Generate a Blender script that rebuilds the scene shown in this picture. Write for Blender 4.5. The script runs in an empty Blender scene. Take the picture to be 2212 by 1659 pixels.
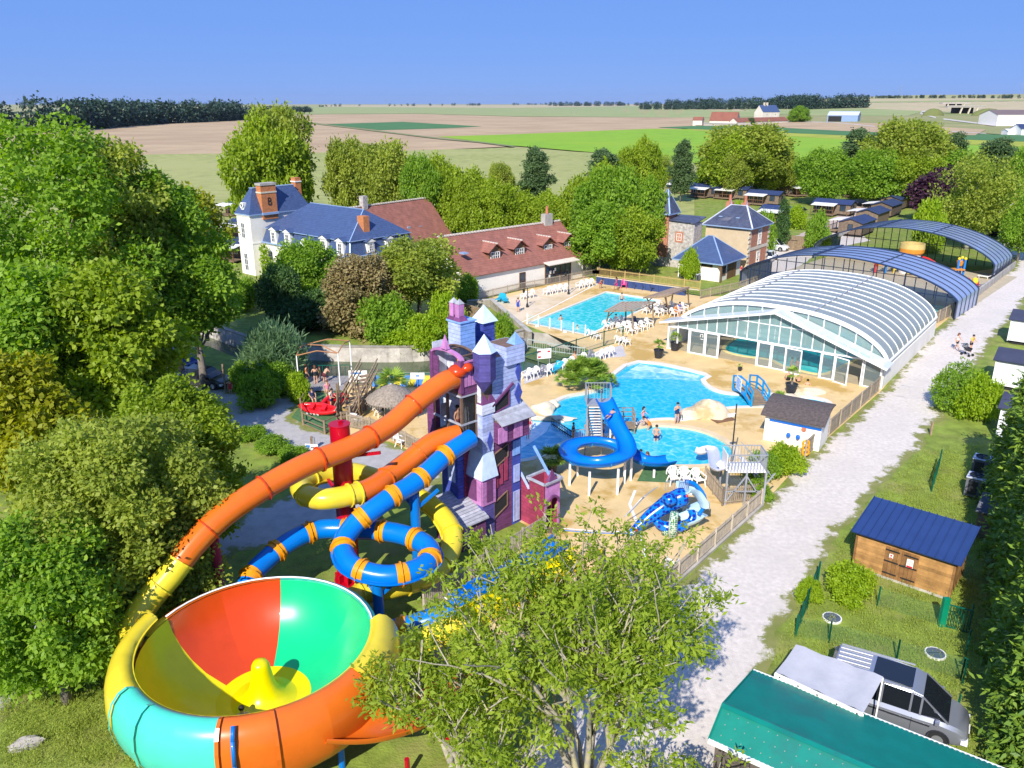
import bpy, math, random
import numpy as np
from mathutils import Vector, Matrix, geometry, noise
C = bpy.context.scene.collection
S = bpy.context.scene
# ---------------------------------------------------------------- camera, sky, sun, exposure
FPX, PITCH, CAMH = 1740.0, math.atan((829.5 - 222) / 1740.0), 22.0
cam = bpy.data.cameras.new('camera'); camo = bpy.data.objects.new('camera', cam); C.objects.link(camo)
cam.sensor_width = 36.0; cam.lens = 36.0 * FPX / 2212.0
cam.clip_start = 0.1; cam.clip_end = 30000
camo.location = (0, 0, CAMH); camo.rotation_euler = (math.pi / 2 - PITCH, 0, 0)
S.camera = camo
SUN_EL, SUN_AZ = math.radians(38), math.radians(199.5)
w = bpy.data.worlds.new('World'); S.world = w; w.use_nodes = True
wn = w.node_tree; wn.nodes.clear()
wo = wn.nodes.new('ShaderNodeOutputWorld'); wb = wn.nodes.new('ShaderNodeBackground')
ws = wn.nodes.new('ShaderNodeTexSky'); ws.sky_type = 'NISHITA'; ws.sun_disc = False
ws.sun_elevation = SUN_EL; ws.sun_rotation = SUN_AZ; ws.altitude = 0; ws.air_density = 0.85; ws.dust_density = 0.0; ws.ozone_density = 5.0
wh = wn.nodes.new('ShaderNodeHueSaturation'); wh.inputs['Saturation'].default_value = 1.2; wh.inputs['Hue'].default_value = 0.512
wx = wn.nodes.new('ShaderNodeMix'); wx.data_type = 'RGBA'; wx.inputs[0].default_value = 0.93; wx.inputs[7].default_value = (0.90, 1.85, 4.75, 1)
wn.links.new(ws.outputs[0], wh.inputs['Color']); wn.links.new(wh.outputs[0], wx.inputs[6]); wn.links.new(wx.outputs[2], wb.inputs[0])
wb.inputs[1].default_value = 0.13
wn.links.new(wb.outputs[0], wo.inputs[0])
sl = bpy.data.lights.new('sun', 'SUN'); sl.energy = 4.8; sl.angle = math.radians(0.5); sl.color = (1.0, 0.94, 0.84)
so = bpy.data.objects.new('sun', sl); C.objects.link(so)
_sd = Vector((math.sin(SUN_AZ) * math.cos(SUN_EL), math.cos(SUN_AZ) * math.cos(SUN_EL), math.sin(SUN_EL)))
so.rotation_euler = _sd.to_track_quat('Z', 'Y').to_euler(); so.location = (-30, -60, 80)
S.view_settings.view_transform = 'Standard'; S.view_settings.look = 'None'
S.view_settings.exposure = 0.5; S.view_settings.gamma = 1.0; S.view_settings.use_curve_mapping = False
S.cycles.max_bounces = 6; S.cycles.transparent_max_bounces = 12; S.cycles.diffuse_bounces = 4
S.cycles.caustics_reflective = False; S.cycles.caustics_refractive = False
# ---------------------------------------------------------------- survey: sight lines to ground points
_c, _s = math.cos(PITCH), math.sin(PITCH)
def ray(px, py):
    u = (px - 1106) / FPX; v = -(py - 829.5) / FPX
    return (u, _c + v * _s, -_s + v * _c)
def G(px, py, z=0.0):
    r = ray(px, py); t = (z - CAMH) / r[2]
    return Vector((r[0] * t, r[1] * t, z))
def V(px, py, Y):
    r = ray(px, py); t = Y / r[1]
    return Vector((r[0] * t, Y, CAMH + r[2] * t))
def HT(px, py, Y): return V(px, py, Y).z
# ---------------------------------------------------------------- materials
MT = {}
def mat(name, col, rough=0.6, var=0.12, scale=1.5, bump=0.0, bscale=20.0, rv=0.0, metal=0.0, spec=0.4, coat=0.0, rows=None, col2=None, c2scale=0.3, c2lo=0.5, c2hi=0.62, trans=0.0, alpha=1.0, detail=4.0):
    if name in MT: return MT[name]
    m = bpy.data.materials.new(name); m.use_nodes = True; nt = m.node_tree; N = nt.nodes; L = nt.links
    b = N['Principled BSDF']; b.inputs['Roughness'].default_value = rough; b.inputs['Metallic'].default_value = metal
    b.inputs['Specular IOR Level'].default_value = spec; b.inputs['Coat Weight'].default_value = coat
    if coat: b.inputs['Coat Roughness'].default_value = 0.08
    geo = N.new('ShaderNodeNewGeometry'); pos = geo.outputs['Position']
    def noise(sc, det=detail, ro=0.6):
        n = N.new('ShaderNodeTexNoise'); n.inputs['Scale'].default_value = sc; n.inputs['Detail'].default_value = det; n.inputs['Roughness'].default_value = ro
        L.new(pos, n.inputs['Vector']); return n.outputs['Fac']
    def mixc(f, a, bb):
        x = N.new('ShaderNodeMix'); x.data_type = 'RGBA'; L.new(f, x.inputs[0])
        for s_, v_ in ((6, a), (7, bb)):
            if isinstance(v_, tuple): x.inputs[s_].default_value = (*v_, 1)
            else: L.new(v_, x.inputs[s_])
        return x.outputs[2]
    def ramp(f, lo, hi):
        r = N.new('ShaderNodeMapRange'); r.inputs[1].default_value = lo; r.inputs[2].default_value = hi; L.new(f, r.inputs[0]); return r.outputs[0]
    base = tuple(col)
    out = mixc(ramp(noise(scale), 0.3, 0.7), tuple(max(0, c * (1 - var)) for c in base), tuple(min(1, c * (1 + var)) for c in base))
    if col2 is not None:
        out = mixc(ramp(noise(c2scale, 6.0, 0.65), c2lo, c2hi), out, tuple(col2))
    if rows:
        sp = N.new('ShaderNodeSeparateXYZ'); L.new(pos, sp.inputs[0])
        mm = N.new('ShaderNodeMath'); mm.operation = 'MULTIPLY'; mm.inputs[1].default_value = rows; L.new(sp.outputs['Z'], mm.inputs[0])
        fr = N.new('ShaderNodeMath'); fr.operation = 'FRACT'; L.new(mm.outputs[0], fr.inputs[0])
        dk = N.new('ShaderNodeHueSaturation'); dk.inputs['Value'].default_value = 0.72; L.new(out, dk.inputs['Color'])
        out = mixc(ramp(fr.outputs[0], 0.28, 0.02), out, dk.outputs[0])
    if rv:
        oi = N.new('ShaderNodeObjectInfo'); hv = N.new('ShaderNodeHueSaturation')
        mr = N.new('ShaderNodeMapRange'); mr.inputs[3].default_value = 1 - rv; mr.inputs[4].default_value = 1 + rv
        L.new(oi.outputs['Random'], mr.inputs[0]); L.new(mr.outputs[0], hv.inputs['Value']); L.new(out, hv.inputs['Color']); out = hv.outputs[0]
    L.new(out, b.inputs['Base Color'])
    if bump:
        bp = N.new('ShaderNodeBump'); bp.inputs['Strength'].default_value = min(1, bump); bp.inputs['Distance'].default_value = 0.05 * max(1, bump)
        L.new(noise(bscale, 3.0), bp.inputs['Height']); L.new(bp.outputs[0], b.inputs['Normal'])
    if trans:
        tr = N.new('ShaderNodeBsdfTranslucent'); L.new(out, tr.inputs['Color']); mx = N.new('ShaderNodeMixShader'); mx.inputs[0].default_value = trans
        L.new(b.outputs[0], mx.inputs[1]); L.new(tr.outputs[0], mx.inputs[2]); L.new(mx.outputs[0], N['Material Output'].inputs[0])
    if alpha < 1:
        ta = N.new('ShaderNodeBsdfTransparent'); mx = N.new('ShaderNodeMixShader'); mx.inputs[0].default_value = alpha
        src = N['Material Output'].inputs[0].links[0].from_socket
        L.new(ta.outputs[0], mx.inputs[1]); L.new(src, mx.inputs[2]); L.new(mx.outputs[0], N['Material Output'].inputs[0])
    MT[name] = m; return m
def leafmat(name, a, b, trans=0.45, rough=0.5):
    m = bpy.data.materials.new(name); m.use_nodes = True; N = m.node_tree.nodes; L = m.node_tree.links
    p = N['Principled BSDF']; p.inputs['Roughness'].default_value = rough; p.inputs['Specular IOR Level'].default_value = 0.25
    at = N.new('ShaderNodeAttribute'); at.attribute_name = 'v'
    x = N.new('ShaderNodeMix'); x.data_type = 'RGBA'; L.new(at.outputs['Fac'], x.inputs[0])
    x.inputs[6].default_value = (*a, 1); x.inputs[7].default_value = (*b, 1)
    L.new(x.outputs[2], p.inputs['Base Color'])
    tr = N.new('ShaderNodeBsdfTranslucent'); hs = N.new('ShaderNodeHueSaturation'); hs.inputs['Value'].default_value = 1.5; hs.inputs['Saturation'].default_value = 1.1
    L.new(x.outputs[2], hs.inputs['Color']); L.new(hs.outputs[0], tr.inputs['Color'])
    mx = N.new('ShaderNodeMixShader'); mx.inputs[0].default_value = trans
    L.new(p.outputs[0], mx.inputs[1]); L.new(tr.outputs[0], mx.inputs[2]); L.new(mx.outputs[0], N['Material Output'].inputs[0])
    MT[name] = m; return m
# ---------------------------------------------------------------- mesh builder
class MB:
    def __init__(self): self.v = []; self.f = []
    def add(self, vs, fs):
        o = len(self.v); self.v += [tuple(p) for p in vs]; self.f += [tuple(i + o for i in f) for f in fs]; return self
    def bx(self, x0, x1, y0, y1, z0, z1):
        self.add([(x0,y0,z0),(x1,y0,z0),(x1,y1,z0),(x0,y1,z0),(x0,y0,z1),(x1,y0,z1),(x1,y1,z1),(x0,y1,z1)],
                 [(3,2,1,0),(4,5,6,7),(0,1,5,4),(1,2,6,5),(2,3,7,6),(3,0,4,7)])
        return self
    def box(self, c, s, rz=0.0):
        cs, sn = math.cos(rz), math.sin(rz); hx, hy, hz = s[0]/2, s[1]/2, s[2]/2
        P = []
        for z in (-hz, hz):
            for x, y in ((-hx,-hy),(hx,-hy),(hx,hy),(-hx,hy)): P.append((c[0]+x*cs-y*sn, c[1]+x*sn+y*cs, c[2]+z))
        self.add(P, [(3,2,1,0),(4,5,6,7),(0,1,5,4),(1,2,6,5),(2,3,7,6),(3,0,4,7)]); return self
    def bar(self, p0, p1, w, h=None):
        h = h or w; a = Vector(p0); b = Vector(p1); d = (b - a).normalized()
        up = Vector((0,0,1)) if abs(d.z) < 0.98 else Vector((0,1,0))
        s = d.cross(up).normalized() * w / 2; u = s.cross(d).normalized() * h / 2
        self.add([a-s-u, a+s-u, a+s+u, a-s+u, b-s-u, b+s-u, b+s+u, b-s+u], [(0,1,2,3),(7,6,5,4),(0,4,5,1),(1,5,6,2),(2,6,7,3),(3,7,4,0)]); return self
    def poly(self, pts): self.add(pts, [tuple(range(len(pts)))]); return self
    def prism(self, pts, z0, z1):
        n = len(pts); self.add([(p[0],p[1],z0) for p in pts] + [(p[0],p[1],z1) for p in pts],
            [tuple(range(n-1,-1,-1)), tuple(range(n,2*n))] + [(i,(i+1)%n,n+(i+1)%n,n+i) for i in range(n)]); return self
    def slab(self, pts, t):  # thick polygon in 3D, thickness t along -normal
        P = [Vector(p) for p in pts]; nrm = (P[1]-P[0]).cross(P[2]-P[0]).normalized(); n = len(P)
        self.add(P + [p - nrm*t for p in P], [tuple(range(n)), tuple(range(2*n-1,n-1,-1))] + [(i,i+n,(i+1)%n+n,(i+1)%n) for i in range(n)]); return self
    def sweep(self, path, prof, closed=False, capped=False, up=(0,0,1), wrap=True):
        P = [Vector(p) for p in path]; n = len(P); m = len(prof[0]) if isinstance(prof[0][0], (tuple, list)) else len(prof); vs = []
        for i in range(n):
            if closed: d = P[(i+1)%n] - P[i-1]
            else: d = P[min(i+1,n-1)] - P[max(i-1,0)]
            d.normalize(); u0 = Vector(up)
            if abs(d.dot(u0)) > 0.97: u0 = Vector((0,1,0))
            s = d.cross(u0).normalized(); u = s.cross(d)
            pr = prof[i] if isinstance(prof[0][0], (tuple, list)) else prof
            vs += [P[i] + s*a + u*b for a, b in pr]
        fs = []; mm = m if wrap else m - 1
        for i in range(n if closed else n-1):
            for j in range(mm):
                a = i*m+j; b = i*m+(j+1)%m; c = ((i+1)%n)*m+(j+1)%m; d_ = ((i+1)%n)*m+j
                fs.append((a,d_,c,b))
        if capped and not closed: fs += [tuple(range(m)), tuple(range(n*m-1,(n-1)*m-1,-1))]
        self.add(vs, fs); return self
    def tube(self, path, r, n=8, closed=False, capped=True, up=(0,0,1)):
        rr = r if isinstance(r, (list, tuple)) else [r]*len(path)
        pr = [[(q*math.cos(2*math.pi*k/n), q*math.sin(2*math.pi*k/n)) for k in range(n)] for q in rr]
        return self.sweep(path, pr, closed, capped, up)
    def cyl(self, p0, p1, r0, r1=None, n=10): return self.tube([p0, p1], [r0, r0 if r1 is None else r1], n)
    def lathe(self, prof, n=16, c=(0,0,0), a0=0.0, a1=2*math.pi, sx=1.0, sy=1.0):
        full = abs(a1-a0-2*math.pi) < 1e-6; k = n if full else n+1; m = len(prof); vs = []
        for i in range(k):
            a = a0 + (a1-a0)*i/n
            for r, z in prof: vs.append((c[0]+r*sx*math.cos(a), c[1]+r*sy*math.sin(a), c[2]+z))
        fs = []
        for i in range(n):
            for j in range(m-1): fs.append((i*m+j, ((i+1)%k)*m+j, ((i+1)%k)*m+j+1, i*m+j+1))
        self.add(vs, fs); return self
    def ball(self, c, r, n=10, m=6, sz=None):
        rz = sz or r
        return self.lathe([(max(1e-4, r*math.sin(math.pi*i/m)), -rz*math.cos(math.pi*i/m)) for i in range(m+1)], n, c)
    def build(self, name, m=None, parent=None, smooth=False, auto=None):
        me = bpy.data.meshes.new(name); me.from_pydata(self.v, [], self.f); me.update()
        if m: me.materials.append(m)
        if smooth or auto: me.shade_smooth()
        if auto: me.set_sharp_from_angle(angle=math.radians(auto))
        return link(name, me, parent)
def link(name, me, parent=None, loc=None, rz=None, scale=None):
    o = bpy.data.objects.new(name, me); C.objects.link(o)
    if parent: o.parent = parent
    if loc is not None: o.location = loc
    if rz is not None: o.rotation_euler = (0, 0, rz)
    if scale is not None: o.scale = scale if not isinstance(scale, (int, float)) else (scale,)*3
    return o
def tag(o, label, cat, group=None, kind=None):
    o['label'] = label; o['category'] = cat
    if group: o['group'] = group
    if kind: o['kind'] = kind
    return o
def thing(name, label, cat, loc=(0,0,0), rz=0.0, group=None):
    o = bpy.data.objects.new(name, None); C.objects.link(o); o.empty_display_size = 0.2
    o.location = loc; o.rotation_euler = (0, 0, rz); return tag(o, label, cat, group)
def struct(o): o['kind'] = 'structure'; return o
def kids(o): return [c for c in C.objects if c.parent == o]
def clone(root, loc=None, rz=None, label=None, group=None, scale=None, remat=None):
    # one thing, its parts and sub-parts, sharing mesh data
    r = root.copy(); C.objects.link(r)
    if loc is not None: r.location = loc
    if rz is not None: r.rotation_euler = (0, 0, rz)
    if scale is not None: r.scale = scale if not isinstance(scale, (int, float)) else (scale,)*3
    if label: r['label'] = label
    if group: r['group'] = group
    def rec(a, b):
        for ch in a.children:
            c = ch.copy(); C.objects.link(c); c.parent = b; rec(ch, c)
            if remat and c.type == 'MESH' and c.data.materials and c.data.materials[0].name in remat:
                key = (c.data.name, remat[c.data.materials[0].name].name)
                if key not in _rem:
                    d = c.data.copy(); d.materials[0] = remat[c.data.materials[0].name]; _rem[key] = d
                c.data = _rem[key]
    rec(root, r); return r
_rem = {}
# pieces: planks, pickets, slats ... one object each, sharing one mesh per material
_unit = {}; _pcount = {}; _over = {}
def unit_cube(m):
    if m.name not in _unit:
        me = bpy.data.meshes.new('piece_' + m.name); b = MB().bx(-.5,.5,-.5,.5,-.5,.5); me.from_pydata(b.v, [], b.f); me.materials.append(m); _unit[m.name] = me
    return _unit[m.name]
def piece(name, m, parent, p0, p1, w, h, limit=300, up=None):
    a = Vector(p0); b = Vector(p1); d = b - a; ln = d.length; d.normalize()
    u0 = Vector(up) if up else (Vector((0,0,1)) if abs(d.z) < 0.98 else Vector((0,1,0)))
    s = d.cross(u0).normalized(); u = s.cross(d).normalized()
    M = Matrix((( d.x*ln, s.x*w, u.x*h, 0),(d.y*ln, s.y*w, u.y*h, 0),(d.z*ln, s.z*w, u.z*h, 0),(0,0,0,1))); M.translation = (a + b) / 2
    key = (parent.name, name); _pcount[key] = _pcount.get(key, 0) + 1
    if _pcount[key] > limit:
        mb = _over.setdefault((parent, name, m), MB())
        mb.add([M @ Vector(q) for q in ((-.5,-.5,-.5),(.5,-.5,-.5),(.5,.5,-.5),(-.5,.5,-.5),(-.5,-.5,.5),(.5,-.5,.5),(.5,.5,.5),(-.5,.5,.5))],
               [(3,2,1,0),(4,5,6,7),(0,1,5,4),(1,2,6,5),(2,3,7,6),(3,0,4,7)]); return None
    o = bpy.data.objects.new(name, unit_cube(m)); C.objects.link(o); o.parent = parent; o.matrix_basis = M
    return o
def flush_pieces():
    for (parent, name, m), mb in _over.items():
        o = mb.build(name + '_rest', m, parent); o['kind'] = 'stuff'
def rnd_poly(pts, jag, seg, seed=0):
    rr = random.Random(seed); out = []; n = len(pts)
    for i in range(n):
        a = Vector(pts[i][:2]); b = Vector(pts[(i+1)%n][:2]); k = max(1, int((b-a).length/seg)); d = (b-a); nn = Vector((-d.y, d.x)); nn.normalize()
        for j in range(k):
            q = a + d*j/k
            if jag: w_ = noise.noise(Vector((q.x*.55,q.y*.55,seed)))*1.6+noise.noise(Vector((q.x*1.9,q.y*1.9,seed+9)))*.8+noise.noise(Vector((q.x*5,q.y*5,seed+5)))*.4; q = q + nn*w_*jag*1.5
            out.append(q)
    return out
def inpoly(x, y, P):
    c = False; n = len(P); j = n-1
    for i in range(n):
        xi, yi = P[i][0], P[i][1]; xj, yj = P[j][0], P[j][1]
        if (yi > y) != (yj > y) and x < (xj-xi)*(y-yi)/(yj-yi+1e-12)+xi: c = not c
        j = i
    return c
def sheet(name, poly, z, m, holes=(), parent=None, kind='structure', zf=None, extra=()):
    vs = []; es = []
    for P in [poly] + list(holes):
        o = len(vs); vs += [Vector((p[0], p[1])) for p in P]; es += [(o+i, o+(i+1)%len(P)) for i in range(len(P))]
    vs += [Vector(p) for p in extra]
    r = geometry.delaunay_2d_cdt(vs, es, [], 0, 1e-5)
    mb = MB(); mb.v = [(p.x, p.y, z if zf is None else zf(p.x, p.y)) for p in r[0]]
    for f in r[2]:
        cx = sum(r[0][i].x for i in f)/len(f); cy = sum(r[0][i].y for i in f)/len(f)
        if inpoly(cx, cy, poly) and not any(inpoly(cx, cy, h) for h in holes): mb.f.append(tuple(f))
    o = mb.build(name, m, parent)
    if kind and not parent: o['kind'] = kind
    return o
def smooth_path(pts, n=8, closed=False):
    P = [Vector(p) for p in pts]; out = []; k = len(P)
    for i in range(k if closed else k-1):
        if closed: a, b, c, d = P[i-1], P[i], P[(i+1)%k], P[(i+2)%k]
        else: a, b, c, d = P[max(i-1,0)], P[i], P[i+1], P[min(i+2,k-1)]
        for j in range(n):
            t = j/n; out.append(0.5*((2*b)+(c-a)*t+(2*a-5*b+4*c-d)*t*t+(3*b-a-3*c+d)*t**3))
    if not closed: out.append(P[-1])
    return out
def resample(path, step):
    P = [Vector(p) for p in path]; L = [0]
    for i in range(1, len(P)): L.append(L[-1] + (P[i]-P[i-1]).length)
    n = max(2, int(L[-1]/step)); out = []; j = 0
    for k in range(n+1):
        s_ = L[-1]*k/n
        while j < len(L)-2 and L[j+1] < s_: j += 1
        t = (s_-L[j])/max(1e-9, L[j+1]-L[j]); out.append(P[j].lerp(P[j+1], t))
    return out
# ---------------------------------------------------------------- foliage
def foliage(name, lobes, nspr, k, Ls, Ws, spread, seed, m, droop=0.15, shell=0.72, up=0.25, keep=None):
    g = np.random.default_rng(seed); lobes = np.asarray(lobes, float)
    wt = (lobes[:,3]*lobes[:,4] + lobes[:,3]*lobes[:,5]); wt = wt/wt.sum()
    li = g.choice(len(lobes), nspr, p=wt)
    d = g.normal(size=(nspr,3)); d[:,2] += up*np.abs(d[:,2]); d /= np.linalg.norm(d,axis=1)[:,None]
    rad = shell + (1-shell)*g.random(nspr); rad = np.where(g.random(nspr) < .13, 1+.38*g.random(nspr), rad)
    c = lobes[li,:3] + d*lobes[li,3:6]*rad[:,None]
    inside = np.zeros(nspr, bool)
    for l in lobes:
        q = (c - l[:3])/l[3:6]; inside |= (q*q).sum(1) < 0.5
    sel = ~inside | (g.random(nspr) < 0.12)
    if keep is not None: sel &= keep(c)
    c = c[sel]; d = d[sel]; li = li[sel]; n = len(c)
    lv = g.random(len(lobes))[li]
    sv = 0.35*lv + 0.35*g.random(n)
    c = np.repeat(c,k,0); d = np.repeat(d,k,0); sv = np.repeat(sv,k); n *= k
    c = c + g.normal(size=(n,3))*spread
    ax = d*0.7 + g.normal(size=(n,3))*0.75; ax[:,2] -= droop; ax /= np.linalg.norm(ax,axis=1)[:,None]
    nm = d*0.7 + g.normal(size=(n,3))*0.6; nm[:,2] += 0.75
    sd = np.cross(ax, nm); sd /= np.linalg.norm(sd,axis=1)[:,None]+1e-9
    nm = np.cross(sd, ax)
    L = Ls*(0.65+0.7*g.random(n))[:,None]; W = Ws*(0.65+0.7*g.random(n))[:,None]
    v = np.empty((n,4,3), np.float32)
    v[:,0] = c; v[:,1] = c+ax*L*0.45+sd*W*0.5+nm*W*0.12; v[:,2] = c+ax*L; v[:,3] = c+ax*L*0.45-sd*W*0.5+nm*W*0.12
    me = bpy.data.meshes.new(name); me.vertices.add(n*4); me.vertices.foreach_set('co', v.ravel())
    me.loops.add(n*4); me.loops.foreach_set('vertex_index', np.arange(n*4, dtype=np.int32))
    me.polygons.add(n); me.polygons.foreach_set('loop_start', np.arange(0,n*4,4,dtype=np.int32))
    a = me.attributes.new('v','FLOAT','FACE'); a.data.foreach_set('value', np.clip(sv+0.3*g.random(n),0,1).astype(np.float32))
    me.materials.append(m); me.update(calc_edges=True); return me
def lobes_round(R, H, z0, n, seed, fr=0.34, flat=1.0, top=1.0):
    # lobes scattered through an uneven crown of radius R, height H, bottom at z0
    rr = random.Random(seed); out = [(0,0,z0+H*0.45,R*0.45,R*0.45,H*0.30)]; ph = rr.uniform(0,6); n = int(n*1.5); fr *= .82
    for i in range(n):
        a = i*2.39996+rr.uniform(-.5,.5); t = (i+0.5)/n; zz = -0.9+1.86*t
        am = 1+.20*math.sin(2*a+ph)*(1-abs(zz))+.14*math.sin(5*a+ph*2+zz*4)
        q = math.sqrt(max(0,1-min(1,abs(zz))**2.2))*rr.uniform(.55,.92)*am
        if zz > 0: q *= top
        r = R*fr*rr.choice((.55,.8,1.0,1.25))*rr.uniform(0.85,1.15)
        out.append((R*q*math.cos(a), R*q*math.sin(a), z0+H*0.5+zz*H*0.42+rr.uniform(-.03,.05)*H, r, r, r*0.75*flat))
    return out
def trunk_mesh(name, h, r, lobes, seed, m, nl=9, z0=0.0, lean=0.0, limb=0.32):
    rr = random.Random(seed); mb = MB(); tp = []
    for i in range(7):
        t = i/6; tp.append((lean*t*t+rr.uniform(-.12,.12)*t*r*4, rr.uniform(-.12,.12)*t*r*4, z0+h*t))
    mb.tube(tp, [r*(1.25-0.25*min(1,i*2)) if i == 0 else r*(1-0.8*i/6) for i in range(7)], 8)
    for L in sorted(lobes, key=lambda q: rr.random())[:nl]:
        b = rr.uniform(0.3,0.85); j = int(b*6); p0 = Vector(tp[j]); p1 = Vector(L[:3]); mid = p0.lerp(p1,.5)+Vector((0,0,-0.06*(p1-p0).length))
        mb.tube([p0, mid, p1], [r*limb*(1.2-b*.6), r*limb*.7, r*limb*.25], 5)
    me = bpy.data.meshes.new(name); me.from_pydata(mb.v, [], mb.f); me.materials.append(m); me.shade_smooth(); return me
# ---------------------------------------------------------------- terrain
def sst(a, b, x):
    t = min(1, max(0, (x-a)/(b-a))); return t*t*(3-2*t)
def hgt(x, y):
    if y < 450: return 0.0
    return 52*sst(0.10, 0.52, x/y)*sst(500, 2700, y)*(1+0.12*math.sin(x/340+1)*sst(.2,.5,x/y))
def GT(px, py, off=0.0):
    r = ray(px, py); prev = 60.0; y = 60.0; nsteps = 700
    for i in range(nsteps):
        y = 60*(12000/60)**(i/(nsteps-1)); t = y/r[1]
        if CAMH + r[2]*t <= hgt(r[0]*t, y)+off:
            lo, hi = prev, y
            for _ in range(30):
                md = (lo+hi)/2; t = md/r[1]
                if CAMH + r[2]*t <= hgt(r[0]*t, md)+off: hi = md
                else: lo = md
            t = hi/r[1]; return Vector((r[0]*t, hi, hgt(r[0]*t, hi)+off))
        prev = y
    t = 9000/r[1]; return Vector((r[0]*t, 9000, hgt(r[0]*t, 9000)+off))
def P2(pts, z=0.0): return [G(x, y, z) for x, y in pts]
m_grass = mat('grass', (0.19,0.25,0.034), 0.9, 0.35, 0.9, 0.9, 9, col2=(0.30,0.27,0.09), c2scale=0.22, c2lo=0.5, c2hi=0.72)
m_field_base = mat('field_base', (0.32,0.31,0.13), 0.95, 0.2, 0.02)
near = [(-150,-70),(170,-70),(170,250),(-150,250)]
MOAT = P2([(330,700),(424,717),(539,757),(600,768),(662,776),(825,781),(934,777),(1060,758),(1129,742),(1190,748),(1240,756)], -1.3) + \
       P2([(1262,769),(1196,786),(1131,802),(1030,818),(934,834),(800,832),(752,824),(655,824),(600,806),(520,776),(450,748),(330,728)])
LAG = P2([(1382,782),(1517,808),(1513,820),(1520,831),(1538,842),(1562,849),(1590,852),(1655,852),(1688,857),(1706,861),(1730,859),(1755,860),(1779,866),(1788,877),(1777,887),(1740,892),(1700,884),(1661,878),(1622,877),(1568,880),(1520,893),(1476,905),(1446,903),(1400,906),(1362,918),(1347,929),(1308,938),(1240,946),(1200,962),(1170,980),(1128,992),(1080,985),(1082,925),(1110,908),(1145,904),(1180,906),(1219,911),(1196,899),(1168,887),(1185,878),(1204,868),(1230,857),(1268,850),(1296,843),(1310,832),(1320,818)])
_ell = []
RND = [Vector(p) for p in smooth_path([p for p in P2([(1349,938),(1380,925),(1430,920),(1502,929),(1553,948),(1581,972),(1572,992),(1527,1003),(1451,1004),(1395,998),(1366,980),(1352,957)])], 4, True)]
PA, PB, PD = G(1145,698), G(1311,631), G(1270,723); PC = PB+PD-PA
POOL1 = [PA, PB, PC, PD]
def shrink(P, d):
    n = len(P); out = []; ar = sum(P[i].x*P[(i+1)%n].y-P[(i+1)%n].x*P[i].y for i in range(n)); sg = 1 if ar > 0 else -1
    for i in range(n):
        a = (P[i]-P[i-1]).to_2d().normalized(); b = (P[(i+1)%n]-P[i]).to_2d().normalized(); t = (a+b).normalized()
        out.append(Vector((P[i].x - t.y*sg*d, P[i].y + t.x*sg*d, 0)))
    return out
LAGs = smooth_path(LAG, 3, True)
struct(sheet('lawn', near, 0.0, m_grass, [MOAT, LAGs, RND, POOL1]))
# far terrain rings
mb = MB(); ang = [i*2*math.pi/240 for i in range(240)]; rad = [128,160,200,260,340,450,560,700,860,1050,1300,1600,2000,2400,2800,3400,4300,5600,7500,10000,14000]
for r in rad:
    for a in ang:
        x, y = r*math.sin(a), r*math.cos(a)
        mb.v.append((x, y, hgt(x, y)-0.35))
for i in range(len(rad)-1):
    for j in range(240):
        mb.f.append((i*240+j, i*240+(j+1)%240, (i+1)*240+(j+1)%240, (i+1)*240+j))
struct(mb.build('terrain', m_field_base, smooth=True))
def field(px, m, lift, step=26):
    n = []
    for i in range(len(px)):
        a, b = px[i], px[(i+1)%len(px)]; k = max(1, int(math.hypot(a[0]-b[0], a[1]-b[1])/step))
        n += [(a[0]+(b[0]-a[0])*j/k, a[1]+(b[1]-a[1])*j/k) for j in range(k)]
    x0 = min(p[0] for p in n); x1 = max(p[0] for p in n); y0 = min(p[1] for p in n); y1 = max(p[1] for p in n); ex = []
    yy = y0+3
    while yy < y1:
        xx = x0+10
        while xx < x1:
            if inpoly(xx, yy, n): ex.append((xx, yy))
            xx += 40
        yy += 7
    vs = [Vector(p) for p in n]+[Vector(p) for p in ex]
    r = geometry.delaunay_2d_cdt(vs, [(i,(i+1)%len(n)) for i in range(len(n))], [], 0, 1e-4)
    q = MB()
    for p in r[0]: q.v.append(tuple(GT(p.x, p.y, lift)))
    for f in r[2]:
        cx = sum(r[0][i].x for i in f)/3; cy = sum(r[0][i].y for i in f)/3
        if inpoly(cx, cy, n): q.f.append(tuple(f))
    return struct(q.build('field', m))
def fm(n, c, c2=None, var=0.12, sc=0.05, **k): return mat(n, c, 0.95, var, sc, 0.5, 0.8, col2=c2, c2scale=0.012, c2lo=0.45, c2hi=0.6, **k)
brown = fm('stubble_soil', (0.45,0.325,0.185), (0.38,0.265,0.15)); tan = fm('straw_field', (0.46,0.37,0.22), (0.40,0.36,0.19))
corn = fm('corn_crop', (0.30,0.32,0.095), (0.35,0.35,0.12), 0.3, 0.25); brt = fm('bright_crop', (0.20,0.37,0.012), (0.235,0.385,0.012), 0.15, 0.1)
dkg = fm('dark_crop', (0.06,0.17,0.05)); ylw = fm('flowering_strip', (0.33,0.36,0.035)); pale = fm('pale_crop', (0.30,0.33,0.13), (0.25,0.31,0.11))
field([(-300,330),(250,262),(500,262),(600,248),(900,246),(1106,252),(1496,254),(1496,276),(1106,316),(880,327),(670,332),(345,335),(-300,350)], brown, 0.02)
field([(560,247),(620,231),(1106,228),(1400,227),(1490,236),(1640,240),(1640,252),(1496,254),(1106,251),(900,245)], pale, 0.03)
field([(700,226.8),(1106,226.8),(1380,225.5),(1400,229),(1106,233),(700,231)], tan, 0.06)
field([(1380,222),(1500,222),(1870,214),(2330,210),(2330,246),(2100,243),(1990,240),(1870,236),(1640,241),(1490,237)], tan, 0.06)
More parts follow.
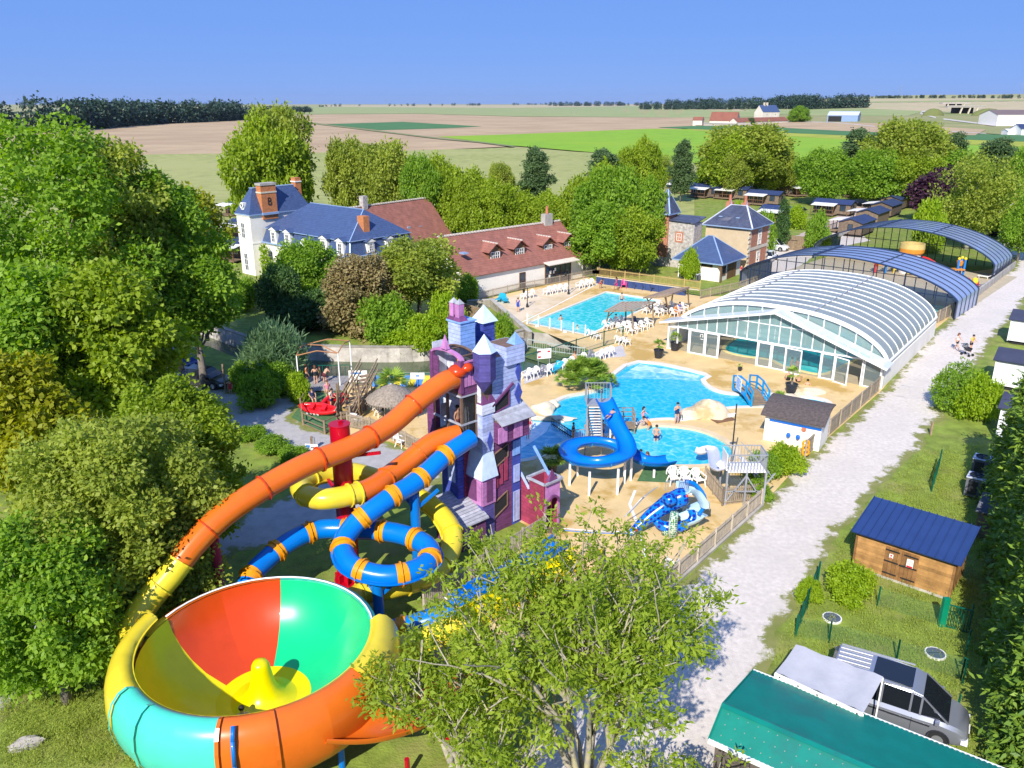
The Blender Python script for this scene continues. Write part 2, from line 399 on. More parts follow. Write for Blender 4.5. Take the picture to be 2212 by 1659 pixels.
field([(1600,236),(1870,234),(2000,240),(1960,250),(1750,249),(1640,246)], pale, 0.12)
field([(1870,219),(2330,214),(2330,217),(1870,222)], pale, 0.15)
field([(1640,247),(1760,249),(1960,250),(2000,243),(2080,240),(2330,244),(2330,300),(2110,287),(1926,268),(1756,262)], fm('rough_grass', (0.29,0.27,0.11),(0.22,0.25,0.08)), 0.05)
field([(-300,350),(345,333),(670,330),(880,325),(1106,319),(1200,325),(1281,330),(1500,352),(1500,470),(900,490),(-300,560)], corn, 0.10)
field([(705,268),(870,263),(1040,273),(960,277),(820,281)], dkg, 0.18)
field([(945,295),(1106,290),(1406,278),(1506,279),(1831,294),(2330,322),(2330,380),(2000,372),(1726,360),(1500,352),(1281,329),(1106,314)], brt, 0.14)
field([(1480,277),(1506,276.5),(1846,292),(2330,310),(2330,322),(1846,302),(1500,282)], ylw, 0.22)
field([(1420,275),(1506,271.5),(1656,273),(1846,284),(2330,294),(2330,310),(1846,293),(1506,279)], dkg, 0.30)
field([(1600,267),(1656,272),(1500,271),(1520,266),(1756,262),(1926,267),(2130,280),(2106,292),(1846,284),(1656,274)], brown, 0.36)
def strip(px, wpx, m, lift, name='track'):
    L = [GT(x, y-wpx/2, lift) for x, y in px]; Rr = [GT(x, y+wpx/2, lift) for x, y in px]; q = MB(); n = len(px)
    q.v = [tuple(p) for p in L+Rr]; q.f = [(i, n+i, n+i+1, i+1) for i in range(n-1)]
    return struct(q.build(name, m))
trackm = fm('grassy_track', (0.2,0.22,0.09)); chalk = mat('chalk_road', (0.5,0.46,0.4), 0.95, 0.1, 0.3)
strip([(645,261),(700,269),(760,276),(850,287),(950,299),(1030,306),(1110,316)], 2.6, trackm, 0.4)
strip([(2130,288),(2040,283),(1960,279),(1880,272),(1800,264),(1660,262)], 1.3, chalk, 0.5)
strip([(2150,271),(2080,262),(2030,256),(2002,249),(1988,245),(1992,241),(2010,239.5)], 3.0, chalk, 0.5, 'country_road')
# ---------------------------------------------------------------- roads, decks and paths near the park
m_gravel = mat('white_gravel', (0.64,0.575,0.51), 0.95, 0.15, 3.5, 0.5, 30, col2=(0.54,0.49,0.43), c2scale=0.2, c2lo=0.46, c2hi=0.8, detail=9.0)
m_grey = mat('grey_road', (0.40,0.38,0.37), 0.95, 0.14, 1.6, 0.7, 22, col2=(0.50,0.46,0.42), c2scale=0.3, c2lo=0.5, c2hi=0.8)
m_deck = mat('sand_deck', (0.66,0.475,0.225), 0.75, 0.10, 0.7, 0.15, 12, col2=(0.49,0.315,0.09), c2scale=0.20, c2lo=0.53, c2hi=0.60)
m_deckp = mat('pale_deck', (0.66,0.54,0.38), 0.8, 0.1, 0.5, 0.15, 12, col2=(0.58,0.44,0.25), c2scale=0.3)
m_white = mat('white_paint', (0.82,0.80,0.77), 0.45, 0.05, 1.0)
m_conc = mat('concrete', (0.42,0.39,0.35), 0.9, 0.18, 1.1, 0.3, 14, col2=(0.26,0.24,0.21), c2scale=0.6, c2lo=0.5, c2hi=0.75)
def verge_road(name, P, z, m, seed):
    # road sheet whose border carries an 'edge' value; grass shows through the worn border in ragged patches
    out = [Vector((p.x,p.y)) for p in rnd_poly(P, .25, .8, seed)]; n = len(out); ins = []
    for d in (.45, 1.0, 1.8, 3.0):
        for q in shrink([Vector((p.x,p.y,0)) for p in out], d)[::1 if d < 1.5 else 2]:
            if inpoly(q.x, q.y, out): ins.append((q.x, q.y))
    o = struct(sheet(name, out, z, m, extra=ins)); me = o.data; val = np.empty(len(me.vertices), np.float32)
    A = np.array([[p.x,p.y] for p in out]); B = np.roll(A,-1,0); D = B-A; L2 = (D*D).sum(1)
    for i, v in enumerate(me.vertices):
        p = np.array([v.co.x,v.co.y]); t = np.clip(((p-A)*D).sum(1)/L2,0,1); val[i] = min(1.0, np.sqrt((((A+D*t[:,None])-p)**2).sum(1)).min()/1.9)
    a = me.attributes.new('edge','FLOAT','POINT'); a.data.foreach_set('value', val)
    m2 = m.copy(); m2.name = name+'_worn'; N = m2.node_tree.nodes; L = m2.node_tree.links; pr = N['Principled BSDF']; src = pr.inputs['Base Color'].links[0].from_socket
    at = N.new('ShaderNodeAttribute'); at.attribute_name = 'edge'; g = N.new('ShaderNodeNewGeometry'); tot = None
    nz = N.new('ShaderNodeTexNoise'); nz.inputs['Scale'].default_value = .9; nz.inputs['Detail'].default_value = 9; nz.inputs['Roughness'].default_value = .72; L.new(g.outputs['Position'], nz.inputs['Vector'])
    ad = N.new('ShaderNodeMath'); ad.operation = 'MULTIPLY_ADD'; ad.inputs[1].default_value = 1.9; ad.inputs[2].default_value = -.98; L.new(nz.outputs['Fac'], ad.inputs[0])
    sm = N.new('ShaderNodeMath'); L.new(ad.outputs[0], sm.inputs[0]); L.new(at.outputs['Fac'], sm.inputs[1])
    mr = N.new('ShaderNodeMapRange'); mr.inputs[1].default_value = .12; mr.inputs[2].default_value = .30; L.new(sm.outputs[0], mr.inputs[0])
    gn = N.new('ShaderNodeTexNoise'); gn.inputs['Scale'].default_value = 1.5; gn.inputs['Detail'].default_value = 6; L.new(g.outputs['Position'], gn.inputs['Vector'])
    gm = N.new('ShaderNodeMix'); gm.data_type = 'RGBA'; L.new(gn.outputs['Fac'], gm.inputs[0]); gm.inputs[6].default_value = (.12,.17,.02,1); gm.inputs[7].default_value = (.30,.27,.10,1)
    x = N.new('ShaderNodeMix'); x.data_type = 'RGBA'; L.new(mr.outputs[0], x.inputs[0]); L.new(gm.outputs[2], x.inputs[6]); L.new(src, x.inputs[7]); L.new(x.outputs[2], pr.inputs['Base Color'])
    me.materials.clear(); me.materials.append(m2)
ROAD = [(2181,436),(2168,470),(2150,520),(2192,560),(2192,578),(2100,650),(2012,722),(1902,850),(1740,990),(1644,1100),(1420,1298),(1330,1380),(1230,1470),(1080,1659),(900,1900),(1900,1900),(1760,1659),(1640,1560),(1650,1460),(1662,1415),(1710,1330),(1785,1205),(1850,1110),(1985,965),(2010,930),(2040,880),(2060,835),(2100,800),(2140,740),(2190,680),(2240,620),(2260,560),(2215,500),(2200,436)]
verge_road('gravel_road', P2(ROAD), 0.008, m_gravel, 1)
LROAD = [(-80,1330),(150,1230),(330,1180),(471,1149),(546,1096),(618,1074),(651,1027),(671,975),(569,959),(504,936),(400,880),(200,830),(100,740),(380,740),(500,845),(600,852),(645,860),(628,900),(658,915),(749,942),(841,957),(905,985),(960,1030),(930,1070),(760,1120),(618,1171),(481,1207),(330,1270),(150,1380),(60,1500),(-60,1640),(-400,1640),(-400,1330)]
verge_road('grey_road', P2(LROAD), 0.008, m_grey, 2)
struct(sheet('car_park', rnd_poly(P2([(1640,620),(1660,545),(1700,515),(1735,505),(1850,500),(1880,520),(1780,540),(1660,620)]), 0.2, 1.0, 3), 0.010, m_gravel))
struct(sheet('gravel_path', rnd_poly(P2([(1700,520),(1740,500),(1850,445),(1848,430),(1872,428),(1884,446),(1790,510),(1770,535)]), 0.2, 1.0, 4), 0.014, mat('pink_gravel', (0.47,0.37,0.31), 0.95, 0.12, 1.2, 0.5, 15)))
DECK = [(1902,846),(1740,988),(1642,1097),(1420,1295),(1300,1405),(1180,1500),(1000,1480),(880,1360),(916,1326),(1024,1252),(1174,1158),(1122,1127),(1000,1130),(975,1040),(905,983),(841,955),(749,940),(738,870),(752,828),(800,834),(934,837),(1131,805),(1262,772),(1292,764),(1140,704),(1062,652),(1010,655),(1262,596),(1290,606),(1512,640),(1560,640),(1660,640),(2000,600),(2190,575),(2012,718)]
struct(sheet('pool_deck', P2(DECK), 0.016, m_deck, [LAGs, RND, POOL1]))
struct(sheet('paved_walk', P2([(1131,801),(1262,769),(1294,760),(1345,745),(1352,770),(1300,775),(1200,806),(1133,830)]), 0.022, mat('grey_paving', (0.5,0.47,0.46), 0.8, 0.1, 1.0)))
struct(sheet('paved_terrace', P2([(1066,650),(1262,599),(1290,609),(1180,668),(1112,700)]), 0.022, m_deckp))
struct(sheet('green_mat', P2([(1376,1040),(1395,1004),(1500,1004),(1525,1040),(1500,1046),(1420,1042)]), 0.024, mat('green_turf_mat', (0.07,0.16,0.06), 0.95, 0.2, 3.0, 0.4, 40)))
struct(sheet('green_mat', P2([(630,902),(668,850),(735,846),(735,905),(702,938),(655,916)]), 0.03, MT['green_turf_mat']))
m_line = m_white
def line(px, wm, m, z, name='painted_line'):
    P = [G(x, y) for x, y in px]; q = MB(); n = len(P)
    for i, p in enumerate(P):
        d = (P[min(i+1,n-1)]-P[max(i-1,0)]).normalized(); s = Vector((-d.y, d.x, 0))*wm/2
        q.v += [(p.x-s.x, p.y-s.y, z), (p.x+s.x, p.y+s.y, z)]
    q.f = [(2*i, 2*i+2, 2*i+3, 2*i+1) for i in range(n-1)]; return struct(q.build(name, m))
line([(1372,1060),(1360,1090),(1372,1120),(1385,1160),(1398,1220)], 0.16, m_line, 0.03)
line([(1375,1150),(1280,1148),(1190,1140)], 0.10, m_line, 0.030)
line([(1375,1154),(1280,1152),(1190,1144)], 0.10, mat('blue_line', (0.12,0.3,0.65)), 0.030)
line([(1375,1158),(1280,1156),(1190,1148)], 0.10, mat('yellow_line', (0.75,0.6,0.1)), 0.030)
line([(1120,700),(1180,671),(1293,612)], 0.18, m_line, 0.03)
# ---------------------------------------------------------------- pools and moat
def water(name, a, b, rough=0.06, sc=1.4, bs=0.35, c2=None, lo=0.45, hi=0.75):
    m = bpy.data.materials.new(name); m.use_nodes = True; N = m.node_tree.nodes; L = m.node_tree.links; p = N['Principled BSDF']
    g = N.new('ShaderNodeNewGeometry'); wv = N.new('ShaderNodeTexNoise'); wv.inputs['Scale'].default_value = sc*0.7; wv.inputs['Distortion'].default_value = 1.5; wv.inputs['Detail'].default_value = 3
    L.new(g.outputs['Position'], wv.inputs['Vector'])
    vo = N.new('ShaderNodeTexVoronoi'); vo.feature = 'DISTANCE_TO_EDGE'; vo.inputs['Scale'].default_value = sc  # cell edges become pale lines, caustic light painted into the water colour
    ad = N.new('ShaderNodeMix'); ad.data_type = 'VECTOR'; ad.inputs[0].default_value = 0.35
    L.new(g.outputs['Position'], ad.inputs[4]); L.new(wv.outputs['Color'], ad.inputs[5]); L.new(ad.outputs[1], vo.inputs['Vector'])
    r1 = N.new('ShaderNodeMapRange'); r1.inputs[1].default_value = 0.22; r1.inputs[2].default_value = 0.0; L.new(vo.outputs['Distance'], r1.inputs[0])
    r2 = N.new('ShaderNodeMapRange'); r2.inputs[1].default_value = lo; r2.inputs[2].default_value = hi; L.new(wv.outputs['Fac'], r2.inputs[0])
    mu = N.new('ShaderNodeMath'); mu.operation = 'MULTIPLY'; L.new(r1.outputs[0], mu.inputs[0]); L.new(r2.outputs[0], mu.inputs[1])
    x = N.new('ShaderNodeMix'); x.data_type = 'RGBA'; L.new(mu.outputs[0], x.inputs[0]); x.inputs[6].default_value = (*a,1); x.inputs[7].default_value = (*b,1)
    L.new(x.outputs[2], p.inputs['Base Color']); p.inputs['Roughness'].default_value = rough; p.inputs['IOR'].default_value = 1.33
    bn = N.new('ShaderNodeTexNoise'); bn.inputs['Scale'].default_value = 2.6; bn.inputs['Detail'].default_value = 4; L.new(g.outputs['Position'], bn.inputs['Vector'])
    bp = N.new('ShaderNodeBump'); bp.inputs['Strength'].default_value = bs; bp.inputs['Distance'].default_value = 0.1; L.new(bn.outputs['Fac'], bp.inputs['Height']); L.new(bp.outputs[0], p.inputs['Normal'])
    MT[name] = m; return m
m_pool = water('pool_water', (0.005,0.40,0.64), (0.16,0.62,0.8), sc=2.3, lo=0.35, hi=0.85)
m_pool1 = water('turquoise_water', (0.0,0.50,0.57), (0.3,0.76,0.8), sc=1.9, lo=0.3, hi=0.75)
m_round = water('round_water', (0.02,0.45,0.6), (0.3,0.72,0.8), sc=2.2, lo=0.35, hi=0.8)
m_moat = mat('moat_water', (0.075,0.10,0.045), 0.12, 0.25, 0.4, 0.3, 4.0, spec=0.35)
m_cope = mat('pale_coping', (0.70,0.64,0.54), 0.7, 0.08, 1.0, 0.1, 10)
m_tile = mat('pool_tile', (0.35,0.62,0.7), 0.4)
def pool(name, P, wz, m, cope, cw, mc, chh=0.05):
    struct(sheet(name, P, wz, m))
    q = MB(); n = len(P); I = shrink(P, -0.02); O = shrink(P, -cw)
    q.v = [(p.x, p.y, z) for z in (wz-0.3, chh) for p in P]+[(p.x, p.y, chh) for p in O]+[(p.x, p.y, -0.02) for p in O]
    for i in range(n):
        j = (i+1)%n; q.f += [(i,j,n+j,n+i), (n+i,n+j,2*n+j,2*n+i), (2*n+i,2*n+j,3*n+j,3*n+i)]
    return struct(q.build(cope, mc))
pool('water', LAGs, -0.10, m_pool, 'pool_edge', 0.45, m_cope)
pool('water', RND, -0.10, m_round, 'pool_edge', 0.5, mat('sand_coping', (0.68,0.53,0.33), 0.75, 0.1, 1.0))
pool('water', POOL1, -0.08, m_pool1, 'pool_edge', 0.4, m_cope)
# shallow beach water near the lagoon head and the splash side
def _sh(px, z, m): return struct(sheet('shallow_water', rnd_poly(P2(px), 0.05, 0.8, 5), z, m))
m_shal = water('shallow_water', (0.10,0.45,0.66), (0.45,0.78,0.86), sc=1.3, lo=0.3, hi=0.7)
m_beach = water('beach_water', (0.28,0.56,0.72), (0.6,0.84,0.9), sc=1.5, lo=0.2, hi=0.6)
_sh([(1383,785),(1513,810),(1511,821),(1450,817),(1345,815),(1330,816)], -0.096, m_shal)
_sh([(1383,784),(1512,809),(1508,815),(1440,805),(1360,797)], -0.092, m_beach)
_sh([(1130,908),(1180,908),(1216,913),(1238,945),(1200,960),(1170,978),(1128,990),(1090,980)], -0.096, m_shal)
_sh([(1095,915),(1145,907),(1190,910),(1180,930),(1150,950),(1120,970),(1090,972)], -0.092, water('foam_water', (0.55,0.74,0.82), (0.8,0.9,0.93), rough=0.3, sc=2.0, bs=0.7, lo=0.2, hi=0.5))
struct(sheet('moat_water', [Vector((p.x, p.y)) for p in shrink(MOAT, -0.3)], -1.3, m_moat))
q = MB(); n = len(MOAT)
q.v = [(p.x, p.y, z) for z in (-1.8, 0.004) for p in MOAT]; q.f = [(i,(i+1)%n,n+(i+1)%n,n+i) for i in range(n)]
struct(q.build('moat_bank', m_conc))
# ---------------------------------------------------------------- buildings
class Fr:  # a building's own axes: origin on the ground, X along its front
    def __init__(s, o, deg): s.o = Vector((o[0], o[1], 0)); s.a = math.radians(deg); s.c = math.cos(s.a); s.s = math.sin(s.a)
    def loc(s, p): d = Vector(p)-s.o; return Vector((d.x*s.c+d.y*s.s, -d.x*s.s+d.y*s.c, p[2]))
    def wld(s, x, y, z=0): return Vector((s.o.x+x*s.c-y*s.s, s.o.y+x*s.s+y*s.c, z))
    def _r(s, px, py):
        r = ray(px, py); return s.loc((0,0,CAMH)), (r[0]*s.c+r[1]*s.s, -r[0]*s.s+r[1]*s.c, r[2])
    def py(s, px, py, y):
        o, r = s._r(px, py); t = (y-o.y)/r[1]; return o.x+r[0]*t, o.z+r[2]*t
    def px(s, px, py, x):
        o, r = s._r(px, py); t = (x-o.x)/r[0]; return o.y+r[1]*t, o.z+r[2]*t
    def z(s, px, py, z): return s.loc(G(px, py, z))
m_lime = mat('lime_wall', (0.80,0.76,0.69), 0.9, 0.06, 0.8, 0.15, 8, col2=(0.66,0.60,0.52), c2scale=0.35, c2lo=0.55, c2hi=0.85)
m_slate = mat('blue_slate', (0.055,0.088,0.19), 0.42, 0.18, 2.5, 0.25, 12, rows=5.0, spec=0.5)
m_slate2 = mat('old_slate', (0.065,0.075,0.12), 0.5, 0.3, 1.5, 0.3, 12, rows=5.0, col2=(0.20,0.19,0.2), c2scale=0.8, c2lo=0.58, c2hi=0.75)
m_tile = mat('brown_roof_tile', (0.29,0.115,0.085), 0.85, 0.22, 1.4, 0.4, 14, rows=4.5, col2=(0.21,0.09,0.07), c2scale=0.5, c2lo=0.5, c2hi=0.8)
m_zinc = mat('zinc_trim', (0.30,0.42,0.62), 0.4, 0.1, 1.0, metal=0.2)
m_brick = mat('orange_brick', (0.50,0.19,0.075), 0.9, 0.25, 4.0, 0.3, 20, rows=6.0)
m_brick2 = mat('pink_brick', (0.46,0.20,0.12), 0.9, 0.25, 4.0, 0.3, 20, rows=5.0)
m_stone = mat('grey_rubble', (0.42,0.39,0.36), 0.95, 0.35, 3.0, 1.0, 4.0)
m_render = mat('ochre_render', (0.53,0.42,0.27), 0.9, 0.1, 1.0, 0.15, 10)
m_quoin = mat('pale_quoin', (0.60,0.53,0.41), 0.9, 0.1, 1.0)
m_glass = mat('window_glass', (0.03,0.05,0.08), 0.06, 0.05, spec=0.7)
m_wood = mat('weathered_wood', (0.25,0.18,0.115), 0.85, 0.25, 5.0, 0.2, 25, rv=0.18)
m_oak = mat('brown_wood', (0.16,0.085,0.04), 0.7, 0.25, 5.0, 0.2, 25, rv=0.15)
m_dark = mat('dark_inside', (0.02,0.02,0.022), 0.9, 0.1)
m_iron = mat('dark_iron', (0.02,0.022,0.025), 0.5, 0.1)
m_black = mat('black_plastic', (0.025,0.027,0.035), 0.45, 0.1)
def part(name, mb, m, t, **k): return mb.build(name, m, t, **k)
def opening(t, name, c, n, w, h, fm_, gm, bars=(1,1), depth=0.08, fw=0.07):
    # frame proud of the wall with a recessed pane as its sub-part; n is the outward normal in the thing's axes
    n = Vector((n[0], n[1], 0)).normalized(); s = Vector((-n.y, n.x, 0)); c = Vector(c); q = MB(); u = Vector((0,0,1))
    def B(a, b, ww): q.bar(c+n*depth/2+s*a[0]+u*a[1], c+n*depth/2+s*b[0]+u*b[1], ww, depth)
    for sx in (-1, 1): q.bar(c+n*depth/2+s*(sx*w/2)-u*h/2, c+n*depth/2+s*(sx*w/2)+u*h/2, fw, depth)
    for sz in (-1, 1): B((-w/2-fw/2, sz*h/2), (w/2+fw/2, sz*h/2), depth)
    for i in range(bars[0]): x = -w/2+w*(i+1)/(bars[0]+1); q.bar(c+n*depth/2+s*x-u*h/2, c+n*depth/2+s*x+u*h/2, fw*.7, depth*.8)
    for i in range(bars[1]): z = -h/2+h*(i+1)/(bars[1]+1); q.bar(c+n*depth*.45+s*(-w/2)+u*z, c+n*depth*.45+s*(w/2)+u*z, depth*.8, fw*.7)
    f = q.build(name, fm_, t); g = MB(); e = n*0.012
    g.poly([c+e-s*w/2-u*h/2, c+e+s*w/2-u*h/2, c+e+s*w/2+u*h/2, c+e-s*w/2+u*h/2]); g.build('pane', gm, f); return f
def roof_slab(t, pts, m, th=0.12, name='roof'): return MB().slab(pts, th).build(name, m, t)
def hip(x0, x1, y0, y1, ze, zr, rx0, rx1, ry0=None, ry1=None):
    ry0 = (y0+y1)/2 if ry0 is None else ry0; ry1 = ry0 if ry1 is None else ry1
    q = MB(); q.v = [(x0,y0,ze),(x1,y0,ze),(x1,y1,ze),(x0,y1,ze),(rx0,ry0,zr),(rx1,ry0,zr),(rx1,ry1,zr),(rx0,ry1,zr)]
    q.f = [(0,1,5,4),(1,2,6,5),(2,3,7,6),(3,0,4,7),(3,2,1,0)]
    if abs(ry1-ry0) > 1e-3: q.f.append((4,5,6,7))
    else:
        q.f = [(0,1,5,4),(1,2,5),(2,3,4,5),(3,0,4),(3,2,1,0)]; q.v = q.v[:6]
    return q
def hips(t, pts_pairs, m, w=0.16, name='hip_flashing'):
    for a, b in pts_pairs: MB().bar(a, b, w, 0.07).build(name, m, t)
# ---- long white house with brown roof
F = Fr(G(1005,650), 42.9); LH = 20.4
H_ = thing('long_house', 'long white house under a brown tiled roof with four dormers', 'house', F.o, F.a)
ze, zr, hd = 3.1, 6.9, 4.6
q = MB(); q.add([(0,0,-.05),(LH,0,-.05),(LH,2*hd,-.05),(0,2*hd,-.05),(0,0,ze),(LH,0,ze),(LH,2*hd,ze),(0,2*hd,ze),(0,hd,zr-.14),(LH,hd,zr-.14)], [(0,1,5,4),(2,3,7,6),(1,2,6,9,5),(3,0,4,8,7)])
q.build('wall', m_lime, H_)
sl_ = (zr-ze)/hd; ov = 0.35
RF = roof_slab(H_, [(-.3,-ov,ze-ov*sl_),(LH+.3,-ov,ze-ov*sl_),(LH+.3,hd,zr),(-.3,hd,zr)], m_tile)
roof_slab(H_, [(LH+.3,2*hd+ov,ze-ov*sl_),(-.3,2*hd+ov,ze-ov*sl_),(-.3,hd,zr),(LH+.3,hd,zr)], m_tile)
m_ridge = mat('mortar_ridge', (0.62,0.55,0.48), 0.9, 0.2, 3.0)
def ridge_tiles(t, p0, p1, n, w=0.26):
    a, b = Vector(p0), Vector(p1)
    for i in range(n):
        u = a.lerp(b, (i+.08)/n); v = a.lerp(b, (i+.80)/n); piece('ridge_tile', m_ridge, t, u, v, w, 0.2)
    MB().bar(a-Vector((0,0,.08)), b-Vector((0,0,.08)), 0.2, 0.1).build('ridge_bed', m_tile, t)
ridge_tiles(H_, (-.3,hd,zr+.1), (LH+.3,hd,zr+.1), 44)
m_clay = mat('clay_red', (0.45,0.16,0.09), 0.85, 0.2, 3.0)
for px, py in ((1070,556),(1123,548),(1184,540),(1228,533)):
    yd = 1.25; x, z = F.py(px, py, yd); wd, hh = 0.85, 0.72
    d = MB(); d.bx(x-wd-.12, x+wd+.12, yd+.05, yd+2.2, z-hh-.15, z+hh+.05).build('dormer', m_oak, H_)
    dd = H_.children[-1]
    opening(dd, 'window', (x, yd+.05, z), (0,-1), 1.4, 1.3, m_white, m_glass, (3,2), 0.07)
    MB().bx(x-wd-.25, x+wd+.25, yd-.3, yd+.06, z-hh-.24, z-hh-.12).build('sill', m_zinc, dd)
    zt = z+hh+.95
    for s in (-1, 1):
        MB().slab([(x, yd-.35, zt), (x, yd+3.2, zt), (x+s*1.35, yd+2.3, zt-1.0), (x+s*1.35, yd-.35, zt-1.0)][::s], 0.08).build('dormer_roof', m_tile, dd)
    MB().add([(x-1.0,yd+.02,z+hh+.04),(x+1.0,yd+.02,z+hh+.04),(x,yd+.02,zt-.1),(x-1.0,yd+.5,z+hh+.04),(x+1.0,yd+.5,z+hh+.04),(x,yd+.5,zt-.1)], [(0,1,2),(5,4,3),(0,2,5,3),(1,4,5,2)]).build('dormer_gable', m_oak, dd)
    r_ = MB()
    for k in range(6): r_.box((x, yd-.2+k*.46, zt+.06), (0.2,0.34,0.16))
    o = r_.build('dormer_ridge', m_ridge, dd)
x, z = F.py(1000,547,1.6); MB().bx(x-.35,x+.35,1.0,1.9,z-.05,z+.12).build('roof_window', m_zinc, H_)
x, z = F.py(1128,612,0); opening(H_, 'door', (x,0,1.05), (0,-1), 0.95, 2.1, m_oak, m_glass, (0,1))
x0, _ = F.py(1177,600,0); x1, _ = F.py(1232,585,0); xc = (x0+x1)/2; ww = x1-x0
sf = opening(H_, 'shop_front', (xc,0,1.25), (0,-1), ww, 2.5, m_oak, m_glass, (4,1), 0.1)
m_paper = mat('paper_white', (0.8,0.78,0.74), 0.8)
for k, (fx, z_) in enumerate(((.16,1.5),(.28,1.45),(.34,1.75),(.12,1.0))): MB().bx(x0+ww*fx, x0+ww*fx+.3, -.13, -.105, z_-.2, z_+.2).build('poster', m_paper, H_)
MB().slab([(x0-.5,-1.3,2.72),(x1+.4,-1.3,2.72),(x1+.4,-.02,2.98),(x0-.5,-.02,2.98)], .1).build('shop_awning', mat('beige_canvas', (0.66,0.58,0.48), 0.8), H_)
ch = MB().bx(LH-3.0,LH-1.6,hd-.4,hd+.4,zr-.5,zr+1.2).build('chimney', m_conc, H_)
MB().cyl((LH-2.3,hd,zr+1.2),(LH-2.3,hd,zr+2.2),.2,.15,10).build('chimney_pot', m_clay, ch)
MB().bx(LH+.02,LH+2.6,.6,4.2,-.05,2.7).build('annex_wall', m_stone, H_)
roof_slab(H_, [(LH,.3,2.72),(LH+2.9,.3,2.72),(LH+2.9,4.4,3.1),(LH+.31,4.4,3.5),(LH+.31,.3,3.1)][:4], m_slate2, .1, 'annex_roof')
# ---- chateau with blue slate mansard roof
F = Fr((-33.4,108.3), -40.7); LC, DC = 18.4, 10.5; ze, zm, zr = 4.2, 6.25, 9.4
H_ = thing('chateau', 'white chateau with blue slate mansard roof and tall hipped pavilion', 'chateau', F.o, F.a)
MB().bx(0,LC,0,DC,-.05,ze).build('wall', m_lime, H_)
MB().bx(-.1,LC+.15,-.15,DC+.15,ze,ze+.16).build('cornice', m_white, H_)
MB().bx(-.1,LC+.3,-.32,DC+.3,ze+.162,ze+.30).build('gutter', m_zinc, H_)
q = hip(-.05,LC+.05,-.05,DC+.05,ze+.31,zm,.45,LC-.45,.5,DC-.5); q.build('mansard_roof', m_slate, H_)
rp = hip(.2,LC-.25,.25,DC-.25,zm+.004,zr,4.0,LC-3.4); up = rp.build('upper_roof', m_slate, H_)
E0 = [Vector(v) for v in rp.v]
hips(H_, [(E0[4],E0[5]),(E0[1],E0[5]),(E0[0],E0[1]),(E0[1],E0[2])], m_zinc, .12)
hips(H_, [((LC+.05,-.05,ze+.32),(LC-.45,.5,zm+.02))], m_zinc, .12)
def chdormer(t, c, n, wd, hh, round_=False):
    n = Vector((n[0],n[1],0)); s = Vector((-n.y,n.x,0)); c = Vector(c); u = Vector((0,0,1))
    if round_:
        q = MB(); P = [c+n*.12+s*(.42*math.cos(a*.3927))+u*(.42*math.sin(a*.3927)) for a in range(16)]
        q.tube(P, .14, 6, True, up=n); o = q.build('round_window', m_white, t)
        MB().poly([c+n*.1+s*(.36*math.cos(a*.3927))+u*(.36*math.sin(a*.3927)) for a in range(16)]).build('pane', m_glass, o); return
    q = MB(); a = -s*wd/2; b = s*wd/2
    q.add([c+a-u*hh/2-n*1.2, c+b-u*hh/2-n*1.2, c+b-u*hh/2, c+a-u*hh/2, c+a+u*hh/2-n*1.2, c+b+u*hh/2-n*1.2, c+b+u*hh/2, c+a+u*hh/2], [(0,1,2,3),(4,5,6,7),(2,3,7,6),(3,0,4,7),(1,2,6,5),(0,1,5,4)])
    o = q.build('dormer', m_white, t); opening(o, 'window', c+n*.005, n, wd*.5, hh*.72, m_white, m_glass, (1,2), .06, .05)
    h0 = c+u*(hh/2); 
    MB().add([h0+a*1.35+n*.15, h0+b*1.35+n*.15, h0+u*.42+n*.15, h0+a*1.35-n*.02, h0+b*1.35-n*.02, h0+u*.42-n*.02], [(0,1,2),(5,4,3),(0,3,4,1),(1,4,5,2),(2,5,3,0)]).build('pediment', m_white, o)
    for sg, w_ in ((1,a),(-1,b)):
        MB().slab([h0+u*.47+n*.2, h0+w_*1.5+n*.2+u*.02, h0+w_*1.5-n*1.5+u*.02, h0+u*.47-n*1.5][::sg], .06).build('dormer_roof', m_slate, o)
for px, py in ((591,515),(621,520)): x, z = F.py(px, py, -.1); chdormer(H_, (x,-.12,ze+1.12), (0,-1), 1.3, 1.75)
for px, py in ((700,540),(735,545)): x, z = F.py(px, py, -.1); chdormer(H_, (x,-.12,ze+1.12), (0,-1), 1.3, 1.75)
x, z = F.py(659,531,.2); chdormer(H_, (x,.1,ze+1.0), (0,-1), 1, 1, True)
for y_ in (3.2, 6.2): chdormer(H_, (LC+.12,y_,ze+1.1), (1,0), 1.1, 1.3)
for k in range(6):
    opening(H_, 'window', (1.6+k*3.0,0,2.2), (0,-1), 1.1, 2.2, m_white, m_glass, (1,2))
y_, z_ = F.px(786,500,LC-1.6); 
c_ = MB().bx(LC-2.2,LC-1.0,y_-.45,y_+.45,6.5,8.9).build('chimney', m_brick, H_); MB().bx(LC-2.35,LC-.9,y_-.55,y_+.55,6.3,6.75).build('flashing', m_zinc, c_)
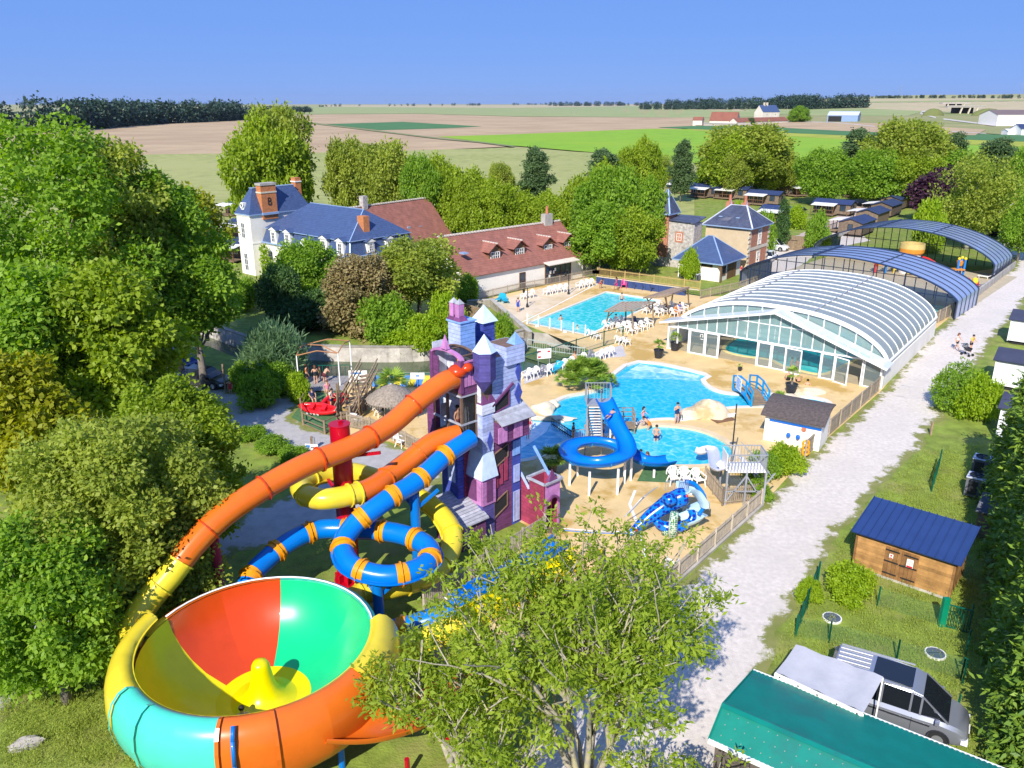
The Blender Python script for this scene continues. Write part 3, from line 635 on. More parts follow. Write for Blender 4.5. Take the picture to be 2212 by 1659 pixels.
# pavilion at the far end of the front, rising above the main roof
pw, pl, pe, pr = 3.2, 9.6, 7.85, 11.3
X0 = -pw
part('pavilion_wall', MB().bx(X0,-.0,-1.6,pl-1.6,-.05,pe), m_lime, H_)
MB().bx(X0-.12,.12,-1.72,pl-1.5,pe,pe+.14).build('pavilion_cornice', m_white, H_); MB().bx(X0-.2,.2,-1.8,pl-1.4,pe+.142,pe+.26).build('gutter', m_zinc, H_)
q = hip(X0-.15,.15,-1.75,pl-1.45,pe+.262,pr,X0+pw/2-.3,X0+pw/2+.3,0.0,pl-3.2); q.build('pavilion_roof', m_slate, H_)
MB().bx(X0+pw/2-.35,X0+pw/2+.35,-.1,pl-3.1,pr-.02,pr+.08).build('ridge_flashing', m_zinc, H_)
MB().bx(X0-.05,.05,-1.65,pl-1.55,4.25,4.42).build('string_course', m_white, H_)
for z_ in (1.7,5.9): opening(H_, 'window', (X0+pw*.42,-1.6,z_), (0,-1), .8, 2.3 if z_ < 3 else 2.0, m_white, m_glass, (1,2))
for z_ in (1.7,): opening(H_, 'window', (X0,1.0,z_), (-1,0), .9, 2.2, m_white, m_glass, (1,2))
o = MB().box((X0+pw*.45,-1.25,pe+1.25),(.62,.5,.9)).build('roof_dormer', m_white, H_)
P = [Vector((X0+pw*.45+.30*math.cos(a*.3927),-1.55,pe+1.35+.30*math.sin(a*.3927))) for a in range(16)]
q = MB(); q.tube(P, .09, 6, True, up=(0,1,0)); q.build('round_frame', m_white, o); MB().poly([p+Vector((0,-.01,0)) for p in P]).build('pane', m_glass, o)
# chimney with its iron letter
c_ = MB().bx(-.9,.2,.3,2.6,7.3,11.7).build('chimney', m_brick, H_)
MB().bx(-1.0,.28,.2,2.7,11.702,12.0).build('cap', m_conc, c_); MB().bx(-.96,.26,.24,2.66,10.7,10.9).build('band', m_quoin, c_); MB().bx(-1.0,.4,.2,2.7,7.9,8.2).build('flashing', m_zinc, c_)
q = MB(); LB = (.24,1.45,9.2)
def _b(y0,z0,y1,z1): q.bar((LB[0],LB[1]+y0,LB[2]+z0),(LB[0],LB[1]+y1,LB[2]+z1),.07)
_b(-.2,0,-.2,.9); _b(-.2,.9,.08,.9); _b(.08,.9,.18,.78); _b(.18,.78,.18,.6); _b(.18,.6,.06,.48); _b(-.2,.48,.06,.48); _b(.06,.48,.22,.36); _b(.22,.36,.22,.12); _b(.22,.12,.1,0); _b(.1,0,-.2,0)
q.build('iron_letter', m_iron, H_)
c_ = MB().bx(-2.6,-1.6,pl-2.6,pl-1.7,9.5,12.2).build('chimney', m_brick, H_); MB().bx(-2.68,-1.52,pl-2.68,pl-1.62,11.6,11.75).build('band', m_white, c_)
# ---- barn behind
F = Fr((-23.1,115.5), 53.3)
H_ = thing('brown_roof_barn', 'barn with steep brown tiled roof behind the blue slate chateau', 'barn', F.o, F.a)
LB, hb, ze, zr = 16.5, 4.5, 2.9, 7.9
q = MB(); q.add([(-3,-hb,-.05),(LB,-hb,-.05),(LB,hb,-.05),(-3,hb,-.05),(-3,-hb,ze),(LB,-hb,ze),(LB,hb,ze),(-3,hb,ze),(-3,0,zr-.13),(LB,0,zr-.13)], [(0,1,5,4),(2,3,7,6),(1,2,6,9,5),(3,0,4,8,7)]); q.build('wall', m_lime, H_)
sl_ = (zr-ze)/hb
roof_slab(H_, [(-3.2,-hb-.3,ze-.3*sl_),(LB+.2,-hb-.3,ze-.3*sl_),(LB+.2,0,zr),(-3.2,0,zr)], m_tile); roof_slab(H_, [(LB+.2,hb+.3,ze-.3*sl_),(-3.2,hb+.3,ze-.3*sl_),(-3.2,0,zr),(LB+.2,0,zr)], m_tile)
ridge_tiles(H_, (-3,0,zr+.1), (LB+.2,0,zr+.1), 40)
for px, py in ((880,493),(905,491),(931,488)):
    x, z = F.py(px, py, -hb*.62); MB().bx(x-.3,x+.3,-hb*.62-.4,-hb*.62+.4,z-.05,z+.25).build('roof_window', m_zinc, H_)
MB().bx(2.5,3.4,-.4,.4,zr-.4,zr+1.5).build('chimney', m_stone, H_)
# ---- stone house with pointed turret, and its slate annex
F = Fr((32.1,109.1), -38.7); W_, ze, zr = 6.5, 6.0, 8.6
H_ = thing('stone_house', 'stone and brick house with slate roof and pointed corner turret', 'house', F.o, F.a)
MB().bx(-W_,0,0,W_,-.05,ze).build('wall', m_render, H_)
for y0_, y1_, z0_, z1_ in ((.45,2.5,.2,2.9),(4.1,6.1,.2,2.9),(.45,2.5,3.4,5.8),(4.1,6.1,3.4,5.8)): MB().bx(.0,.035,y0_,y1_,z0_,z1_).build('brick_panel', m_brick2, H_)
MB().bx(-.02,.09,-.05,W_,2.95,3.35).build('string_course', m_quoin, H_)
for y_ in (0,W_):
    for k in range(9): piece('quoin', m_quoin, H_, (-.05,y_-(.0 if y_ else -.0),.35+k*.64), (.06,y_,.35+k*.64), .55+.25*(k%2), .3)
for z_ in (1.5,4.6): opening(H_, 'window', (.02,3.25,z_), (1,0), .9, 2.0, m_white, m_glass, (1,2), .1)
rp = hip(-W_-.4,.4,-.4,W_+.4,ze+.1,zr,-W_+2.0,-2.2); rp.build('roof', m_slate2, H_); E0 = [Vector(v) for v in rp.v]
hips(H_, [(E0[4],E0[5]),(E0[0],E0[4]),(E0[1],E0[5]),(E0[2],E0[5])], mat('pale_hip', (0.55,0.58,0.66), 0.6), .2)
MB().bx(-W_-.42,.42,-.42,W_+.42,ze-.06,ze+.09).build('gutter', m_zinc, H_)
for e in (E0[4],E0[5]): MB().cyl(e, e+Vector((0,0,.7)), .07, .02, 6).build('finial', m_zinc, H_)
for x_ in (-4.9,-2.4): MB().box((x_,1.15,7.15),(.5,.5,.12)).build('roof_window', m_zinc, H_)
for x_ in (-3.3,-5.6): c_ = MB().bx(x_-.5,x_+.5,5.0,5.6,6.8,8.7).build('chimney', m_brick2, H_); MB().cyl((x_,5.3,8.7),(x_,5.3,9.7),.22,.18,8).build('chimney_pot', m_clay, c_)
kz = F.z(1501,479,6.6); xk, yk = kz.x, kz.y; xl = xk-3.9
q = MB().prism([(xl,yk),(xk,yk),(xk,.02),(xl,.02)], -.05, 6.3); q.build('stone_wing', m_stone, H_)
roof_slab(H_, [(xl-.1,yk-.2,6.55),(xk+.2,yk-.2,6.4),(xk+.2,.6,7.0),(xl-.1,.6,7.0)], m_slate2, .12, 'wing_roof')
xw, zw = F.py(1467,512,yk); opening(H_, 'window', (xw,yk,zw), (0,-1), .7, .95, m_white, m_glass, (1,1), .06)
MB().bx(xw-.62,xw+.62,yk-.03,yk,zw-.75,zw+.75).build('brick_surround', m_brick2, H_)
xt = xl-.95
MB().bx(xt-1.2,xl-.002,yk-.25,yk+2.4,1.3,7.35).build('turret_wall', m_brick2, H_)
MB().bx(xt-1.25,xl-.002,yk-.3,yk+2.45,-.05,1.3).build('turret_base', m_stone, H_)
for k in range(10): piece('quoin', m_quoin, H_, (xt-1.05,yk-.27,1.6+k*.58), (xt-1.05,yk-.2,1.6+k*.58), .3+.2*(k%2), .28)
rp = hip(xt-1.5,xl+.3,yk-.55,yk+2.7,7.4,10.6,(xt+xl)/2-.6,(xt+xl)/2-.58); rp.build('turret_roof', m_slate2, H_); E0 = [Vector(v) for v in rp.v]
hips(H_, [(E0[0],E0[4]),(E0[1],E0[5]),(E0[2],E0[5])], m_zinc, .2); MB().bx(xt-1.52,xl+.32,yk-.57,yk+2.72,7.2,7.395).build('gutter', m_zinc, H_)
MB().cyl(E0[4], E0[4]+Vector((0,0,1.6)), .05, .02, 6).build('weather_vane', m_iron, H_)
F = Fr((26.95,102.5), -38.5)
H_ = thing('slate_annex', 'low white timbered outbuilding with wide hipped slate roof', 'outbuilding', F.o, F.a)
MB().bx(-6.4,-.5,.5,7.0,-.05,2.45).build('wall', m_lime, H_)
rp = hip(-7.1,0.1,-.1,7.4,2.45,5.35,-3.9,-3.2,3.6); 
rp.build('roof', m_slate, H_); E0 = [Vector(v) for v in rp.v]
hips(H_, [(E0[0],E0[4]),(E0[1],E0[5]),(E0[2],E0[5]),(E0[4],E0[5])], m_zinc, .16)
MB().bx(-7.12,.12,-.12,7.42,2.28,2.44).build('gutter', m_zinc, H_)
for x_ in (-4.4,-.15,):
    q = MB(); q.bar((x_,.12,0),(x_,.12,2.3),.16); q.bar((x_,.12,1.6),(x_-.6,.12,2.3),.1); q.build('timber_post', m_oak, H_)
    if x_ > -1: MB().bar((x_,.12,1.6),(x_,.8,2.3),.1).build('brace', m_oak, H_)
for x_ in (-5.4,-2.3): opening(H_, 'window', (x_,.5,2.05), (0,-1), 1.5, .5, m_oak, m_glass, (3,0), .06)
opening(H_, 'window', (-.5,1.8,1.3), (1,0), .9, 1.2, m_oak, m_glass, (2,2), .06)
for k in range(6): piece('door_plank', m_oak, H_, (-.44,3.0+k*.45,0.02), (-.44,3.0+k*.45,2.25), .42, .06, up=(1,0,0))
# ---- glazed pool hall with pale vaulted roof
m_poly = mat('polycarbonate', (0.52,0.57,0.56), 0.25, 0.05, 0.6, 0.0, spec=0.55, trans=0.45, coat=0.3, alpha=.8)
m_alu = mat('white_frame', (0.84,0.84,0.84), 0.35, 0.03)
m_pane = mat('greenish_pane', (0.30,0.46,0.46), 0.08, 0.05, 0.5, spec=0.6, alpha=0.55)
m_clear = mat('clear_pane', (0.24,0.32,0.34), 0.05, 0.05, spec=0.6, alpha=0.35)
F = Fr((29.8,61.6), -37.5); HW, HD = 19.0, 20.0
F = Fr(F.wld(-HW,0), -37.5)
H_ = thing('pool_hall', 'glazed indoor pool hall with pale translucent vaulted roof and white gable front', 'pool hall', F.o, F.a)
ES, RISE = 2.05, 3.25
def arch(x): u = (x-HW/2)/(HW/2); return ES + RISE*(1-abs(u)**2.4)**(1/1.55)
NX = 40; XS = [HW/2-HW/2*math.cos(math.pi*i/NX) for i in range(NX+1)]; ys = [1.6+i*(HD-1.6)/11 for i in range(12)]
for k in range(11):   # one bay of roofing between two ribs
    q = MB(); y0_, y1_ = ys[k], ys[k+1]
    q.v = [(x,y,arch(x)) for y in (y0_,y1_) for x in XS]; q.f = [(i,i+1,NX+2+i,NX+1+i) for i in range(NX)]
    q.v += [(x,y,arch(x)-.05) for y in (y0_,y1_) for x in XS]; o_ = 2*(NX+1); q.f += [(o_+i+1,o_+i,o_+NX+1+i,o_+NX+2+i) for i in range(NX)]
    q.build('roof_panel', m_poly, H_, auto=30)
for k in range(12):
    q = MB(); q.sweep([(x,ys[k],arch(x)+.03) for x in XS], [(-.04,-.02),(.04,-.02),(.04,.02),(-.04,.02)], capped=True, up=(0,1,0)); q.build('roof_rib', m_alu, H_)
for xx in (HW*.27, HW*.66): MB().bar((xx,1.6,arch(xx)+.07),(xx,HD,arch(xx)+.07),.07).build('roof_purlin', mat('grey_rail', (0.4,0.42,0.48), 0.5), H_)
for x_ in (0,HW): MB().bx(x_-.12,x_+.12,.3,HD,-.05,1.55).build('side_wall', m_lime, H_); 
for x_ in (0,HW):
    MB().bx(x_-.16,x_+.16,1.5,HD,ES-.12,ES).build('eaves_rail', m_alu, H_)
    q = MB(); q.bx(x_-.03,x_+.03,1.6,HD,1.552,ES-.122); q.build('side_glazing', m_pane, H_)
# end arch bands and glazing
for y_, nm in ((1.6,'front_arch'),(HD,'back_arch')):
    q = MB(); q.sweep([(x,y_,arch(x)-.14) for x in XS], [(-.10,-.2),(.10,-.2),(.10,.14),(-.10,.14)], capped=True, up=(0,1,0)); q.build(nm, m_alu, H_)
for x_ in [HW*i/14 for i in range(1,14)]:
    piece('arch_mullion', m_alu, H_, (x_,1.6,2.2), (x_,1.6,arch(x_)-.3), .09, .07, up=(0,1,0))
q = MB(); q.v = [(x,1.64,2.2) for x in XS]+[(x,1.64,arch(x)-.25) for x in XS]; q.f = [(i,i+1,NX+2+i,NX+1+i) for i in range(NX)]; q.build('arch_glazing', m_pane, H_)
q = MB(); q.v = [(x,HD-.04,0) for x in XS]+[(x,HD-.04,arch(x)-.25) for x in XS]; q.f = [(i,i+1,NX+2+i,NX+1+i) for i in range(NX)]; q.build('back_glazing', m_pane, H_)
# gable porch front
AX, AZ = HW*.53, 5.15
def gz(x): return 2.75+(AZ-2.75)*(x/AX if x < AX else (HW-x)/(HW-AX)) - (0.35 if x > AX else 0)*((x-AX)/(HW-AX))
for s, (xa, xb) in ((1,(-.7,AX)),(1,(AX,HW+.5))):
    za = gz(0)-.15 if xa < 0 else AZ; zb = AZ if xa < 0 else gz(HW)-.45
    MB().slab([(xa,-.55,za),(xb,-.55,zb),(xb,1.5,zb+.02),(xa,1.5,za+.02)], .09).build('porch_roof', mat('porch_sheet', (0.62,0.65,0.68), 0.3, 0.05, spec=0.6, coat=0.3), H_)
    MB().bar((xa,-.6,za-.02),(xb,-.6,zb-.02),.1,.16).build('fascia', m_alu, H_)
NB = 20
for i in range(NB+1):
    x_ = HW*i/NB; piece('mullion', m_alu, H_, (x_,0,2.3), (x_,0,gz(x_)-.05), .08, .07, up=(0,1,0))
MB().bar((0,0,2.3),(HW,0,2.3),.12).build('transom', m_alu, H_); MB().bar((HW*.3,0,3.9),(HW*.72,0,3.9),.07).build('transom', m_alu, H_)
for i in range(NB):
    a, b = HW*i/NB+.04, HW*(i+1)/NB-.04
    if a < AX < b: MB().poly([(a,0,2.36),(b,0,2.36),(b,0,gz(b)-.1),(AX,0,AZ-.1),(a,0,gz(a)-.1)]).build('upper_pane', m_pane, H_)
    else: MB().poly([(a,0,2.36),(b,0,2.36),(b,0,gz(b)-.1),(a,0,gz(a)-.1)]).build('upper_pane', m_pane, H_)
def leaf_door(x0_, x1_, y_=0.0, ang_=0.0, pivot='l', nm='door_leaf'):
    w_ = x1_-x0_; q = MB(); 
    for u_ in (.05,w_-.05): q.bx(u_-.05,u_+.05,-.03,.03,.03,2.24)
    for z_ in (.08,2.2): q.bx(.1,w_-.1,-.03,.03,z_-.05,z_+.05)
    o = q.build(nm, m_alu, H_); o.location = (x0_,y_,0); o.rotation_euler = (0,0,ang_)
    MB().poly([(.1,0,.13),(w_-.1,0,.13),(w_-.1,0,2.15),(.1,0,2.15)]).build('pane', m_clear, o); return o
def fx(px): return F.py(px, 800, 0)[0]
bounds = [(0.0,1.0),(2.2,3.7),(3.75,5.0),(8.7,9.9),(9.95,11.2),(14.2,15.3),(17.6,19.0)]
for a, b in bounds: leaf_door(a, b)
leaf_door(11.2,12.7,-.25,-.12); leaf_door(15.4,16.7,-.3,-.35); 
for x_ in (1.0,2.1,3.72,5.05,8.65,11.22,14.15,17.5,19.0,0.0): piece('door_post', m_alu, H_, (x_,0,0), (x_,0,2.3), .1, .1, up=(0,1,0))
MB().bar((2.2,0,.05),(5.0,0,.05),.1).build('threshold', m_alu, H_)
for z_ in (1.05,1.5): MB().lathe([(.001,0),(.24,0),(.24,.01),(.001,.01)],16).build('round_mark', m_white, H_); H_.children[-1].rotation_euler=(math.pi/2,0,0); H_.children[-1].location=(2.95,-.02,z_)
for a in ((3.2,1.95,3.5,2.0),(3.2,1.7,3.25,2.0),(3.45,1.7,3.5,2.0),(3.25,1.5,3.55,1.55)): MB().bx(a[0],a[2],-.025,-.018,a[1],a[3]).build('white_mark', m_white, H_)
# inside the hall: floor, pool, and the pale back wall
MB().bx(.15,HW-.15,.2,HD-.1,.0,.03).build('floor', mat('hall_floor', (0.40,0.33,0.22), 0.7), H_)
m_ipool = water('indoor_water', (0.0,0.40,0.42), (0.15,0.62,0.62), sc=0.8, bs=0.25, lo=.4, hi=.8)
ip = [Vector((p[0],p[1])) for p in smooth_path([(x,y,0) for x,y in ((5.1,2.4),(7,2.2),(9.0,2.6),(10.5,1.6),(12,1.1),(14,1.2),(14.6,4),(15,9),(13,15),(8,16.5),(4.5,14),(4,8),(4.2,4))],4,True)]
sheet('indoor_pool', ip, .055, m_ipool, parent=H_)
q = MB(); n = len(ip); O = shrink([Vector((p.x,p.y,0)) for p in ip], -.35); q.v = [(p.x,p.y,.09) for p in ip]+[(p.x,p.y,.09) for p in O]+[(p.x,p.y,.02) for p in O]
for i in range(n): j=(i+1)%n; q.f += [(i,j,n+j,n+i),(n+i,n+j,2*n+j,2*n+i)]
q.build('indoor_edge', mat('yellow_coping', (0.68,0.58,0.28), 0.7), H_)
MB().bx(.2,HW-.2,HD-.3,HD-.2,0,2.6).build('back_wall', m_lime, H_)
# ---- two dark vaulted halls
m_navy = mat('navy_frame', (0.02,0.035,0.08), 0.35, 0.1)
m_navyp = mat('smoked_panel', (0.27,0.34,0.52), 0.22, 0.08, 0.6, spec=0.6, coat=0.4, alpha=0.95)
m_smoke = mat('smoked_glass', (0.16,0.20,0.22), 0.05, 0.05, spec=0.5, alpha=0.14)
def dark_hall(label, o, deg, W_, D_, es, rise, nseg, glazed=(0,1)):
    F = Fr(o, deg); t = thing('vaulted_hall', label, 'hall', F.o, F.a, 'dark vaulted halls beside the road')
    def ar(x): u = (x-W_/2)/(W_/2); return es + rise*max(0,1-u*u)**.72
    n = 36; X = [W_/2-W_/2*math.cos(math.pi*i/n) for i in range(n+1)]
    prof = [(0,0)]+[(x,ar(x)) for x in X]+[(W_,0)]
    yy = [D_*i/nseg for i in range(nseg+1)]
    for k in range(nseg):
        q = MB(); m_ = len(prof); q.v = [(x,y,z) for y in (yy[k],yy[k+1]) for x,z in prof]; q.f = [(i,i+1,m_+i+1,m_+i) for i in range(m_-1)]
        q.v += [(x+(.04 if x < W_/2 else -.04),y,max(0,z-.05)) for y in (yy[k],yy[k+1]) for x,z in prof]; q.f += [(2*m_+i+1,2*m_+i,3*m_+i,3*m_+i+1) for i in range(m_-1)]
        q.build('roof_panel', m_navyp, t, auto=30)
    for k in range(nseg+1):
        e = k in (0,nseg); q = MB(); q.sweep([(x,yy[k],z+.02) for x,z in prof], [(-.05,-.3 if e else -.06),(.05,-.3 if e else -.06),(.05,.1 if e else .05),(-.05,.1 if e else .05)], capped=True, up=(0,1,0))
        q.build('arch_rib', m_navy, t)
    MB().bar((W_*.36,-.1,ar(W_*.36)+.1),(W_*.36,D_+.1,ar(W_*.36)+.1),.3,.14).build('ridge_rail', m_navy, t)
    MB().bar((W_*.66,0,ar(W_*.66)+.05),(W_*.66,D_,ar(W_*.66)+.05),.08).build('roof_rail', m_navy, t)
    ng = 22
    for y_ in [(.12, D_-.12)[g] for g in glazed]:
        for i in (range(1,ng) if (y_ < 1 or glazed == (1,)) else range(3,ng,3)):
            x_ = W_*i/ng; piece('mullion', m_navy, t, (x_,y_,0), (x_,y_,ar(x_)-.25), .09, .07, up=(0,1,0))
        q = MB(); q.v = [(x,y_+.03,0) for x in X]+[(x,y_+.03,ar(x)-.25) for x in X]; q.f = [(i,i+1,n+2+i,n+1+i) for i in range(n)]; q.build('end_glazing', m_smoke, t)
        MB().bar((.5,y_,2.3),(W_-.5,y_,2.3),.08).build('transom', m_navy, t)
    return t, F, ar
R2 = G(2062,690); f2 = Fr(R2, -42.0); W2 = 25.0
h2, F2, ar2 = dark_hall('dark blue vaulted hall directly behind the pale roofed pool hall', f2.wld(-W2,0), -42.0, W2, 8.6, 1.9, 3.3, 5)
R3 = G(2143,605); f3 = Fr(R3, -42.0); W3 = 24.0
h3, F3, ar3 = dark_hall('dark blue vaulted hall sheltering the toy castle, farther along the road', f3.wld(-W3,0), -42.0, W3, 10.0, 1.9, 3.7, 6, (1,))
# floors and coloured things seen under the dark halls
MB().bx(.1,W2-.1,.1,30,.0,.03).build('floor', mat('play_floor', (0.45,0.38,0.26), 0.8), h2); 
sheet('pool_water', [Vector(p) for p in ((14,.6),(23,.6),(23,5.6),(16,5.6))], .05, m_pool1, parent=h2)
# ---- wooden shed with blue metal roof
F = Fr(G(1843,1225), -40.5); SW, SD = 4.35, 2.6
H_ = thing('wooden_shed', 'honey coloured wooden shed with blue ribbed metal roof and double doors', 'shed', F.o, F.a)
m_shed = mat('honey_plank', (0.40,0.215,0.075), 0.65, 0.3, 2.0, 0.2, 18, rv=0.16)
m_shedp = mat('door_plank_wood', (0.24,0.12,0.045), 0.65, 0.3, 3.0, 0.2, 18, rv=0.15)
MB().bx(.04,SW-.04,.05,SD,0.1,2.1).build('wall', m_shed, H_)
for k in range(11):
    z_ = .19+k*.175
    for (xa,xb) in ((0,1.35),(2.85,SW)) if z_ < 1.75 else ((0,SW),): piece('plank', m_shed, H_, (xa,0.0,z_), (xb,0.0,z_), .06, .168)
    piece('plank', m_shed, H_, (SW,0.05,z_), (SW,SD,z_), .06, .168)
    piece('plank', m_shed, H_, (0,0.05,z_), (0,SD,z_), .06, .168)
for k in range(8):
    piece('door_board', m_shedp, H_, (1.44+k*.19,-.02,.12), (1.44+k*.19,-.02,1.76), .18, .07, up=(0,1,0))
for z_ in (.35,1.0,1.6):
    for a in ((1.36,2.0),(2.2,2.84)): MB().bar((a[0],-.075,z_),(a[1],-.075,z_),.03,.06).build('hinge', m_iron, H_)
MB().bx(2.05,2.3,-.10,-.07,.95,1.02).build('latch', m_iron, H_)
sg = MB().bx(2.36,2.66,-.09,-.06,1.02,1.46).build('warning_sign', m_white, H_)
q = MB(); q.v = [(2.51,-.092,1.12+.03),(2.63,-.092,1.29),(2.51,-.092,1.43),(2.39,-.092,1.29)]; q.f = [(0,1,2,3)]; q.build('diamond', m_iron, sg)
q = MB(); q.v = [(2.51,-.094,1.17),(2.61,-.094,1.29),(2.51,-.094,1.41),(2.41,-.094,1.29)]; q.f = [(0,1,2,3)]; q.build('diamond_face', m_white, sg)
MB().bx(2.5,2.52,-.097,-.095,1.25,1.36).build('exclamation', m_iron, sg); MB().bx(2.5,2.52,-.097,-.095,1.21,1.235).build('exclamation', m_iron, sg)
m_red = mat('sign_red', (0.55,0.03,0.04), 0.5)
MB().bx(2.38,2.64,-.094,-.091,1.03,1.12).build('red_band', m_red, sg)
sg = MB().bx(1.56,1.74,-.09,-.06,1.2,1.42).build('small_sign', m_white, H_); MB().bx(1.58,1.72,-.094,-.091,1.21,1.25).build('red_band', m_red, sg); MB().bx(1.61,1.69,-.094,-.091,1.3,1.39).build('red_square', m_red, sg)
m_bluer = mat('blue_metal_roof', (0.02,0.045,0.16), 0.35, 0.1, 1.0, spec=0.5, coat=0.2)
RZ = [(-.25,-.35,2.12),(SW+.3,-.35,2.12),(SW+.3,SD+.25,2.75),(-.25,SD+.25,2.75)]
roof_slab(H_, RZ, m_bluer, .06)
for k in range(14):
    x_ = -.25+(SW+.55)*k/13; piece('roof_seam', m_bluer, H_, (x_,-.35,2.145), (x_,SD+.25,2.775), .04, .06)
MB().bx(-.02,SW+.02,-.06,.0,0,.12).build('plinth', m_conc, H_)
for x_ in (-.03,SW+.03): MB().bx(x_-.05,x_+.05,-.06,.06,.02,2.1).build('corner_board', m_shedp, H_)
# ---- green roofed cabin with deck
gd = Vector((math.cos(math.radians(-38)), math.sin(math.radians(-38)),0))
m_green = mat('green_sheet', (0.0,0.19,0.15), 0.5, 0.12, 1.2, 0.05, 8, col2=(0.01,0.15,0.13), c2scale=.5)
F = Fr(G(1561,1522,3.0), -35.5)
H_ = thing('green_roofed_cabin', 'timber cabin under a green corrugated sheet roof', 'cabin', F.o, F.a)
e1 = F.z(1625,1447,2.35); e2 = F.z(1535,1598,2.35); hb = e1.y; hf = e2.y; LG = 9.5
MB().bx(.25,LG,hf+.25,hb-.25,-.02,2.3).build('wall', mat('black_timber', (0.05,0.04,0.035), 0.8, 0.3, 5.0), H_)
for k in range(26): piece('wall_board', mat('grey_board', (0.085,0.07,0.06), 0.85, 0.3, 5.0, rv=0.3), H_, (.3+k*.3,hf+.22,0), (.3+k*.3,hf+.22,2.28), .27, .05, up=(0,1,0))
def corr(y0, y1, z0, z1, x0, x1, nm):
    q = MB(); n = int((x1-x0)/.075); 
    for i in range(n+1):
        x_ = x0+(x1-x0)*i/n; d = .03 if i%2 else 0
        q.v += [(x_,y0,z0+d),(x_,y1,z1+d)]
    q.f = [(2*i,2*i+2,2*i+3,2*i+1) for i in range(n)]
    o = q.build(nm, m_green, H_, smooth=True); return o
corr(0,hb,3.0,2.35,0,LG,'back_roof_sheet'); corr(hf,0,2.35,3.0,0,LG,'front_roof_sheet')
MB().slab([(0,0,2.97),(LG,0,2.97),(LG,hb,2.31),(0,hb,2.31)],.05).build('roof_deck', m_oak, H_); MB().slab([(0,hf,2.31),(LG,hf,2.31),(LG,0,2.97),(0,0,2.97)],.05).build('roof_deck', m_oak, H_)
for sy, zz in ((.16,2.96),(-.16,2.96)): MB().slab([(0,0,3.07),(LG,0,3.07),(LG,sy,zz+.06),(0,sy,zz+.06)][::(1 if sy > 0 else -1)],.02).build('ridge_cap', m_green, H_)
MB().bar((0,hf-.03,2.3),(LG,hf-.03,2.3),.1,.14).build('gutter', m_alu, H_); MB().bar((0,hb+.03,2.32),(LG,hb+.03,2.32),.06,.1).build('edge_board', m_alu, H_)
MB().slab([(-.03,0,3.06),(-.03,hb,2.4),(-.03,hb,2.25),(-.03,0,2.9)],.03).build('verge', m_green, H_)
MB().slab([(-.03,hf,2.4),(-.03,0,3.06),(-.03,0,2.9),(-.03,hf,2.25)],.03).build('verge', m_green, H_)
sc_ = MB()
rr = random.Random(3)
for k in range(90):
    x_ = .3+.33*(k%28); row = k//28; y_ = hf*(.2+.3*row); z_ = 3.0-.65*(y_/hf)+.035; sc_.box((x_+rr.uniform(-.03,.03),y_,z_),(.025,.025,.02))
o = sc_.build('roof_screws', m_conc, H_); o['kind'] = 'stuff'
CABIN = F; CAB_HB = hb
# deck beside the cabin with rail
x0 = 3.6; y0 = hb+.05
for k in range(8): piece('deck_board', m_wood, H_, (x0,y0+.1+k*.14,.35), (LG,y0+.1+k*.14,.35), .13, .05)
MB().bar((x0,y0+1.2,1.3),(8.3,y0+1.2,1.3),.14,.07).build('handrail', m_wood, H_)
for k in range(4): MB().bar((x0+.05+k*1.55,y0+1.2,0),(x0+.05+k*1.55,y0+1.2,1.3),.1).build('rail_post', m_wood, H_)
for k in range(3):
    MB().bar((x0+.1+k*1.55,y0+1.2,.4),(x0+1.55+k*1.55,y0+1.2,1.25),.06).build('brace', m_wood, H_)
MB().bar((8.3,y0+1.2,1.3),(8.3,y0,1.3),.14,.07).build('handrail', m_wood, H_); MB().bar((8.25,y0+1.15,0),(8.25,y0+1.15,1.28),.1).build('rail_post', m_wood, H_)
# awning over the deck
a0, a1, a2 = F.z(1720,1392,2.75), F.z(1675,1452,2.55), F.z(1865,1540,2.55); a3 = F.z(1908,1462,2.75)
q = MB(); nx = 10
for i in range(nx+1):
    t = i/nx; z_ = .05*math.sin(t*math.pi*5)
    for u in (0,.5,1): p = a1.lerp(a2,t).lerp(a0.lerp(a3,t),u); q.v.append((p.x,p.y,p.z+z_*(1-u*.3)-.06*(u==.5)))
q.f = [(3*i+j,3*i+3+j,3*i+4+j,3*i+1+j) for i in range(nx) for j in (0,1)]
aw = thing('canvas_awning', 'grey canvas awning stretched between the green roof and the silver van', 'awning', F.wld(a1.x,a1.y), F.a)
for i in range(len(q.v)): v = q.v[i]; q.v[i] = (v[0]-a1.x, v[1]-a1.y, v[2])
q.build('canvas', mat('grey_canvas', (0.42,0.42,0.46), 0.75, 0.08, 1.5, 0.2, 5), aw, smooth=True)
d2 = a2-a1; MB().slab([(0,-.02,a1.z+.02),(d2.x,d2.y-.02,a2.z+.02),(d2.x,d2.y-.02,a2.z-.22),(0,-.02,a1.z-.22)],.03).build('valance', m_white, aw)
for p in (a0,a1,a2,a3): MB().bar((p.x-a1.x,p.y-a1.y,0),(p.x-a1.x,p.y-a1.y,p.z-.05),.05).build('pole', m_alu, aw)
for k in range(5): p = a1.lerp(a2,.06+k*.22)-a1; MB().ball((p.x,p.y-.05,a1.z-.1),.035,6,4).build('eyelet', m_iron, aw)
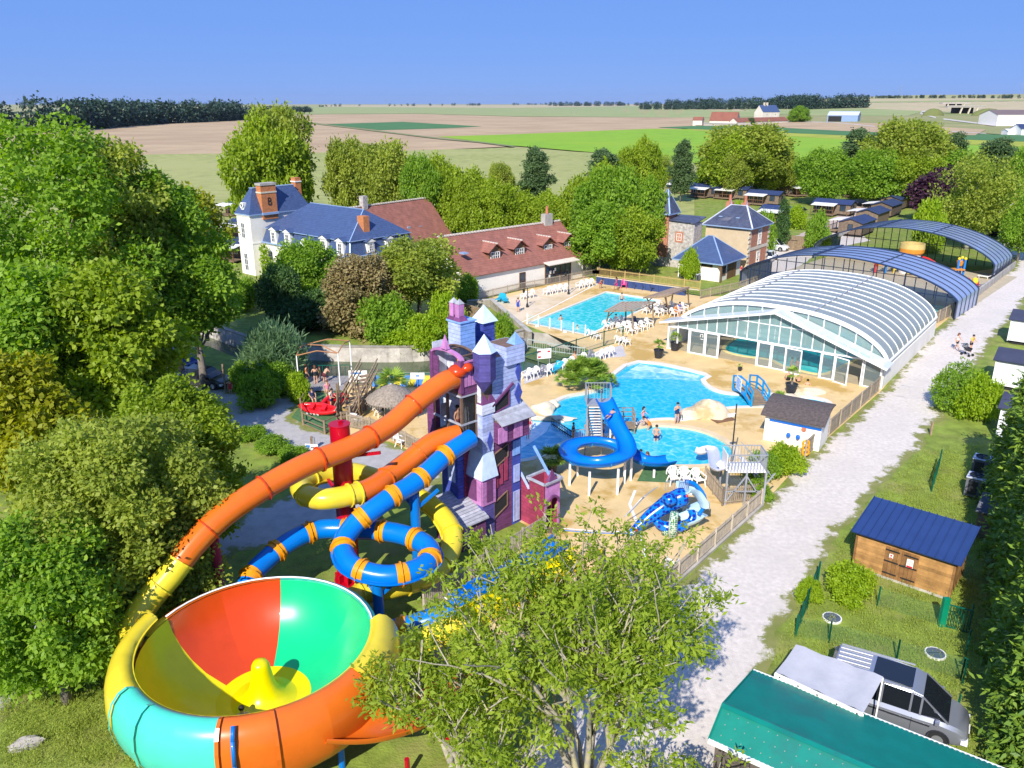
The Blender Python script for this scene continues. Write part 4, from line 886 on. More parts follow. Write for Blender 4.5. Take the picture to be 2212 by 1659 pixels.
# ---- small grey shed by the hedge, and pool kiosk with heather roof
F = Fr(G(2103,1160), -38)
H_ = thing('garden_store', 'small weathered timber store with grey ribbed roof beside the conifer hedge', 'shed', F.o, F.a)
MB().bx(.03,1.9,.03,1.3,0,1.55).build('wall', m_oak, H_)
for k in range(9): piece('plank', m_wood, H_, (0,0,.1+k*.17), (1.9,0,.1+k*.17), .05, .16); piece('plank', m_wood, H_, (0,.03,.1+k*.17), (0,1.3,.1+k*.17), .05, .16)
roof_slab(H_, [(-.15,-.2,1.6),(2.1,-.2,1.6),(2.1,1.5,2.0),(-.15,1.5,2.0)], mat('grey_sheet', (0.16,0.17,0.21), 0.4), .04)
for k in range(16): piece('roof_seam', MT['grey_sheet'], H_, (-.13,-.2+k*.112,1.64+k*.0265), (2.1,-.2+k*.112,1.64+k*.0265), .04, .05)
F = Fr(G(1648,950), -33)
H_ = thing('pool_kiosk', 'white kiosk with curved brown heather roof beside the plank fence', 'kiosk', F.o, F.a)
kr = F.z(1778,962,0).x; kd = 2.4
MB().bx(0,kr,0,kd,0,1.95).build('wall', m_white, H_)
q = MB(); nx = 14; m_heath = mat('heather_thatch', (0.105,0.085,0.08), 0.95, 0.35, 6.0, 0.9, 30)
for i in range(nx+1):
    y_ = -.35+(kd+.5)*i/nx; z_ = 1.95+.75*math.sin(math.pi*min(1,(i/nx)*.62+.02))
    q.v += [(-.25,y_,z_),(kr+.25,y_,z_),(-.25,y_,z_-.1),(kr+.25,y_,z_-.1)]
for i in range(nx): b=4*i; q.f += [(b,b+1,b+5,b+4),(b+2,b+6,b+7,b+3),(b,b+4,b+6,b+2),(b+1,b+3,b+7,b+5)]
q.f += [(0,2,3,1)]; q.build('heather_roof', m_heath, H_)
MB().bx(.3,kr,-.05,-.0,1.5,1.62).build('blue_rail', mat('blue_gloss', (0.01,0.13,0.52), 0.3, 0.1, coat=0.4), H_)
for x_ in (kr*.45,kr*.62,kr*.85):
    q = MB(); q.ball((x_,-.1,.75),.16,8,6,.2); o = q.build('blue_bag', MT['blue_gloss'], H_)
MB().lathe([(.001,0),(.16,0),(.16,.04),(.001,.04)],14).build('wall_clock', m_clay, H_); H_.children[-1].rotation_euler=(math.pi/2,0,0); H_.children[-1].location=(kr*.7,-.01,1.35)
# ---- white sided mobile homes along the road
m_siding = mat('white_siding', (0.78,0.79,0.82), 0.5, 0.04, 1.0, rows=7.0); m_dkroof = mat('charcoal_roof', (0.045,0.05,0.085), 0.6, 0.15, 1.0)
def mobile(lbl, o, L_=7.0, D_=3.4, deg=-38):
    t = thing('mobile_home', lbl, 'mobile home', o, math.radians(deg), 'white mobile homes beside the road')
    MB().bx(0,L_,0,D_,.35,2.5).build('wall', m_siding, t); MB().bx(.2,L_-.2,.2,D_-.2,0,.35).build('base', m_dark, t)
    roof_slab(t, [(-.25,-.2,2.45),(L_+.2,-.2,2.45),(L_+.2,D_/2,3.1),(-.25,D_/2,3.1)], m_dkroof, .1); roof_slab(t, [(L_+.2,D_+.2,2.45),(-.25,D_+.2,2.45),(-.25,D_/2,3.1),(L_+.2,D_/2,3.1)], m_dkroof, .1)
    MB().bx(-.06,.0,-.06,D_+.06,.3,2.46).build('corner_trim', m_alu, t)
    q = MB(); q.add([(0,0,2.5),(0,D_,2.5),(0,D_/2,3.02),(.05,0,2.5),(.05,D_,2.5),(.05,D_/2,3.02)], [(0,2,1),(3,4,5),(0,1,4,3)]); q.build('gable', m_siding, t); return t
for (px, py), l in (((2150,952),'white sided mobile home next to the tall conifer hedge'),((2141,838),'white sided mobile home with dark roof behind the clipped bushes'),((2175,742),'white sided mobile home third from the conifer hedge')):
    mobile(l, G(px,py))
# ---- timber lodges with white awnings in the park behind
m_lodge = mat('lodge_timber', (0.17,0.125,0.09), 0.85, 0.25, 3.0, rv=0.2); m_lroof = mat('lodge_roof', (0.03,0.045,0.12), 0.5, 0.15, 1.0, 0.1, 10); m_canv = mat('white_canvas', (0.74,0.72,0.70), 0.7, 0.08, 1.0)
def lodge(L_=7.5, D_=4.0):
    t = thing('timber_lodge', 'timber lodge', 'lodge', (0,0,0), 0)
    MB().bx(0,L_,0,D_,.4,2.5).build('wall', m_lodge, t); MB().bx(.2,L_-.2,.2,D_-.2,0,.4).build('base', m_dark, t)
    for s in (0,1):
        pts = [(-.25,-.25,2.42),(L_+.25,-.25,2.42),(L_+.25,D_/2,3.15),(-.25,D_/2,3.15)] if not s else [(L_+.25,D_+.25,2.42),(-.25,D_+.25,2.42),(-.25,D_/2,3.15),(L_+.25,D_/2,3.15)]
        roof_slab(t, pts, m_lroof, .1)
    for x_ in (.02,L_-.02):
        q = MB(); q.add([(x_,0,2.5),(x_,D_,2.5),(x_,D_/2,3.05)], [(0,1,2)]); q.build('gable', m_lodge, t)
    MB().slab([(.3,-2.6,2.2),(5.0,-2.6,2.2),(5.0,-.26,2.52),(.3,-.26,2.52)], .07).build('awning', m_canv, t)
    for x_ in (.4,2.6,4.9): MB().bar((x_,-2.5,0),(x_,-2.5,2.15),.1).build('post', m_oak, t)
    MB().bx(.3,5.0,-2.6,0,.3,.4).build('deck', m_wood, t); MB().bar((.4,-2.5,1.3),(4.9,-2.5,1.3),.08).build('handrail', m_oak, t)
    for k in range(9): MB().bar((.7+k*.5,-2.5,.4),(.7+k*.5,-2.5,1.3),.04).build('baluster', m_oak, t)
    for x_ in (1.2,3.2,6.0): opening(t, 'window', (x_,0,1.6), (0,-1), 1.1, 1.1, m_white if x_ < 5 else m_iron, m_glass, (1,0), .06)
    opening(t, 'window', (L_,2.0,1.6), (1,0), .8, 1.0, m_iron, m_glass, (0,0), .06); return t
L0 = lodge(); GL = 'timber lodges in the park'
spots = [((1755,462),-39,'lodge with a broad white awning and slatted deck beside the pink gravel path'),((1612,440),-39,'lodge with cream awning above the stone house roof'),((1822,424),-39,'lodge with cream awning at the far end of the pink path'),
 ((1470,402),-39,'pale awning lodge next to the narrow poplar by the meadow'),((1492,425),-39,'lodge with white awning just behind the turret'),((1548,428),-39,'lodge with sagging white awning behind the stone house chimneys'),((1640,478),-39,'lodge with pale awning in front of the clipped cone tree'),
 ((1720,405),-39,'dark lodge half hidden under the big plane tree'),((1700,425),30,'small brown lodge end between shrubs and the broad awning lodge'),
 ((1838,498),-129,'end lodge of the row, nearest the dark vaulted halls'),((1872,477),-129,'second lodge of the row from the dark halls'),((1902,460),-129,'third lodge of the row from the dark halls'),((1921,446),-129,'fourth lodge of the row from the dark halls'),((1938,436),-129,'fifth lodge of the row from the dark halls'),((1952,429),-129,'last lodge of the row, under the purple tree'),
 ((488,463),-39,'timber lodge with white awning highest up behind the chateau pavilion'),((490,512),-39,'timber lodge with orange lit terrace beside the chateau'),((470,560),-20,'grey timber lodge lowest beside the chateau pavilion wall'),
 ((2160,432),-39,'far lodge by the end of the white road'),((1445,415),-39,'lodge roof peeping out behind the large round tree')]
for i, ((px,py),dg,lb) in enumerate(spots):
    if i == 0: L0.location = G(px,py); L0.rotation_euler = (0,0,math.radians(dg)); L0['label'] = lb; L0['group'] = GL
    else: clone(L0, G(px,py), math.radians(dg), lb, GL)
# ---- wooden bin enclosure by the car park
F = Fr(G(1688,538), -36); H_ = thing('bin_enclosure', 'tall plank enclosure beside the white van in the car park', 'enclosure', F.o, F.a)
for k in range(16): piece('plank', m_wood, H_, (k*.26,0,0), (k*.26,0,2.3), .25, .05, up=(0,1,0)); piece('plank', m_wood, H_, (4.1,.1+k*.2,0), (4.1,.1+k*.2,2.3), .19, .05, up=(1,0,0))
MB().bx(1.4,2.4,-.06,-.03,1.5,1.58).build('latch_bar', m_iron, H_); MB().bx(4.2,7.2,-.2,1.4,0,.9).build('low_box', m_wood, H_)
# ---- farm and sheds on the plain
def far_house(name, lbl, cat, p0, p1, dep, ze, zr, mw, mr, n=0, z0=0.0):
    a, b = p0, p1; F = Fr(a, math.degrees(math.atan2(b.y-a.y, b.x-a.x))); L_ = (b.xy-a.xy).length
    t = thing(name, lbl, cat, (a.x,a.y,a.z-.3), F.a)
    q = MB(); q.add([(0,0,0),(L_,0,0),(L_,dep,0),(0,dep,0),(0,0,ze),(L_,0,ze),(L_,dep,ze),(0,dep,ze),(0,dep/2,zr-.2),(L_,dep/2,zr-.2)], [(0,1,5,4),(2,3,7,6),(1,2,6,9,5),(3,0,4,8,7)]); q.build('wall', mw, t)
    roof_slab(t, [(-.3,-.4,ze-.2),(L_+.3,-.4,ze-.2),(L_+.3,dep/2,zr),(-.3,dep/2,zr)], mr, .2); roof_slab(t, [(L_+.3,dep+.4,ze-.2),(-.3,dep+.4,ze-.2),(-.3,dep/2,zr),(L_+.3,dep/2,zr)], mr, .2)
    for k in range(n): opening(t, 'window', (L_*(k+.5)/n,0,ze*.6), (0,-1), 1.2, 1.6, m_white, m_glass, (1,0), .1)
    return t
m_ftile = mat('farm_tile', (0.24,0.09,0.06), 0.9, 0.15, 0.2); m_fwall = mat('farm_wall', (0.62,0.57,0.5), 0.9, 0.1, 0.2)
t = far_house('farm_barn', 'large farm barn with rusty tiled roof on the plain', 'barn', GT(1532,271), GT(1590,271), 16, 5.0, 13.0, m_fwall, m_ftile)
t = far_house('farm_shed', 'small white gabled shed at the end of the farm barn', 'shed', GT(1496,271), GT(1516,271), 9, 5.5, 8.5, m_fwall, m_ftile)
t = far_house('farm_wing', 'long low farm wing with red roof in front of the manor', 'barn', GT(1592,272), GT(1702,265), 9, 4.0, 7.5, m_fwall, m_ftile)
t = far_house('farm_manor', 'tall farm manor with dark slate roof and twin chimneys', 'house', GT(1647,256), GT(1683,254), 14, 8.0, 16.0, m_fwall, m_slate, 2)
for x_ in (8,13): MB().bx(x_,x_+1.5,6,8,14,19).build('chimney', m_quoin, t)
t = far_house('farm_wall', 'grey farm wall joining the barn and the red roofed wing', 'wall', GT(1520,272), GT(1592,273), 1.0, 3.0, 3.3, m_conc, m_conc)
t = far_house('blue_hangar', 'blue steel farm hangar standing alone on the plain', 'hangar', GT(1786,263), GT(1852,263), 24, 7.0, 10.5, mat('blue_steel', (0.22,0.32,0.5), 0.6), mat('pale_steel', (0.55,0.6,0.7), 0.5))
MB().bx(1,14,-.15,-.05,.3,6).build('open_bay', m_dark, t)
t = far_house('white_warehouse', 'white warehouse with brown roof at the edge of the plain', 'warehouse', GT(2152,272), GT(2260,272), 30, 10, 14, m_white, mat('brown_sheet', (0.16,0.12,0.12), 0.8))
for k in range(4): MB().bx(3+k*9,11+k*9,-.15,-.05,.3,7.5).build('panel_door', m_alu, t)
t = far_house('blue_roof_shed', 'white shed with deep blue roof below the warehouse', 'shed', GT(2205,293), GT(2290,293), 14, 5, 8, m_white, m_lroof)
t = far_house('white_lean_to', 'little white lean-to against the blue roofed shed', 'shed', GT(2176,292), GT(2202,292), 8, 3.5, 4.5, m_white, m_alu)
# road bridge and embankment
b0, b1 = GT(2062,246), GT(2110,246); F = Fr(b0, math.degrees(math.atan2(b1.y-b0.y,b1.x-b0.x))); LB_ = (b1-b0).length
t = thing('road_bridge', 'concrete road bridge over a cutting on the plain', 'bridge', b0, F.a)
MB().bx(-10,LB_+10,0,9,7.5,9.0).build('deck', m_conc, t); MB().bx(-10,LB_+10,-.3,0,9,10).build('parapet', m_conc, t)
for x_ in (LB_*.25,LB_*.62,LB_*.95): MB().bar((x_,1,0),(x_+2,1,7.5),1.5).build('pier', m_quoin, t)
MB().bx(0,LB_,8.5,9,0,7.5).build('painted_shade', m_dark, t)  # near-black slab whose colour stands in for shade under the deck
for (px,py,pw) in ((2030,252,46),(2150,252,70)):
    a = GT(px,py); w2 = pw*a.y/FPX/1.0
    q = MB(); q.ball((0,0,-1),w2*.5,20,8,10); o = q.build('embankment', fm('scrub_bank',(0.14,0.16,0.05)), None, smooth=True); o.location = a+Vector((0,16,0)); o.scale = (1,.5,1); struct(o)
for px, py, lb in ((2062,231,'tiny distant motorway bridge on the plain'),):
    a, b = GT(2048,232), GT(2082,232); F = Fr(a, math.degrees(math.atan2(b.y-a.y,b.x-a.x))); L_ = (b-a).length
    t = thing('road_bridge', lb, 'bridge', a, F.a); MB().bx(-10,L_+10,0,9,5,7).build('deck', m_conc, t); MB().bx(2,L_-2,3,9,0,5).build('painted_shade', m_dark, t);  # dark block below this deck is shade painted as colour
    for x_ in (0,L_/2,L_): MB().bx(x_-.8,x_+.8,.5,2,0,5).build('pier', m_quoin, t)
# pylons
m_steel = mat('galvanised_steel', (0.22,0.26,0.36), 0.6)
def pylon(px, pyb, pyt, lb, wf=1.0):
    a = GT(px, pyb); h = HT(px, pyt, a.y)-a.z; t = thing('pylon', lb, 'pylon', a, 0, 'electricity pylons on the skyline'); w_ = h*.14*wf; r = h*.008
    q = MB()
    for s in (-1,1): q.bar((s*w_,0,0),(s*w_*.3,0,h*.45),r*2); q.bar((s*w_*.3,0,h*.45),(s*w_*1.2,0,h*.8),r*2); q.bar((s*w_*1.2,0,h*.8),(s*w_*.9,0,h),r*2)
    q.build('mast', m_steel, t); MB().bar((-w_*1.6,0,h*.97),(w_*1.6,0,h*.97),r*2).build('cross_arm', m_steel, t); MB().bar((-w_*1.2,0,h*.78),(w_*1.2,0,h*.78),r*1.6).build('cross_arm', m_steel, t)
    for k in range(5): MB().bar((-w_*(1-.15*k),0,h*.09*k),(w_*(1-.15*(k+1)),0,h*.09*(k+1)),r).build('brace', m_steel, t)
pylon(1944,209,186,'lattice pylon alone on the ridge'); pylon(2204,209,180,'lattice pylon at the end of the skyline'); pylon(833,222,214,'small pylon over the hazy brown fields'); pylon(769,223,216,'smallest pylon on the skyline')
def pole(px, pyb, pyt, lb, g_='telegraph poles along the plain'):
    a = GT(px, pyb); h = HT(px, pyt, a.y)-a.z; t = thing('telegraph_pole', lb, 'pole', a, 0, g_); MB().cyl((0,0,0),(0,0,h),h*.018,h*.012,6).build('mast', m_conc, t); MB().bar((-h*.09,0,h*.95),(h*.09,0,h*.95),h*.02).build('cross_arm', m_conc, t)
POLE_L = ['thin pole in the tan field short of the farm barn','thin pole between the two far tan fields','pole behind the farm barn roof','pole behind the farm manor','thick pole beside the farm tree','pole between the blue hangar and the road','second pole between the blue hangar and the road','pole behind the bridge embankment','pole next to the warehouse roof','pole in front of the warehouse by the yellow strip','pole on the pale field beyond the green strip','pole on the hedge line beyond the green strip','first thin mast on the hazy skyline beyond the wood','second thin mast on the hazy skyline beyond the wood','third thin mast on the hazy skyline beyond the wood']
for k_, (px, pyb, pyt) in enumerate(((1389,240,226),(1451,242,229),(1585,240,228),(1700,241,228),(1715,264,243),(1998,250,230),(2018,250,231),(2160,249,232),(2182,249,232),(2178,262,242),(1240,250,240),(1186,249,239),(610,225,217),(640,226,217),(668,226,218))): pole(px,pyb,pyt,POLE_L[k_])
# ---------------------------------------------------------------- water slides
def gloss(n, c, rough=0.28, var=0.06): return mat(n, c, rough, var, 1.2, 0.0, spec=0.35, coat=0.12, col2=tuple(x*.82 for x in c), c2scale=0.5, c2lo=0.55, c2hi=0.8)
g_or = gloss('orange_fibreglass', (0.66,0.135,0.012)); g_rd = gloss('red_fibreglass', (0.55,0.05,0.006)); g_yl = gloss('yellow_fibreglass', (0.72,0.57,0.035)); g_bl = gloss('blue_fibreglass', (0.0,0.17,0.62))
g_am = gloss('amber_band', (0.75,0.30,0.01)); g_gn = gloss('green_fibreglass', (0.005,0.50,0.20)); g_tq = gloss('turquoise_fibreglass', (0.07,0.58,0.43)); g_by = gloss('bright_yellow', (0.74,0.63,0.0)); g_lb = gloss('light_blue_fibreglass', (0.02,0.36,0.70))
m_redst = mat('red_steel', (0.42,0.0,0.015), 0.4, 0.12, 1.0, coat=0.2); m_blst = mat('blue_steel_post', (0.0,0.16,0.55), 0.4, 0.12, 1.0, coat=0.2); m_crim = mat('faded_crimson_steel', (0.34,0.02,0.05), 0.5, 0.15, 1.0)
def cutpath(path, fr0, fr1, L):
    tot = L[-1]; a, b = fr0*tot, fr1*tot; out = []
    def at(s_):
        j = 0
        while j < len(L)-2 and L[j+1] < s_: j += 1
        t = (s_-L[j])/max(1e-9, L[j+1]-L[j]); return path[j].lerp(path[j+1], min(1,max(0,t)))
    out = [at(a)]+[path[i] for i in range(len(path)) if a+.02 < L[i] < b-.02]+[at(b)]; return out
def slide(t, pts, r, cols, step=2.3, flange=None, bands=None, seam=None, n=14, first=0.0):
    path = resample(smooth_path(pts, 8), 0.3); L = [0.0]
    for i in range(1, len(path)): L.append(L[-1]+(path[i]-path[i-1]).length)
    tot = L[-1]; cuts = [0.0]; s_ = first or step
    while s_ < tot-.6: cuts.append(s_/tot); s_ += step
    for e, _ in cols[:-1]: cuts.append(e)
    cuts = sorted(set(cuts))+[1.0]
    def colat(f):
        for e, m in cols:
            if f < e: return m
        return cols[-1][1]
    for i in range(len(cuts)-1):
        q = MB(); q.tube(cutpath(path, cuts[i], cuts[i+1], L), r, n, False, False); q.build('tube_section', colat((cuts[i]+cuts[i+1])/2), t, smooth=True)
    for c in cuts[1:-1]:
        m = flange(c) if flange else colat(c-.01); w_ = .028/tot
        if bands:
            q = MB(); q.tube(cutpath(path, c-.22/tot, c+.22/tot, L), r+.03, n, False, True); b_ = q.build('band', bands, t, auto=40)
            q = MB(); q.tube(cutpath(path, c-w_, c+w_, L), r+.11, n, False, True); q.build('flange', bands, b_)
        else:
            q = MB(); q.tube(cutpath(path, c-w_, c+w_, L), r+.075, n, False, True); q.build('flange', m, t)
    if seam:
        for e0, (e, m) in zip([0.0]+[x[0] for x in cols], cols):
            p2 = cutpath(path, e0, e, L); q = MB(); q.sweep(p2, [(r-.01,-.16),(r+.085,-.16),(r+.085,-.10),(r-.01,-.10)], capped=True); q.build('seam', m, t)
    return path
def trough(t, pts, prof, m, name='trough', sm=True, step=.3, n=8):
    path = resample(smooth_path(pts, n), step); q = MB(); q.sweep(path, prof, capped=True); return q.build(name, m, t, auto=35)
def Uprof(w_, h, th=.05, n=8):
    o = [(w_*math.cos(math.pi+math.pi*i/n), h+h*math.sin(math.pi+math.pi*i/n)) for i in range(n+1)]
    i_ = [((w_-th)*math.cos(math.pi+math.pi*i/n), h+(h-th)*math.sin(math.pi+math.pi*i/n)+.004) for i in range(n+1)]
    return o + i_[::-1]
t = thing('orange_tube_slide', 'long orange tube slide curving from the castle balcony into the big bowl', 'water slide', V(975,822,37.6))
def rel(pts, t): return [Vector(V(*p))-t.location for p in pts]
slide(t, rel([(985,818,37.9),(965,822,37.4),(940,838,37.0),(900,868,36.3),(840,920,35.2),(760,965,33.6),(660,1005,32.0),(560,1060,30.5),(480,1115,29.3),(415,1180,28.3),(365,1245,27.5),(318,1300,26.8),(285,1360,26.0),(274,1410,25.0)], t), .52, [(.79,g_or),(1.0,g_yl)], 2.75, seam=True, flange=lambda c: g_rd if c < .78 else g_yl)
q = MB(); q.ball((.3,.1,.45),.5,12,8,.35); q.ball((.75,.15,.62),.36,10,7,.25); q.build('red_hood', g_rd, t, smooth=True)
c0 = V(733,917,34.1)
t = thing('red_column', 'tall thick red steel column carrying the tube slides', 'column', (c0.x,34.1,0)); 
MB().cyl((0,0,0),(0,0,c0.z),.46,.46,24).build('shaft', m_redst, t, auto=40); MB().cyl((0,0,c0.z),(0,0,c0.z+.05),.49,.49,24).build('cap', m_redst, t, auto=40); MB().box((.05,.05,c0.z+.12),(.2,.08,.14),.6).build('lifting_lug', m_redst, t)
MB().cyl((0,0,0),(0,0,.06),.8,.8,20).build('foot_plate', m_redst, t)
for a, z in ((-2.6,5.1),(-.2,6.9),(-.5,4.7),(2.2,4.6),(1.0,4.2)):
    MB().bar((.4*math.cos(a),.4*math.sin(a),z-.3),(1.9*math.cos(a),1.9*math.sin(a),z),.13).build('bracket', m_redst, t)
for k in range(10): a = k*.628; MB().bx(-.02,.02,.44,.75,0,.5).build('stiffener', m_redst, t); t.children[-1].rotation_euler = (0,0,a)
c1 = V(462,1165,29.6)
t = thing('crimson_post', 'faded crimson steel post under the orange tube slide', 'column', (c1.x,29.6,0)); MB().cyl((0,0,0),(0,0,c1.z),.2,.2,16).build('shaft', m_crim, t, auto=40)
for z in (c1.z-.5,c1.z-1.5): MB().bar((0,0,z),(-.95,-.7,z+.35),.12).build('bracket', m_crim, t)
t = thing('red_yellow_tube_slide', 'red then yellow tube slide looping around the red column', 'water slide', V(978,942,37.0))
slide(t, rel([(990,938,37.3),(965,944,37.0),(930,958,36.6),(890,990,36.0),(850,1020,35.3),(800,1055,34.0),(740,1073,33.1),(690,1078,32.9),(657,1066,33.5),(652,1046,34.6),(690,1026,35.9),(760,1020,36.8),(840,1043,37.0),(900,1072,36.9),(950,1108,36.3),(978,1155,35.0),(966,1205,33.6),(925,1245,32.2),(850,1268,31.2),(770,1288,30.4),(752,1330,29.0),(790,1385,27.6),(850,1400,27.1),(910,1385,27.3),(965,1362,27.7),(1000,1350,28.0)], t), .50, [(.18,g_or),(1.0,g_yl)], 2.2, seam=True, flange=lambda c: g_yl if c > .15 else g_or)
t = thing('blue_tube_slide', 'blue tube slide with orange bands coiling beside the bowl', 'water slide', V(1012,950,37.0))
slide(t, rel([(1018,946,37.2),(1000,957,36.8),(960,985,36),(900,1040,34.6),(850,1070,33.6),(800,1105,32.8),(760,1140,32.2),(740,1180,31.3),(760,1222,30.2),(820,1243,29.8),(880,1238,30),(926,1213,31),(925,1182,32),(880,1158,32.8),(820,1146,33.3),(760,1143,33.5),(690,1144,33.5),(630,1168,32.7),(575,1210,31.6),(535,1260,30.3),(545,1320,29.6),(640,1350,29.6),(760,1370,29.0),(850,1362,28.4),(932,1338,28.5),(980,1318,28.9)], t), .47, [(1.0,g_bl)], 1.75, bands=g_am, seam=True)
for (px,py,Y,lb) in ((895,1065,34.5,'blue steel post inside the yellow S bend'),(814,1252,30.1,'blue steel post under the front of the blue coil')):
    p = V(px,py,Y); t = thing('blue_post', lb, 'column', (p.x,Y,0), 0, 'blue posts carrying the tube slides')
    MB().cyl((0,0,0),(0,0,p.z),.24,.24,16).build('shaft', m_blst, t, auto=40)
    for a in (0.4,2.4): MB().bar((0,0,p.z-.9),(1.2*math.cos(a),1.2*math.sin(a),p.z-.05),.13).build('bracket', m_blst, t)
    MB().box((0,0,.05),(.9,.9,.1)).build('foot_plate', m_blst, t)
# ---- the bowl
BC = Vector((-9.2,24.4,0)); BR = 4.1
t = thing('bowl_slide', 'giant open bowl slide in red, green and yellow with turquoise and orange hood', 'water slide', BC)
def bang(px, py, z): p = G(px, py, z)-BC; return math.atan2(p.y, p.x)
def arcparts(name, prof, segs, n=16, m2=None):
    for a0, a1, m in segs:
        k = max(3, int(abs(a1-a0)/.13)); q = MB(); q.lathe(prof, k, (0,0,0), a0, a1); q.build(name, m, t, smooth=True)
aR, aG, aY = bang(357,1339,3.5), bang(604,1260,3.5), bang(786,1394,3.5)
inn = [(1.7,1.2),(1.95,1.28),(2.6,1.52),(3.2,1.95),(3.65,2.48),(3.95,3.05),(4.08,3.55)]
pi2 = 2*math.pi
arcparts('bowl_panel', inn, [(aG,(aG+aR)/2,g_rd),((aG+aR)/2,aR,g_rd),(aY,(aY+aG)/2,g_gn),((aY+aG)/2,aG,g_gn),(aR,aR+.9,g_by),(aR+.9,aR+1.8,g_by),(aR+1.8,aY+pi2-.8,g_by),(aY+pi2-.8,aY+pi2,g_by)])
arcparts('bowl_floor', [(.5,1.1),(1.0,1.12),(1.4,1.165),(1.701,1.202)], [(0,pi2,g_by)])
MB().lathe([(1.2,1.14),(.78,1.27),(.52,1.6),(.41,2.0),(.35,2.4),(.32,2.62),(.24,2.76),(.1,2.81),(.001,2.82)],28).build('centre_cone', g_by, t, smooth=True)
arcparts('outer_skin', [(1.55,1.0),(2.7,1.35),(3.75,2.4),(4.16,3.5)], [(0,pi2,g_or)])
arcparts('rim_flange', [(4.07,3.5),(4.32,3.52),(4.32,3.60),(4.07,3.60)], [(aG,aR,g_or),(aY-.35,aG,g_tq),(aR,aR+.25,g_yl)])
h1, h2_, h3_, h4_ = bang(345,1375,3.9), bang(350,1465,3.9)+pi2, bang(485,1546,3.9)+pi2, bang(735,1440,3.9)+pi2
h1 = aR+.12
hp = [(BR+.0,3.86),(BR+.06,3.98),(BR+.28,4.08),(BR+.55,3.98),(BR+.8,3.7),(BR+.95,3.3),(BR+1.0,2.8),(BR+.92,2.25),(BR+.7,1.75),(BR+.35,1.4),(BR-.2,1.2)]
def seq(a, b, k, m): return [(a+(b-a)*i/k, a+(b-a)*(i+1)/k, m) for i in range(k)]
S0 = seq(h1,h2_,3,g_yl)+seq(h2_,h3_,3,g_tq)+seq(h3_,h4_,3,g_or)+seq(h4_,aY+pi2+.25,2,g_yl)
arcparts('hood_panel', hp, S0)
for i, (a, b, m) in enumerate(S0):
    if i in (0,3,6,9) or i in (4,7): w_ = .012; q = MB(); q.lathe([(r+(.09 if z < 4.4 else 0), z+(.07 if z > 2.5 else -.02)) for r, z in hp], 1, (0,0,0), a-w_, a+w_); q.lathe([(r,z) for r,z in hp], 1, (0,0,0), a+w_+.001, a-w_-.001); q.build('hood_flange', m, t)
q = MB(); q.lathe([(BR-.05,3.82),(BR+.03,3.82),(BR+.03,3.9),(BR-.05,3.9)], 40, (0,0,0), h1, aY+pi2+.25); q.build('hood_lip', g_yl, t)
# water pipe round the back rim, and legs
q = MB(); q.tube([(4.15*math.cos(aY-.2+(aR-aY+.2)*i/24),4.15*math.sin(aY-.2+(aR-aY+.2)*i/24),3.66) for i in range(25)], .035, 8); q.build('water_pipe', m_alu, t, smooth=True)
for k in range(8):
    a = k*pi2/8+.2; MB().cyl((3.9*math.cos(a),3.9*math.sin(a),0),(3.9*math.cos(a),3.9*math.sin(a),2.4),.12,.12,10).build('leg', m_blst, t)
a = bang(560,1590,2.0); 
q = MB(); _st = [(r*math.cos(-1.42),r*math.sin(-1.42),z) for r,z in ((4.75,4.1),(5.05,3.8),(5.22,3.0),(5.25,0))]
for a_, b_ in zip(_st[:-1], _st[1:]): q.cyl(a_, b_, .07, .07, 8)
q.build('support_tube', m_blst, t, smooth=True)
t = thing('red_runout', 'wide red flume running out from under the bowl towards the deck', 'water slide', (-5.5,21.5,0))
trough(t, [(p-t.location) for p in (V(700,1590,21.0),V(800,1590,21.4),V(880,1570,22.2),V(950,1530,23.2),V(1010,1490,24.3),V(1040,1470,25.0))], Uprof(.75,.5), g_or)
for k in range(4): p = Vector((.6+k*1.3,-.6+k*.9,0)); MB().cyl(p, p+Vector((0,0,.8)), .09,.09,8).build('leg', m_redst, t)
# ---- flat run-out lanes on the deck
def lane(lb, px0, px1, w_, m, zz=.35):
    a, b = G(*px0), G(*px1); F = Fr(a, math.degrees(math.atan2(b.y-a.y,b.x-a.x))); L_ = (b-a).length
    t = thing('runout_lane', lb, 'water slide', F.o, F.a, 'run-out lanes of the slides')
    q = MB(); q.sweep([(0,0,.25),(L_*.5,0,.12),(L_,0,.08)], [(-w_/2,.42),(-w_/2+.06,.42),(-w_/2+.1,.08),(w_/2-.1,.08),(w_/2-.06,.42),(w_/2,.42),(w_/2+.02,0),(-w_/2-.02,0)], capped=True); q.build('trough', m, t)
    for k in range(5): MB().bx(L_*(k+.5)/5-.03,L_*(k+.5)/5+.03,-w_/2-.05,w_/2+.05,.0,.09).build('rib', m, t)
    return t
lane('blue run-out lane next to the picket fence', (985,1318), (1210,1178), 1.05, g_bl); lane('yellow run-out lane beside the blue one', (1010,1352), (1285,1192), 1.15, g_by)
t = thing('tan_tube_slide', 'sand coloured tube with wide red mouth on the deck', 'water slide', G(1262,1318))
slide(t, [(0,0,.62),(.25,1.0,.72),(.5,1.9,.9),(.55,2.7,.95),(.2,3.6,.95)], .55, [(1.0,mat('sand_tube', (0.62,0.42,0.2), 0.5, 0.08))], 1.6)
q = MB(); q.tube([(0.03,.10,.63),(-.05,-.25,.60)], [.58,.75], 18, False, False); q.tube([(-.05,-.25,.60),(.03,.10,.63)], [.70,.54], 18, False, False); q.build('red_mouth', g_rd, t, smooth=True)
